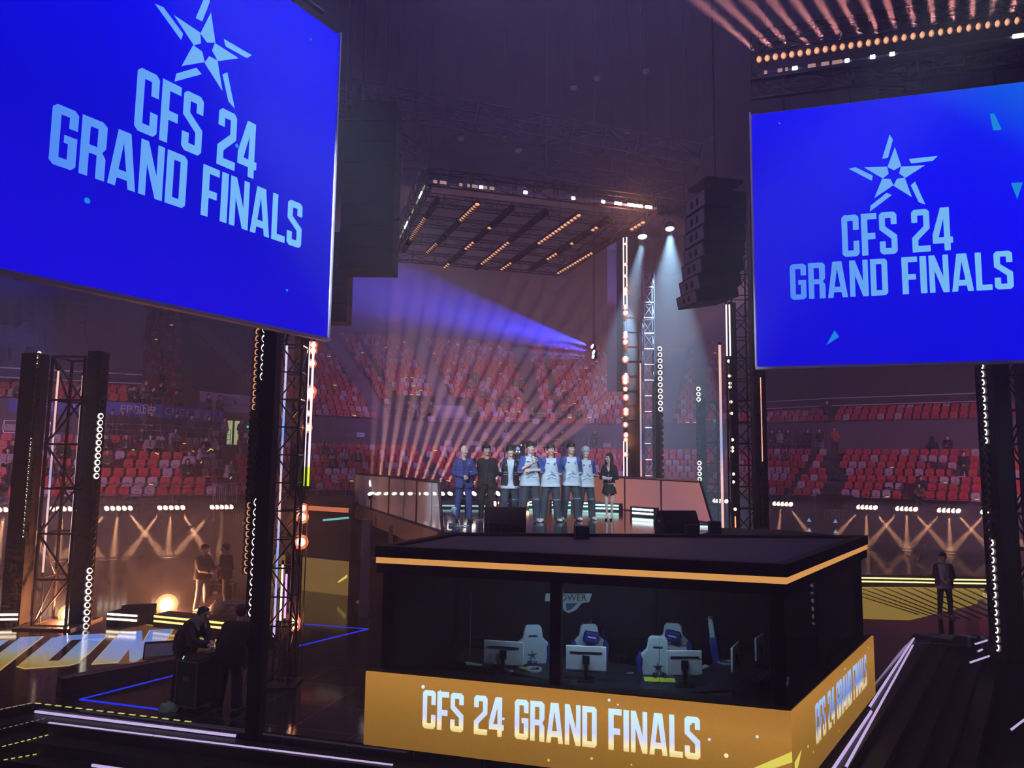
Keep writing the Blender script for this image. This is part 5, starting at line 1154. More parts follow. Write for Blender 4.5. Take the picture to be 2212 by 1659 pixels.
def dashes(label, a, b, z, n, mt, w=.03, duty=.55):
    P, Q_ = onz(a[0], a[1], z), onz(b[0], b[1], z); t = thing('edge_marking', label, 'marking', P, 0, 'dashed edge markings of the steps'); m = MB(); u = (Q_-P)/n; d = u.normalized(); nn = Vector((-d.y, d.x, 0))*w/2
    for i in range(n): p = u*i; q = u*(i+duty); m.add([p-nn, q-nn, q+nn, p+nn, p-nn+Vector((0, 0, .006)), q-nn+Vector((0, 0, .006)), q+nn+Vector((0, 0, .006)), p+nn+Vector((0, 0, .006))], [(0, 3, 2, 1), (4, 5, 6, 7), (0, 1, 5, 4), (2, 3, 7, 6), (0, 4, 7, 3), (1, 2, 6, 5)])
    m.build('dashes', mt, t)
dashes('dashed yellow marking along the front stage edge', (76, 1519), (424, 1561), .002, 15, YD, .035); dashes('dashed marking along the left stage edge', (-5, 1534), (72, 1518), .002, 5, glow('cream_dash', lin(190, 170, 140), .7), .025, .8)
dashes('dashed yellow marking of the first step at the lower left', (-5, 1577), (101, 1551), -.156, 9, GD); dashes('dashed yellow marking of the second step at the lower left', (5, 1613), (122, 1583), -.326, 9, YD, .03); dashes('dashed yellow marking of the third step at the lower left', (8, 1642), (131, 1620), -.496, 8, YD, .03); dashes('dashed yellow marking of the lowest step at the lower left', (108, 1659), (155, 1652), -.666, 4, YD, .03)
for k, (y0, y1) in enumerate(((1388, 1392), (1410, 1414), (1432, 1436), (1454, 1458))): dashes('faint grey dashes on the %s dark step beyond the right flank' % nth(k), (1974, y0), (2060, y1), -.15-.2*k, 6, glow('faint_dash', lin(96, 84, 92), .5), .02)
# metal ramp lip near the booth
A, B = onz(773, 1306, 0), onz(801, 1335, 0); t = thing('ramp_lip', 'narrow shiny metal bar lying on the floor left of the booth', 'bar', A); m = MB(); m.tube((0, 0, .08), B-A+Vector((0, 0, .08)), .06, 4); m.build('bar', mat('ramp_metal', (.5, .52, .58), .25, .9), t)
# flight cases and gear
CASE = mat('case_black', (.018, .016, .022), .5); CED = mat('case_edge', (.34, .20, .18), .4, .5)
def flight(label, x, y, z, w, d, h, rz, edge=CED, wheels=True, **k):
    p = onz(x, y, z); t = thing('flight_case', label, 'case', (p.x, p.y, z), rz); b = .08 if wheels else 0
    MB().box((0, 0, b+h/2), (w, d, h)).build('body', k.get('mt', CASE), t); m = MB(); e = .022
    for sx in (-1, 1):
        for sy in (-1, 1): m.box((sx*w/2, sy*d/2, b+h/2), (e, e, h))
        for zz in (b, b+h): m.box((sx*w/2, 0, zz), (e, d, e))
    for sy in (-1, 1):
        for zz in (b, b+h): m.box((0, sy*d/2, zz), (w, e, e))
    m.build('edge_trim', edge, t)
    if wheels:
        for sx in (-1, 1):
            for sy in (-1, 1): m = MB(); m.tube((sx*w*.36-.02, sy*d*.36, .04), (sx*w*.36+.02, sy*d*.36, .04), .04, 10); m.build('wheel', BLACK, t)
    m = MB(); m.box((0, -d/2-.01, b+h*.62), (.12, .02, .07)); m.build('catch', edge, t); return t
fc = flight('upright black flight case with copper edges under the leaning man', 424, 1528, 0, .44, .52, .74, math.radians(-22))
o = MB().box((0, 0, .835), (.42, .46, .03)).build('console_top', BLACK, fc)
p = onz(424, 1528, 0)
for lb, mt, dx, dz in (('green', glow('led_green', (.02, .9, .5), 2.5), -.07, .0), ('orange', glow('led_orange', (1, .25, .05), 2.5), -.055, .03)):
    o = MB().ball((dx-.05, -.24, .86+dz), .013, 8).build('indicator_'+lb, mt, fc)
flight('open black case with silver frame before the far crew pair', 468, 1312, 0, .95, .6, .62, math.radians(8), edge=GREYM, mt=CASE); 
tv = flight('silver grey equipment case lying right of the far crew pair', 511, 1323, 0, .86, .5, .28, math.radians(-6), edge=mat('silver_edge', (.45, .55, .6), .3, .6), wheels=False, mt=mat('case_grey', (.16, .21, .24), .4))
p = onz(470, 1328, 0); t = thing('equipment_bag', 'grey soft bag slumped between the two far cases', 'bag', p); m = MB(); m.ball((0, 0, .17), (.24, .2, .18), 12); m.ball((.1, 0, .26), (.12, .14, .12), 10); m.build('bag_body', mat('bag_grey', (.16, .20, .24), .6, bump=.5), t, smooth=True); m = MB(); m.path([(-.1, -.1, .3), (-.02, -.12, .42), (.1, -.1, .34)], .012); m.build('handle', BLACK, t)
p = onz(364, 1533, 0); t = thing('plastic_bag', 'crumpled pale green plastic bag beside the foreground flight case', 'bag', p); m = MB()
vv = []; 
for k in range(9): a = 2*PI*k/9; vv.append((.22*math.cos(a)*rnd.uniform(.7, 1.1), .15*math.sin(a), 0))
for k in range(9): a = 2*PI*k/9; rr = rnd.uniform(.6, 1.35); vv.append((.15*rr*math.cos(a)+.03, .11*rr*math.sin(a), rnd.uniform(.05, .13)))
vv.append((.07, .02, .11)); m.add(vv, [(k, (k+1) % 9, 9+(k+1) % 9, 9+k) for k in range(9)]+[(9+k, 9+(k+1) % 9, 18) for k in range(9)]); m.build('film', mat('plastic_green', (.32, .45, .32), .35), t)
# camera box, cables on the deck
p = onz(980, 1136, DZ); t = thing('stage_stool', 'pale blue folded stand at the left edge of the deck', 'stand', p); m = MB(); m.box((0, 0, .03), (.22, .16, .05)); m.box((0, .05, .2), (.07, .04, .36)); m.ball((0, .05, .36), (.07, .04, .08)); m.build('stand_body', mat('pale_blue_metal', (.30, .42, .52), .4), t)
p = onz(992, 1138, DZ); t = thing('deck_board', 'pale thin board lying at the left edge of the deck', 'board', p, .5); MB().box((0, 0, .02), (.42, .10, .02)).build('board', mat('pale_board', (.4, .5, .55), .4), t)
m = MB(); pts = [onz(x, y, DZ)+Vector((0, 0, .015)) for x, y in ((965, 1148), (1010, 1154), (1060, 1160), (1120, 1158), (1180, 1166), (1250, 1164), (1320, 1168), (1380, 1166), (1410, 1170), (1450, 1164), (1500, 1160), (1540, 1150))]; m.path([q-pts[0] for q in pts], .014); tag(m.build('deck_cable', BLACK, loc=pts[0]), 'black cable snaking along the front edge of the deck', 'cable')
# glow sticks left on seats
GS = glow('glow_stick_yellow', lin(235, 240, 130), 1.6); sm = MB().tube((-.10, 0, 0), (.10, 0, 0), .016, 6).build('tmp', GS); gsd = sm.data; bpy.data.objects.remove(sm)
n = 0
cand = [q for q in seats if shows(q) and (q[6] == 'low' or q[7] in (3, 4, 5, 8))]
for q in rnd.sample(cand, 70):
    dz, x, y, z, rz, c, tier, sg, j, i = q; o = bpy.data.objects.new('glow_stick', gsd); COL.objects.link(o); o.location = (x, y-.12, z+.47); o.rotation_euler = (0, rnd.uniform(-.15, .15), rnd.uniform(-.6, .6)); o.scale = (1.0, 1, 1) if dz < 48 else (1.3, 1.6, 1.6)
    tag(o, 'glow stick on the seat %s along row %s of the %s stand, %s section' % (nth(i), nth(j), TN[tier], SECN[sg]), 'glow stick', 'glow sticks on the seats')
# ================================================================== PEOPLE (smooth bodies from blended volumes)
def snet(F, lo, h):
    """surface nets on a grid of signed distances"""
    S = F < 0; nx, ny, nz = F.shape
    c = np.zeros((nx-1, ny-1, nz-1), int); offs = [(i, j, k) for i in (0, 1) for j in (0, 1) for k in (0, 1)]
    for i, j, k in offs: c += S[i:nx-1+i, j:ny-1+j, k:nz-1+k]
    act = (c > 0) & (c < 8); I = np.argwhere(act); n = len(I)
    if n == 0: return np.zeros((0, 3)), []
    idx = -np.ones(act.shape, int); idx[act] = np.arange(n)
    pos = np.zeros((n, 3)); cnt = np.zeros(n)
    V = {o: F[I[:, 0]+o[0], I[:, 1]+o[1], I[:, 2]+o[2]] for o in offs}
    for a in offs:
        for ax in range(3):
            if a[ax] == 0:
                b = list(a); b[ax] = 1; b = tuple(b); va, vb = V[a], V[b]; m = (va < 0) != (vb < 0)
                t = va[m]/(va[m]-vb[m]); q = np.tile(np.array(a, float), (m.sum(), 1)); q[:, ax] += t; pos[m] += q; cnt[m] += 1
    P = (I+pos/cnt[:, None])*h+lo
    faces = []
    for ax in range(3):
        o1, o2 = [(1, 2), (2, 0), (0, 1)][ax]
        sl = [slice(None)]*3; sl[ax] = slice(0, -1); sr = [slice(None)]*3; sr[ax] = slice(1, None)
        A, B = S[tuple(sl)], S[tuple(sr)]; E = np.argwhere(A != B)
        E = E[(E[:, o1] > 0) & (E[:, o2] > 0) & (E[:, o1] < F.shape[o1]-1) & (E[:, o2] < F.shape[o2]-1)]
        d1 = np.zeros(3, int); d1[o1] = 1; d2 = np.zeros(3, int); d2[o2] = 1
        q = [idx[tuple((E-x).T)] for x in (d1+d2, d2, 0*d1, d1)]; q = np.stack(q, 1)
        fl = A[tuple(E.T)]; q[~fl] = q[~fl][:, ::-1]; faces.append(q)
    return P, np.concatenate(faces)
def smin(a, b, k):
    if k <= 0: return np.minimum(a, b)
    h = np.clip(.5+.5*(b-a)/k, 0, 1); return b*(1-h)+a*h-k*h*(1-h)
def field(prims, X, Y, Z):
    D = None
    for pr in prims:
        kind = pr[0]
        if kind == 'c':      # round cone: a, b, ra, rb, k, flatten y
            _, a, b, ra, rb, k, fy = pr; a = np.array(a, float); b = np.array(b, float); d = b-a
            yy = (Y-a[1])*fy; L2 = d[0]**2+(d[1]*fy)**2+d[2]**2+1e-9
            t = np.clip(((X-a[0])*d[0]+yy*d[1]*fy+(Z-a[2])*d[2])/L2, 0, 1)
            v = np.sqrt((X-a[0]-t*d[0])**2+(yy-t*d[1]*fy)**2+(Z-a[2]-t*d[2])**2)-(ra+(rb-ra)*t); v = v/(1 if fy < 1.2 else 1.15)
        else:                # ellipsoid: centre, radii, k
            _, c, r, k = pr; v = (np.sqrt(((X-c[0])/r[0])**2+((Y-c[1])/r[1])**2+((Z-c[2])/r[2])**2)-1)*min(r)
        D = v if D is None else smin(D, v, k)
    return D
def bounds(prims, pad):
    lo = np.full(3, 9.); hi = -lo
    for pr in prims:
        if pr[0] == 'c':
            for p, r in ((pr[1], pr[3]), (pr[2], pr[4])): lo = np.minimum(lo, np.array(p)-r); hi = np.maximum(hi, np.array(p)+r)
        else: lo = np.minimum(lo, np.array(pr[1])-np.array(pr[2])); hi = np.maximum(hi, np.array(pr[1])+np.array(pr[2]))
    return lo-pad, hi+pad
def skin(prims, h, cut=None, sub=None):
    lo, hi = bounds(prims, 3*h); n = np.ceil((hi-lo)/h).astype(int)+1
    X, Y, Z = np.meshgrid(*[lo[i]+h*np.arange(n[i]) for i in range(3)], indexing='ij', sparse=True)
    D = field(prims, X, Y, Z); D = D+np.zeros((n[0], n[1], n[2]))
    if cut is not None: D = np.maximum(D, cut(X, Y, Z))
    return snet(D, lo, h)
def mk(name, geos, mats, parent, matfn=None):
    vs_, fs = [], []; n = 0
    for P, Fq in geos: vs_.append(P); fs.append(np.asarray(Fq)+n); n += len(P)
    P = np.concatenate(vs_); Fq = np.concatenate(fs)
    me = bpy.data.meshes.new(name); me.from_pydata(P.tolist(), [], Fq.tolist())
    for m_ in (mats if isinstance(mats, (list, tuple)) else [mats]): me.materials.append(m_)
    if matfn is not None: C = P[Fq].mean(1); me.polygons.foreach_set('material_index', matfn(C).astype(int))
    me.shade_smooth(); me.update(); o = bpy.data.objects.new(name, me); COL.objects.link(o); o.parent = parent; return o
V3 = lambda *a: np.array(a, float)
def pose_stand(s=1.0, arms='sides', lean=0.0, sex='m', stance=.11, turn=0.0):
    w = .160 if sex == 'm' else .138
    J = dict(head=V3(0, -.01, 1.655), neck=V3(0, .015, 1.50), chest=V3(0, .01, 1.28), belly=V3(0, 0, 1.06), pelvis=V3(0, .01, .95))
    for k, sg in (('L', 1), ('R', -1)):     # L = the person's left = +x seen from the front (person faces -y)
        J['sh'+k] = V3(sg*w, .015, 1.40); J['hip'+k] = V3(sg*.09, 0, .90); J['kn'+k] = V3(sg*(.09+stance*.3), -.02, .49); J['an'+k] = V3(sg*(.09+stance*.5), .03, .08)
        if arms == 'behind': J['el'+k] = V3(sg*(w+.065), .09, 1.13); J['wr'+k] = V3(sg*.07, .17, .96)
        elif arms == 'front': J['el'+k] = V3(sg*(w+.07), .0, 1.13); J['wr'+k] = V3(sg*.05, -.22, 1.03)
        else: J['el'+k] = V3(sg*(w+.06), .02, 1.14); J['wr'+k] = V3(sg*(w+.08), -.04, .90)
    return J
def pose_sit(w=.18):
    J = dict(head=V3(0, -.06, 1.13), neck=V3(0, -.02, .98), chest=V3(0, .0, .78), belly=V3(0, .02, .58), pelvis=V3(0, .03, .47))
    for k, sg in (('L', 1), ('R', -1)):
        J['sh'+k] = V3(sg*w, -.01, .90); J['el'+k] = V3(sg*(w+.07), -.10, .66); J['wr'+k] = V3(sg*.07, -.28, .60)
        J['hip'+k] = V3(sg*.09, .0, .48); J['kn'+k] = V3(sg*.12, -.42, .50); J['an'+k] = V3(sg*.12, -.40, .09)
    return J
def torso(J, e, sex='m'):
    sx = .0 if sex == 'm' else -.02
    a, b = J['shL'], J['shR']
    return [('c', J['pelvis']+V3(-.05, 0, 0), J['pelvis']+V3(.05, 0, 0), .115+e, .115+e, 0, 1.15), ('c', J['belly']+V3(-.04, 0, 0), J['belly']+V3(.04, 0, 0), .105+e+sx, .105+e+sx, .06, 1.2),
            ('c', J['chest']+V3(-.06, 0, 0), J['chest']+V3(.06, 0, 0), .115+e+sx, .115+e+sx, .08, 1.25), ('c', a*.72+J['neck']*.28+V3(0, 0, -.05), b*.72+J['neck']*.28+V3(0, 0, -.05), .062+e, .062+e, .08, 1.1),
            ('c', J['pelvis'], J['chest'], .12+e+sx, .125+e+sx, .06, 1.25)]
def arms_(J, e, t0=0., t1=2., sides='LR'):
    out = []
    for k in sides:
        s, l, w = J['sh'+k], J['el'+k], J['wr'+k]
        out.append(('c', s, s+(l-s)*min(1, t1), .055+e, .055-(.013*min(1, t1))+e, .035, 1))
        if t1 > 1: out.append(('c', l, l+(w-l)*(t1-1), .042+e, .042-.015*(t1-1)+e, .02, 1))
    return out
def legs_(J, e, t1=2., e2=None):
    out = []; e2 = e if e2 is None else e2
    for k in 'LR':
        h, n, a = J['hip'+k], J['kn'+k], J['an'+k]
        out.append(('c', h, h+(n-h)*min(1, t1), .088+e, .058+e, .05, 1))
        if t1 > 1: out.append(('c', n, n+(a-n)*(t1-1), .055+e2, .036+e2, .03, 1))
    return out
def head_(J, yaw=0., pitch=0., small=1.0):
    G = 1.09; H = J['head']; cy_, sy_ = math.cos(yaw), math.sin(yaw); cp, sp_ = math.cos(pitch), math.sin(pitch)
    def q(x, y, z):
        x, y, z = x*G, y*G, z*G
        y, z = y*cp-z*sp_, y*sp_+z*cp; return H+V3(x*cy_-y*sy_, x*sy_+y*cy_, z)
    P = [('e', q(0, .012, .035), (.080, .095, .098), 0), ('e', q(0, -.02, -.035), (.062, .067, .082), .04), ('e', q(0, -.045, -.085), (.032, .03, .026), .03),
         ('c', q(0, -.082, .005), q(0, -.104, -.028), .009, .015, .012, 1), ('e', q(.035, -.066, -.022), (.02, .02, .02), .02), ('e', q(-.035, -.066, -.022), (.02, .02, .02), .02),
         ('c', q(-.035, -.078, .028), q(.035, -.078, .028), .012, .012, .015, 1),
         ('e', q(.076, .012, -.005), (.012, .02, .032), .008), ('e', q(-.076, .012, -.005), (.012, .02, .032), .008), ('c', J['neck']+V3(0, 0, -.06), q(0, .02, -.05), .056, .052, .03, 1)]
    return P, q
def hand_(w, d, n, curl=.4, sc=1.0):
    """palm + five fingers; w wrist, d pointing direction, n palm normal"""
    d = d/np.linalg.norm(d); n = n-d*np.dot(n, d); n = n/np.linalg.norm(n); s = np.cross(d, n)
    P = [('c', w, w+d*.05*sc, .026*sc, .034*sc, 0, 1), ('c', w+d*.05*sc+s*.02, w+d*.05*sc-s*.02, .026*sc, .026*sc, .02, 1)]
    for i, (o, L) in enumerate(((.033, .065), (.012, .075), (-.010, .07), (-.031, .055))):
        b = w+d*.085*sc+s*o*sc; m1 = b+(d*math.cos(curl)+n*math.sin(curl))*L*.5*sc; m2 = m1+(d*math.cos(curl*2.4)+n*math.sin(curl*2.4))*L*.5*sc
        P += [('c', b, m1, .0098*sc, .009*sc, .006, 1), ('c', m1, m2, .009*sc, .0075*sc, .004, 1)]
    b = w+d*.03*sc+s*.03*sc; m1 = b+(d*.5+s*.6+n*.5)*.045*sc; P += [('c', b, m1, .013*sc, .011*sc, .008, 1), ('c', m1, m1+(d*.8+n*.4)*.03*sc, .011*sc, .009*sc, .004, 1)]
    return P
SKINC = {}
def skinm(t='a'):
    c = {'a': (.74, .50, .41), 'b': (.80, .61, .54), 'c': (.52, .33, .25)}[t]
    return mat('skin_'+t, c, .5, nscale=20, noise=.06)
HAIRB = mat('black_hair', (.012, .010, .012), .45, bump=.6, nscale=90, noise=.4)
def face_bits(q, par, sc=1.0):
    for sx in (-1, 1):
        m = MB(); m.ball(q(sx*.030, -.078, .008), (.013, .008, .0065), 8, 0); m.ball(q(sx*.030, -.085, .008), (.006, .004, .006), 8, 1); m.build('eye', [mat('eye_white', (.6, .58, .56), .3), BLACK], par, smooth=True)
        m = MB(); m.tube(q(sx*.015, -.089, .028), q(sx*.047, -.078, .028), .0045, 5); m.build('eyebrow', HAIRB, par)
    m = MB(); m.tube(q(-.020, -.082, -.058), q(.020, -.082, -.058), .006, 5); m.build('mouth', mat('lips', (.42, .15, .14), .5), par)
def hair_short(J, q, mt, par, h, vol=.012, fringe=.05):
    H = J['head']; c = q(0, .02, .042)
    def cut(X, Y, Z):
        f = q(0, -1, 0)-q(0, 0, 0); d = (X-H[0])*f[0]+(Y-H[1])*f[1]+(Z-H[2])*f[2]; zz = Z-H[2]
        return np.maximum(np.minimum(fringe-zz, d-.018), np.where(d > -.045, -.018, -.075)-zz)
    P, F_ = skin([('e', c, (.088+vol, .104+vol, .100+vol), 0), ('e', q(.025, -.055, .098), (.045, .035, .026), .02), ('e', q(-.03, -.035, .108), (.05, .045, .022), .015), ('e', q(.01, .02, .118), (.055, .05, .020), .01), ('e', q(-.055, -.05, .07), (.025, .035, .03), .01), ('e', q(.0, .07, .10), (.05, .04, .03), .01)], h, cut); return mk('hair', [(P, F_)], mt, par)
def jersey_fn(J, s=1.0):
    shx = abs(J['shL'][0])
    def f(C):
        x = np.abs(C[:, 0]); r = (x > shx-.045+np.clip(1.36-C[:, 2], 0, .5)*.35) & (C[:, 2] > 1.12); out = np.where(r, 1, 0)
        edge = (~r) & (x > shx-.068+np.clip(1.36-C[:, 2], 0, .5)*.35) & (C[:, 2] > 1.22); out = np.where(edge, 0, out)
        col = C[:, 2] > 1.485; out = np.where(col, 1, out); out = np.where(C[:, 2] < .80+.015, 2, out); return out
    return f
HP, HB = .011, .020
def shoes_(J, mt, par, h=.011, L=.185, fl=0.0):
    for k in 'LR':
        a = J['an'+k]; t = a+V3((a[0]*.25), -L, -.05)
        P, F_ = skin([('c', a+V3(0, .03, -.035), t, .050, .044, 0, 1), ('c', a+V3(0, .01, .01), a+V3(0, .02, -.04), .044, .045, .02, 1)], h, lambda X, Y, Z: (a[2]-.078)-Z)
        mk('shoe', [(P, F_)], mt, par, (lambda C: np.where(C[:, 2] < a[2]-.05, 1, 0)) if isinstance(mt, list) else None)
def person(label, loc, rz, J, top, pants, shoes, skin_='a', hair=('short', HAIRB), yaw=0., pitch=0., scale=1.0, hands=True, hcurl=.5, h=HP, sex='m', extra=None, sleeve=2., face=True, body_mats=None, hd=None, bare_legs=False, group=None):
    t = thing('person', label, 'person', loc, rz, group); t.scale = (scale,)*3
    hp, q = head_(J, yaw, pitch); sk = skinm(skin_)
    geos = [skin(torso(J, -.012, sex)+arms_(J, -.004)+legs_(J, -.006 if not bare_legs else -.010)+hp, h)]
    if h < .016: geos.append(skin(hp, .0065))
    if hands:
        for k in 'LR':
            d = J['wr'+k]-J['el'+k]; dd, nn = (hd or {}).get(k, (d, V3(-np.sign(J['wr'+k][0]+1e-6)*.6, -.6, -.4))); geos.append(skin(hand_(J['wr'+k], V3(*dd), V3(*nn), hcurl), .0055 if h < .016 else .011))
    if bare_legs or not shoes:
        for k in 'LR': a = J['an'+k]; geos.append(skin([('c', a, a+V3(0, -.13, -.05), .036, .026, 0, 1), ('c', a+V3(0, 0, .03), a+V3(0, .02, -.04), .036, .03, .02, 1)], .011))
    mk('body', geos, sk, t)
    if face: face_bits(q, t)
    if hair: 
        if hair[0] == 'short': hair_short(J, q, hair[1], t, .009 if h < .016 else h*.7, *(hair[2:] or ()))
        elif hair[0] == 'long':
            H = J['head']; P, F_ = skin([('e', q(0, .025, .04), (.100, .110, .106), 0), ('c', q(.075, .03, 0), q(.10, .0, -.30), .045, .045, .04, 1), ('c', q(-.075, .03, 0), q(-.10, .0, -.30), .045, .045, .04, 1), ('c', q(0, .07, 0), q(0, .10, -.30), .07, .07, .04, 1)], .010 if h < .016 else h*.8,
                    lambda X, Y, Z: np.where((((X-H[0])*(q(0, -1, 0)-q(0, 0, 0))[0]+(Y-H[1])*(q(0, -1, 0)-q(0, 0, 0))[1]) > -.0) & (np.abs((X-H[0])*math.cos(yaw)+(Y-H[1])*math.sin(yaw)) < .062) & (Z-H[2] < .055), .05, -1.)); mk('hair', [(P, F_)], hair[1], t)
    if top: top(t, J, h)
    if pants: pants(t, J, h)
    if shoes: shoes_(J, shoes, t, h)
    if extra: extra(t, J, q)
    return t
def tee(mts, matfn=None, e=.022, sl=.95, hem=.80, neck=1.495):
    def f(t, J, h):
        nz = J['neck'][2]; L = [('c', J['pelvis']+V3(-.075, 0, -.14), J['pelvis']+V3(.075, 0, -.14), .138+e, .138+e, .05, 1.0), ('c', J['pelvis']+V3(-.06, 0, .02), J['pelvis']+V3(.06, 0, .02), .130+e, .130+e, .05, 1.0)]
        P, F_ = skin(torso(J, e)+L+arms_(J, e+.002, t1=sl), h, lambda X, Y, Z: np.maximum(hem-Z, np.minimum(Z-(nz-.010), .062-np.sqrt((X-J['neck'][0])**2+(Y-J['neck'][1])**2)+0*Z)))
        o = mk('shirt', [(P, F_)], mts, t, matfn(J) if matfn else None); return o
    return f
def trousers(mt, e=.020, e2=.032, stripe=None, top=1.0):
    def f(t, J, h):
        pz = J['pelvis'][2]; P, F_ = skin([('c', J['pelvis']+V3(-.055, 0, -.02), J['pelvis']+V3(.055, 0, -.02), .112+e, .112+e, 0, 1.15)]+legs_(J, e, 2., e2)+[('c', J['kn'+k], J['an'+k]+V3(0, 0, .0), .062+e2*.6, .046+e2, .02, 1) for k in 'LR'], h, lambda X, Y, Z: np.maximum(Z-(pz+.10), (min(J['anL'][2], J['anR'][2])-.045)-Z))
        o = mk('trousers', [(P, F_)], mt if not stripe else [mt, stripe], t, (lambda C: np.where(((np.abs(C[:, 0]) > .165+.02*(1-C[:, 2])) & (np.abs(C[:, 1]) < .03)) | ((C[:, 2] > .50) & (C[:, 2] < .512) & (C[:, 0] > .03) & (C[:, 1] < 0)), 1, 0)) if stripe else None)
    return f
def jacket(mt, e=.034, hem=.80, sl=1.93, opening=.03, vtop=.10, name='jacket', under=None, collar=True, sleeve_short=False):
    def f(t, J, h):
        if under: under(t, J, h)
        nz = J['neck'][2]; L = [('c', J['pelvis']+V3(-.07, 0, -.12), J['pelvis']+V3(.07, 0, -.12), .128+e, .130+e, .05, 1.0), ('c', J['pelvis']+V3(-.05, 0, .02), J['pelvis']+V3(.05, 0, .02), .122+e, .122+e, .05, 1.0)]
        def cut(X, Y, Z):
            w = opening+np.clip((Z-1.12)/(nz-1.12), 0, 1)*vtop+np.clip((.95-Z)/.2, 0, 1)*.04
            op = np.where(Y < .0, w-np.abs(X), -1.)
            return np.maximum(np.maximum(hem-Z, op), np.minimum(Z-(nz-.0), .075-np.sqrt((X-J['neck'][0])**2+(Y-J['neck'][1])**2)+0*Z))
        P, F_ = skin(torso(J, e)+L+arms_(J, e-.012, t1=sl), h, cut); mk(name, [(P, F_)], mt, t)
    return f
def mic(t, p, d, r=.024, col=None):
    d = Vector(d).normalized(); m = MB(); p = Vector(p); m.tube(p-d*.10, p+d*.06, .014, 10, r1=.019); m.build('mic', BLACK, t); 
def held(name, label, cat, T, p, d, col):
    """microphone held in a hand: a thing of its own, placed in the holder's space"""
    M = Matrix.Translation(T.location) @ Matrix.Rotation(T.rotation_euler.z, 4, 'Z') @ Matrix.Scale(T.scale[0], 4); P = M @ Vector(p); D = (M.to_3x3() @ Vector(d)).normalized()
    t = thing(name, label, cat, P); m = MB(); m.tube(-D*.09, D*.07, .013, 10, r1=.018); m.build('handle', BLACK, t); m = MB(); m.ball(D*.095, (.030, .030, .030), 10); m.build('mic_head', mat('mic_'+col, {'blue': (.25, .35, .5), 'dark': (.03, .03, .04)}[col], .5), t, smooth=True); return t
def dplace(px, Y=None, py=None):
    p = at(px, 1100, Y); return (p.x, p.y, DZ+.002)
WHITEJ = mat('jersey_white', (.56, .68, .80), .7, bump=.2, nscale=14, noise=.10); BLUEJ = mat('jersey_blue', (.045, .09, .33), .7); TRIMJ = mat('jersey_hem', (.7, .82, .88), .7)
PANT = mat('track_trousers', (.045, .06, .085), .8, noise=.25, nscale=12, bump=.3); STRP = mat('trouser_stripe', (.35, .48, .62), .6); SHOEW = mat('shoe_white', (.62, .66, .66), .5); SHOES_ = mat('shoe_sole', (.7, .72, .7), .5); SHOER = mat('shoe_red', (.45, .12, .14), .5)
def jprint(t, J, q):
    """chest mark and the brush pattern across the front of the shirt"""
    y = J['chest'][1]-.155; m = MB(); 
    for a in range(9): 
        th = math.radians(40+a*32); r = .024; m.box((.085+r*math.cos(th), y+.012, 1.335+r*math.sin(th)), (.013, .006, .012))
    m.build('chest_emblem', mat('emblem_blue', (.05, .12, .40), .6), t); m = MB(); m.box((-.09, y+.014, 1.345), (.022, .006, .016)); m.build('red_mark', mat('mark_red', (.6, .08, .1), .6), t); m = MB(); m.box((-.062, y+.012, 1.345), (.03, .006, .014)); m.build('small_text', BLUEJ, t)
    m = MB(); yy = y-.018
    for x0, z0, x1, z1 in ((-.10, 1.05, .02, 1.10), (.0, 1.12, .10, 1.05), (-.08, 1.0, .04, 1.04), (.02, 1.0, .11, 1.0), (-.02, 1.16, .05, 1.12), (-.11, .98, -.03, .99), (.03, 1.07, .10, 1.11)):
        m.tube((x0, yy+.010, z0), (x1, yy+.010, z1), .006, 4)
    m.build('brush_pattern', mat('pattern_blue', (.22, .33, .50), .7), t)
JT = tee([WHITEJ, BLUEJ, TRIMJ], jersey_fn, e=.024, sl=1.02, hem=.80)
SZ = 20.0
def ht(px, ytop, yfoot, Y): return (at(px, ytop, Y).z-DZ)/1.765
def stand_on(px, ytop, Y): p = at(px, 1100, Y); return (p.x, p.y, DZ+.002), (at(px, ytop, Y).z-DZ)/1.765
YS = 18.4
# 1 bald man in blue checked suit
def check(name, c1, c2, sc):
    m_ = bpy.data.materials.new(name); m_.use_nodes = True; nt = m_.node_tree; b = nt.nodes['Principled BSDF']; b.inputs['Roughness'].default_value = .8; tc = nt.nodes.new('ShaderNodeTexCoord'); br = nt.nodes.new('ShaderNodeTexBrick'); mp = nt.nodes.new('ShaderNodeMapping'); mp.inputs['Rotation'].default_value = (PI/2, 0, 0)
    br.offset = 0; br.inputs['Scale'].default_value = sc; br.inputs['Mortar Size'].default_value = .05; br.inputs['Brick Width'].default_value = .7; br.inputs['Row Height'].default_value = .7; br.inputs['Color1'].default_value = (*c1, 1); br.inputs['Color2'].default_value = (*c1, 1); br.inputs['Mortar'].default_value = (*c2, 1)
    nt.links.new(tc.outputs['Object'], mp.inputs[0]); nt.links.new(mp.outputs[0], br.inputs['Vector']); nt.links.new(br.outputs['Color'], b.inputs['Base Color']); m_.cycles.emission_sampling = 'NONE'; return m_
SUIT = check('blue_check_suit', (.035, .055, .26), (.10, .14, .38), 9); SHIRTN = mat('navy_shirt', (.02, .035, .14), .7); SHOEB = mat('shoe_black', (.01, .01, .012), .3)
(l, s) = stand_on(1001, 965, 18.0); J = pose_stand(arms='front', stance=.12); J['elR'] = V3(-.27, .02, 1.13); J['wrR'] = V3(-.02, -.20, 1.06); J['elL'] = V3(.27, .0, 1.13); J['wrL'] = V3(.07, -.19, 1.05)
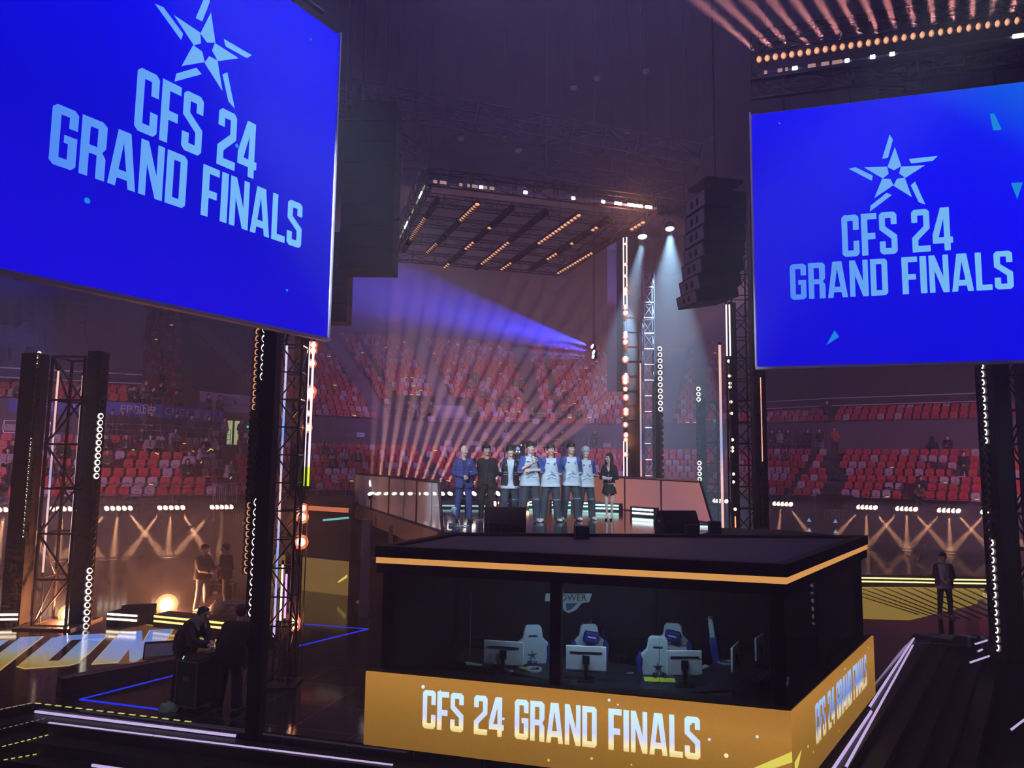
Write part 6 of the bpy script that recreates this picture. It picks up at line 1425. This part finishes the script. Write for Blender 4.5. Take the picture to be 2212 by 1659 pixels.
p1_ = person('bald man in blue checked suit holding a microphone at his waist, leftmost of the group', l, math.radians(8), J, jacket(SUIT, under=tee(SHIRTN, e=.012, sl=.8, hem=.85), opening=.006, vtop=.05, hem=.78), trousers(SUIT, .016, .016), SHOEB, 'b', None, yaw=math.radians(28), scale=s, hcurl=.9, extra=lambda t, J, q: (MB().box((.115, -.150, 1.36), (.02, .01, .03)).build('lapel_pin', mat('pin', (.8, .8, .6), .4), t)))
held('microphone', 'microphone with blue-grey head held by the bald man in the checked suit', 'microphone', p1_, (.09, -.27, 1.10), (.5, -.5, .7), 'blue')
# 2 man in black suit
BLKS = mat('black_suit', (.016, .015, .020), .8, noise=.3); BLKT = mat('black_knit', (.022, .022, .030), .9)
(l, s) = stand_on(1050, 963, 18.2); J = pose_stand(arms='behind', stance=.08)
person('man in black suit over dark knit top with hands behind his back', l, math.radians(-12), J, jacket(BLKS, under=tee(BLKT, e=.014, sl=.8, hem=.86), opening=.045, vtop=.05, hem=.76), trousers(BLKS, .014, .012), [mat('shoe_dark_sneaker', (.03, .035, .05), .4), SHOEW], 'a', ('short', HAIRB, .016, .045), yaw=math.radians(30), scale=s)
# 3 player with black vest
VEST = mat('black_track_jacket', (.020, .020, .026), .7, noise=.3); PIPE = mat('grey_piping', (.30, .36, .44), .6)
def vest_trim(t, J, q):
    m = MB(); y = -.172
    for s_ in (-1, 1):
        m.box((s_*.12, y+.0, 1.16), (.12, .008, .010)); m.box((s_*.12, y+.004, 1.11), (.12, .008, .010)); m.tube((s_*.20, y+.06, 1.40), (s_*.235, y+.07, 1.22), .006, 4)
    m.build('piping', PIPE, t); m = MB()
    for a in range(9): th = math.radians(40+a*32); m.box((.125+.022*math.cos(th), y+.012, 1.345+.022*math.sin(th)), (.012, .008, .012))
    m.build('emblem', mat('emblem_light', (.30, .45, .65), .6), t); m = MB(); m.box((-.10, y+.012, 1.33), (.05, .008, .016)); m.build('patch', mat('patch_red_white', (.55, .35, .35), .6), t)
(l, s) = stand_on(1101, 966, 18.3); J = pose_stand(arms='behind', stance=.16)
person('player in open black jacket over white shirt with hands behind his back', l, math.radians(6), J, jacket(VEST, under=tee(WHITEJ, e=.022, sl=.8, hem=.76), opening=.05, vtop=.045, hem=.83, sl=1.1), trousers(PANT, .030, .040, STRP), [SHOEW, SHOES_], 'b', ('short', HAIRB, .02, .02), yaw=math.radians(10), pitch=math.radians(-4), scale=s, extra=vest_trim)
# 4 microphone player
(l, s) = stand_on(1144, 957, 18.0); J = pose_stand(arms='behind', stance=.17); J['elR'] = V3(-.245, -.08, 1.15); J['wrR'] = V3(.03, -.27, 1.33); J['elL'] = V3(.27, -.02, 1.16); J['wrL'] = V3(-.04, -.22, 1.14)
p4_ = person('tall player in white and blue jersey speaking into a microphone with arms crossed', l, math.radians(10), J, JT, trousers(PANT, .030, .040, STRP), [mat('shoe_white_pink', (.62, .45, .48), .5), SHOES_], 'b', ('short', mat('dark_brown_hair', (.03, .018, .016), .5, bump=.6, nscale=90, noise=.4), .018, .03), yaw=math.radians(12), scale=s, hcurl=.9, hd={'R': ((.25, .1, .8), (.3, -.9, .1)), 'L': ((-1, -.1, .05), (0, .7, -.3))}, extra=jprint)
held('microphone', 'dark microphone held up to the mouth of the tall player', 'microphone', p4_, (.065, -.24, 1.45), (.08, .35, .9), 'dark')
# 5..7 players
(l, s) = stand_on(1189, 962, 18.1); J = pose_stand(arms='behind', stance=.18)
person('player in white and blue jersey with brown hair standing centre of the group, hands behind', l, math.radians(4), J, JT, trousers(PANT, .030, .040, STRP), [SHOEW, mat('sole_dark', (.10, .10, .10), .5)], 'a', ('short', mat('brown_hair', (.05, .028, .022), .5, bump=.6, nscale=90, noise=.4), .018, .03), yaw=math.radians(6), scale=s, extra=jprint)
(l, s) = stand_on(1233, 960, 18.6); J = pose_stand(arms='behind', stance=.17)
person('black-haired player in white and blue jersey with red-trimmed shoes left of the silver-haired one', l, math.radians(6), J, JT, trousers(PANT, .030, .040, STRP), [SHOEW, SHOER], 'a', ('short', HAIRB, .016, .045), yaw=math.radians(14), scale=s, extra=jprint)
(l, s) = stand_on(1265, 968, 18.9); J = pose_stand(arms='behind', stance=.17)
person('silver-haired player in white and blue jersey at the right end of the team', l, math.radians(8), J, JT, trousers(PANT, .030, .040, STRP), [SHOEW, SHOES_], 'b', ('short', mat('silver_hair', (.50, .52, .60), .5, bump=.6, nscale=90), .022, .015), yaw=math.radians(4), scale=s, extra=jprint)
# 8 woman
BLZ = mat('black_blazer', (.022, .022, .030), .7); BRH = mat('long_brown_hair', (.045, .022, .020), .45, bump=.6, nscale=60, noise=.4)
def blazer_dress(t, J, h):
    P, F_ = skin(torso(J, .012, 'f')+arms_(J, .008, t1=1.93), h, lambda X, Y, Z: np.maximum(.98-Z, np.maximum(np.minimum(Z-(J['neck'][2]-.02), .06-np.sqrt(X**2+(Y-.015)**2)+0*Z), np.where(Y < 0, (Z-1.24)*.42-.01-np.abs(X)*1.0+.0*Y, -1.)))); mk('blazer', [(P, F_)], BLZ, t)
    P, F_ = skin([('c', (0, 0, 1.02), (0, 0, .62), .13, .225, 0, 1.15)], h, lambda X, Y, Z: np.maximum(.70-Z, Z-1.03)); mk('skirt', [(P, F_)], BLZ, t)
    m = MB(); 
    for z, y in ((1.19, -.135), (1.02, -.14), (.93, -.165)): m.ball((.0, y, z), .012, 8)
    m.build('button', mat('silver_button', (.7, .7, .75), .3, .6), t); m = MB(); m.path([(-.17, -.11, .985), (-.06, -.155, .955), (0, -.16, .975), (.06, -.155, .955), (.17, -.11, .985)], .011); m.build('belt_trim', mat('white_trim', (.7, .72, .78), .6), t)
(l, s) = stand_on(1316, 980, 18.9); J = pose_stand(arms='front', sex='f', stance=.02); J['elR'] = V3(-.22, -.0, 1.12); J['wrR'] = V3(-.13, -.20, 1.13); J['elL'] = V3(.22, 0, 1.12); J['wrL'] = V3(.09, -.22, 1.10); J['anL'] = V3(.065, .02, .10); J['anR'] = V3(-.065, .02, .10); J['knL'] = V3(.075, 0, .5); J['knR'] = V3(-.075, 0, .5); J['head'] = V3(-.01, -.01, 1.64)
p8_ = person('long-haired woman in short black blazer dress holding cards and a microphone', l, math.radians(-18), J, blazer_dress, None, None, 'b', ('long', BRH), yaw=math.radians(-30), scale=s, sex='f', hcurl=.8, bare_legs=True, extra=lambda t, J, q: [MB().prism([(-.035, 0), (.035, 0), (.03, .05), (-.03, .045)], .20, Matrix.Translation((sx*.065, -.13, .0))).build('shoe', SHOEB, t) for sx in (-1, 1)])
held('microphone', 'microphone with blue-grey head in the right hand of the woman', 'microphone', p8_, (-.20, -.27, 1.19), (-.3, -.2, .9), 'blue')
M_ = Matrix.Translation(p8_.location) @ Matrix.Rotation(p8_.rotation_euler.z, 4, 'Z') @ Matrix.Scale(s, 4); q_ = M_ @ Vector((.02, -.29, 1.11)); t = thing('cue_cards', 'small stack of white and blue cue cards in the hands of the woman', 'cards', q_, p8_.rotation_euler.z); MB().box((0, 0, 0), (.20, .12, .012), Matrix.Rotation(.5, 3, 'X')).build('cards', mat('card_white', (.5, .6, .75), .6), t)

# ---- technicians
DKJ = mat('dark_jacket', (.018, .016, .020), .8, noise=.4, nscale=10, bump=.4); HOOD = mat('grey_hood', (.30, .32, .38), .85); GREENP = mat('dark_pants', (.016, .015, .018), .85)
def J_lean(fwd, side=0.0):
    J = pose_stand(stance=.16)
    for k in ('head', 'neck', 'chest', 'belly', 'shL', 'shR', 'elL', 'elR', 'wrL', 'wrR'):
        r = J[k]-V3(0, 0, .95); a = fwd*(1.0 if k != 'belly' else .6); J[k] = V3(r[0], r[1]*math.cos(a)-r[2]*math.sin(a), r[1]*math.sin(a)*(-1)+r[2]*math.cos(a))+V3(0, .06, .95)
    return J
def cap_extra(t, J, q):
    P, F_ = skin([('e', q(0, .015, .055), (.088, .10, .075), 0)], .01, lambda X, Y, Z: (J['head'][2]+.035)-Z); mk('cap', [(P, F_)], mat('cap_dark', (.035, .04, .055), .8), t); m = MB(); m.prism([(-.06, 0), (.06, 0), (.05, .01), (-.05, .01)], .09, Matrix.Translation((float(q(0, -.13, .05)[0]), float(q(0, -.17, .05)[1]), float(q(0, -.15, .055)[2])))); m.build('cap_peak', mat('cap_peak', (.22, .24, .30), .6), t)
    P, F_ = skin([('c', J['neck']+V3(-.06, .05, .0), J['neck']+V3(.06, .05, .0), .065, .065, 0, 1), ('c', J['neck']+V3(.08, -.05, -.03), J['neck']+V3(.07, -.11, -.12), .04, .025, .03, 1), ('c', J['neck']+V3(-.08, -.05, -.03), J['neck']+V3(-.07, -.11, -.12), .04, .025, .03, 1)], .011); mk('hood', [(P, F_)], HOOD, t)
    m = MB(); w, l = Vector(J['wrR']), Vector(J['elR']); d = (w-l)
    for f_, c_ in ((.35, 0), (.5, 1), (.65, 0)): m.tube(l+d*f_-d.normalized()*.012, l+d*f_+d.normalized()*.012, .062, 10)
    m.build('sleeve_bands', mat('sleeve_band', (.28, .18, .22), .7), t)
pf = onz(413, 1527, 0)
J = J_lean(.80); J['elR'] = J['shR']+V3(-.03, -.16, -.26); J['wrR'] = V3(-.12, -.78, .99); J['elL'] = J['shL']+V3(.05, -.10, -.28); J['wrL'] = V3(.08, -.60, .98)
pos = onz(398, 1500, 0); person('technician in cap and grey-hooded dark jacket leaning over the upright flight case', (pos.x-.05, pos.y+.10, 0.0), math.radians(58), J, jacket(DKJ, e=.05, hem=.78, opening=.0, vtop=.05, under=tee(DKJ, e=.02, sl=.8, hem=.82)), trousers(GREENP, .02, .03), [SHOEB, SHOEB], 'b', ('short', HAIRB), scale=.99, hcurl=.5, extra=cap_extra, hd={'R': ((.1, -1, -.2), (0, -.1, -1))})
J = J_lean(.60); J['elR'] = J['shR']+V3(-.08, -.10, -.26); J['wrR'] = J['shR']+V3(-.0, -.30, -.42); J['elL'] = J['shL']+V3(.10, .02, -.28); J['wrL'] = J['shL']+V3(.12, -.02, -.55)
pos = onz(492, 1531, 0); p10 = person('technician all in black seen from behind beside the left tower, holding a bag', (pos.x, pos.y, 0.0), math.radians(172), J, jacket(mat('black_coat', (.010, .009, .012), .9, noise=.3, bump=.3), e=.07, hem=.72, opening=.0, vtop=.0), trousers(GREENP, .03, .04), [SHOEB, SHOEW], 'a', ('short', HAIRB, .014), scale=1.0)
pb = Matrix.Translation(p10.location) @ Matrix.Rotation(math.radians(172), 4, 'Z') @ Vector(J['wrR']+V3(0, -.03, -.66)); t = thing('carrier_bag', 'crumpled patterned carrier bag hanging from the hand of the technician in black', 'bag', pb, .3); m = MB(); m.prism([(-.14, 0), (.13, .03), (.15, .44), (.0, .47), (-.11, .42)], .06, Matrix.Rotation(.12, 4, 'Y')); m.build('bag_body', mat('bag_print', (.13, .10, .08), .6, nscale=5, noise=.6), t); m = MB(); m.path([(-.03, .03, .45), (0, .03, .62), (.09, .03, .46)], .007); m.build('handle', BLACK, t)
# ---- far crew pair
JEAN = mat('pale_jeans', (.22, .28, .36), .85, noise=.25); (pos) = onz(434, 1318, 0)
J = J_lean(.12); J['elR'] = J['shR']+V3(-.03, -.12, -.25); J['wrR'] = J['shR']+V3(.05, -.34, -.30); J['elL'] = J['shL']+V3(.03, -.12, -.25); J['wrL'] = J['shL']+V3(-.05, -.34, -.28)
person('crew member in dark puffer jacket and pale jeans at the open case far left', (pos.x, pos.y, 0), math.radians(70), J, jacket(mat('puffer', (.04, .045, .05), .6, bump=.6, nscale=9), e=.06, hem=.86, opening=0., vtop=.0), trousers(JEAN, .02, .025), [SHOEW, SHOEW], 'a', ('short', HAIRB), scale=1.02, h=.013)
pos = onz(478, 1316, 0); J = J_lean(.1); J['wrR'] = J['elR']+V3(.1, -.2, .0); J['wrL'] = J['elL']+V3(-.1, -.2, .0)
person('crew member in black hoodie behind the open case, turned to his colleague', (pos.x, pos.y+.1, 0), math.radians(-40), J, jacket(mat('black_hoodie', (.02, .02, .024), .9), e=.05, hem=.84, opening=0., vtop=.02, under=tee(mat('grey_shirt', (.14, .15, .18), .8), e=.02, sl=.6, hem=.9)), trousers(GREENP, .02, .03), [SHOEB, SHOEB], 'c', ('short', HAIRB), yaw=-.5, scale=1.02, h=.013)
# ---- lanyard man at right
def lany(t, J, q): m = MB(); m.path([(-.06, -.09, 1.50), (-.04, -.165, 1.32), (0, -.18, 1.12), (.04, -.165, 1.32), (.06, -.09, 1.50)], .006); m.box((0, -.19, 1.07), (.07, .01, .10)); m.build('lanyard', BLACK, t)
pos = onz(2043, 1333, 0); J = pose_stand(arms='front', stance=.10)
person('man in white shirt, dark jacket and lanyard standing on the floor at right', (pos.x, pos.y, 0), math.radians(-20), J, jacket(mat('dark_track', (.03, .02, .03), .8), e=.045, hem=.86, opening=.13, vtop=.02, under=tee(mat('white_tee', (.50, .42, .55), .8), e=.022, sl=.8, hem=.80)), trousers(GREENP, .012, .012), [mat('shoe_grey', (.35, .28, .32), .6), SHOEW], 'c', ('short', HAIRB), scale=(at(2040, 1196, pos.y).z)/1.765, h=.012, extra=lany)
# dark figure half hidden beside the booth
pos = onz(1889, 1400, 0); J = pose_stand(arms='behind', stance=.1)
person('dark figure half hidden behind the right rear edge of the booth', (pos.x-.45, pos.y+.6, 0), math.radians(60), J, jacket(BLKS, e=.05, opening=0., vtop=0.), trousers(GREENP, .03, .03), SHOEB, 'c', ('short', HAIRB), scale=1.02, h=.016)

# ---- audience: four seated and three standing kinds, copied
AUD = []
def aud(nm, J, tc, hairk, pc, **k):
    t = person(nm, (0, -60, 0), 0, J, jacket(tc, e=.055, hem=J['pelvis'][2]-.12, opening=0., vtop=.0), trousers(pc, .02, .02), SHOEB, 'a', hairk, h=.022, face=False, hcurl=.4, **k); AUD.append(t); return t
COLS = {'black': (.02, .018, .024), 'dark grey': (.06, .055, .065), 'cream': (.42, .34, .36), 'brown': (.16, .08, .06), 'dark blue': (.03, .035, .10), 'orange': (.5, .12, .05), 'white': (.5, .46, .5)}
def coat(c): return mat('coat_'+c.replace(' ', '_'), COLS[c], .85, nscale=6, bump=.3)
PR = {}
def proto(sit, c, hairk):
    key = (sit, c, hairk)
    if key not in PR:
        J = pose_sit() if sit else pose_stand(arms='front'); PR[key] = [aud('audience person', J, coat(c), ('short', HAIRB) if hairk == 's' else ('long', HAIRB), GREENP, sex='m' if hairk == 's' else 'f'), False]
    return PR[key]
def audience(label, px, d, z, sit, c, hk, turn=0.0, sc=1.0, group='spectators in the stands'):
    p, rz, _ = on_line(d, px); pr = proto(sit, c, hk)
    if not pr[1]: o = pr[0]; pr[1] = True; o.location = (p.x, p.y, z); o.rotation_euler = (0, 0, rz+turn); o['label'] = label; o['group'] = group; o.scale = (sc,)*3
    else: dup(pr[0], (p.x, p.y, z), rz+turn, label, group, sc)
lowd = lambda r: r*LD+.30; lowz = lambda r: LZ+r*LR+.02; upd = lambda r: UD0+r*UD+.32; upz = lambda r: UZ+r*UR+.02
WZ = zw
A_ = [  # (px, tier, row, sit, colour, hair, words)
 (37, 'l', 4.0, 1, 'black', 's', 'at the far left edge'), (58, 'l', 4.0, 1, 'black', 's', 'right of the one at the far left edge'), (25, 'l', 3, 1, 'cream', 'l', 'a row below the pair at the far left edge'), (44, 'l', 2, 1, 'black', 's', 'lowest at the far left edge'), (52, 'u', 1, 1, 'black', 's', 'high at the far left'), (18, 'u', 2, 1, 'dark grey', 'l', 'highest at the far left edge'), (40, 'u', 0, 1, 'dark grey', 's', 'above the left end of the banner'),
 (145, 'l', 4, 1, 'black', 's', 'seen through the far left tower'), (137, 'l', 2, 1, 'dark grey', 's', 'low behind the far left tower'),
 (232, 'l', 5, 1, 'black', 's', 'first right of the far left tower'), (277, 'l', 5, 1, 'dark grey', 's', 'second right of the far left tower'), (309, 'l', 6, 1, 'black', 'l', 'in the top row right of the far left tower'), (328, 'l', 5, 1, 'cream', 'l', 'with a plastic bag on the lap'), (352, 'l', 5, 1, 'dark grey', 's', 'right of the one with the plastic bag'), (379, 'l', 6, 1, 'cream', 'l', 'in the top row with long hair'), (446, 'l', 5, 1, 'black', 's', 'left of the one with raised glow sticks'), (464, 'l', 5, 1, 'white', 'l', 'beside the aisle with two glow sticks'), (439, 'l', 4, 1, 'cream', 'l', 'one row below the aisle pair'), (415, 'l', 3, 1, 'white', 's', 'in the middle row near the aisle'), (411, 'l', 2, 1, 'black', 'l', 'low near the front rail'), (238, 'l', 3, 1, 'brown', 's', 'low right of the far left tower'), (500, 'l', 1.6, 1, 'cream', 'l', 'on the aisle steps by the barred gate'),
 (287, 'u', 0, 1, 'black', 's', 'left one of the row behind the banner'), (309, 'u', 1, 1, 'cream', 's', 'pale one of the row behind the banner'), (308, 'u', 0, 1, 'dark grey', 's', 'small one behind the banner'), (326, 'u', 0, 1, 'dark grey', 's', 'third behind the banner'), (342, 'u', 1, 1, 'black', 's', 'high one behind the banner'), (349, 'u', 2, 0, 'dark blue', 's', 'upright one behind the banner'), (376, 'u', 0, 1, 'dark grey', 's', 'right one of the row behind the banner'),
 (449, 'm', 0, 0, 'black', 's', 'left one before the white parapet wall'), (474, 'm', 0, 0, 'black', 's', 'right one before the white parapet wall'),
 (243, 'w', 0, 0, 'dark grey', 's', 'behind the walkway railing at left'), (265, 'w', 0, 0, 'dark grey', 'l', 'second behind the walkway railing at left'), (328, 'w', 0, 0, 'black', 's', 'below the middle of the banner'), (382, 'w', 0, 0, 'dark blue', 's', 'third from the lit doorway'), (414, 'w', 0, 0, 'brown', 's', 'second from the lit doorway'), (452, 'w', 0, 0, 'black', 's', 'nearest to the lit doorway among the row'), (486, 'w', 0, 0, 'cream', 's', 'left side of the lit doorway'), (524, 'w', 0, 0, 'dark grey', 's', 'right side of the lit doorway'), (536, 'l', 5, 1, 'dark grey', 'l', 'right of the lit doorway by the tower'), (548, 'l', 3.6, 1, 'brown', 'l', 'behind the dim lamps of the left tower'),
 (883, 'm2', 0, 0, 'black', 's', 'at the left edge of the centre parapet'), (911, 'm2', 0, 0, 'brown', 's', 'left one of the pair before the centre parapet'), (930, 'm2', 0, 0, 'brown', 's', 'right one of the pair before the centre parapet'),
 (1016, 'u', 9, 1, 'black', 's', 'high in the centre stand beside the stairway'), (1024, 'u', 8, 0, 'black', 's', 'upright high in the centre stand'), (1013, 'u', 7, 1, 'dark grey', 's', 'just below the upright one high in the centre'), (1130, 'u', 7, 1, 'orange', 's', 'in orange in the centre stand'), (1112, 'u', 8, 1, 'dark grey', 'l', 'above the orange one in the centre'), (1125, 'u', 8, 1, 'black', 's', 'above right of the orange one in the centre'), (1040, 'u', 5, 1, 'dark grey', 's', 'left low in the centre stand'), (1052, 'u', 4, 1, 'orange', 'l', 'in orange low in the centre stand'), (1096, 'u', 4, 1, 'black', 'l', 'low in the centre stand above the railing'), (1082, 'u', 3, 1, 'dark grey', 's', 'a row lower in the centre stand'), (1150, 'u', 1, 1, 'dark grey', 's', 'in the lowest row above the centre railing'), (1222, 'u', 4, 0, 'black', 's', 'upright beside the right centre stairway'), (1235, 'u', 2, 1, 'black', 's', 'below the upright one at right centre'), (1215, 'u', 1, 1, 'dark grey', 's', 'near the right end of the centre railing'), (1250, 'u', 1, 1, 'black', 'l', 'right of the one near the end of the centre railing'),
 (1048, 'w', 0, 0, 'cream', 's', 'walking behind the railing above the suited men'), (1093, 'w', 0, 0, 'white', 'l', 'in pale pink behind the railing above the vest player'), (1180, 'w', 0, 0, 'cream', 's', 'behind the railing above the centre player'), (1130, 'w', 0, 0, 'dark grey', 's', 'behind the railing above the microphone player'), (1215, 'w', 0, 0, 'black', 's', 'behind the railing above the black-haired player'), (1285, 'w', 0, 0, 'dark grey', 'l', 'behind the railing above the silver-haired player'),
 (1666, 'w', 0, 0, 'dark grey', 's', 'first from the left on the right walkway'), (1683, 'w', 0, 0, 'cream', 'l', 'pale one on the right walkway'), (1702, 'w', 0, 0, 'dark grey', 'l', 'third from the left on the right walkway'), (1728, 'w', 0, 0, 'brown', 'l', 'fourth from the left on the right walkway'), (1743, 'w', 0, 0, 'black', 's', 'fifth from the left on the right walkway'), (1769, 'w', 0, 0, 'black', 's', 'last on the right walkway'), (1698, 'l', 5, 1, 'brown', 'l', 'alone in the right lower stand'), (1801, 'l', 6.6, 0, 'orange', 's', 'in orange top walking up the right aisle'), (1787, 'u', .6, 0, 'dark blue', 's', 'upright at the top of the right aisle'), (2045, 'w', 0, 1, 'black', 's', 'lone dark one above the right lower stand'), (2077, 'l', 3.0, 0, 'black', 's', 'upright in the middle of the right lower seats'), (1982, 'l', 1, 1, 'black', 's', 'in the low rows of the right stand'), (1978, 'l', .2, 1, 'brown', 'l', 'in the lowest row of the right stand'),
 (722, 'l', 3, 1, 'black', 's', 'behind the railing right of the left tower'), (745, 'l', 4, 1, 'cream', 'l', 'pale one right of the left tower'), (705, 'l', 5, 1, 'dark grey', 'l', 'just right of the pink tubes of the left tower'), (775, 'l', 4, 1, 'dark grey', 's', 'left of the fan of beams'),
]
for px, tr, r, sit, c, hk, w in A_:
    kind = 'seated' if sit else 'standing'
    d, z = {'l': lambda: (lowd(r), lowz(round(r-.01) if r != int(r) else r)), 'u': lambda: (upd(r), upz(int(r))), 'w': lambda: (7.3, WZ+.02), 'm': lambda: (8.28, 6.45), 'm2': lambda: (8.7, 7.02)}[tr]()
    audience('%s spectator in %s clothes %s' % (kind, c, w), px, d, z-(0.0 if not sit else .02), sit, c, hk, rnd.uniform(-.3, .3))
for k, v in PR.items():
    if not v[1]:
        for c_ in KIDS(v[0]): bpy.data.objects.remove(c_)
        bpy.data.objects.remove(v[0])
# glow sticks held in hands
for k, (px, py, d, w, rx) in enumerate([(461, 973, 4.2, 'left of two raised by the spectator beside the aisle', .5), (467, 971, 4.2, 'right of two raised by the spectator beside the aisle', -.5), (351, 980, 4.3, 'in the lap behind the railing', -.4), (445, 1001, 3.3, 'held one row below the aisle pair', .9), (415, 1017, 2.5, 'held upright in the middle row', 1.3), (347, 843, 9.6, 'held upright behind the banner', 1.3), (512, 1031, 1.6, 'held on the aisle steps', .9)]):
    p, rz, _ = on_line(d, px); v = at(px, py, p.y); o = bpy.data.objects.new('glow_stick', gsd); COL.objects.link(o); o.location = (p.x, p.y-.35, v.z); o.rotation_euler = (0, -rx, 0); tag(o, 'bright glow stick %s' % w, 'glow stick', 'glow sticks held up')
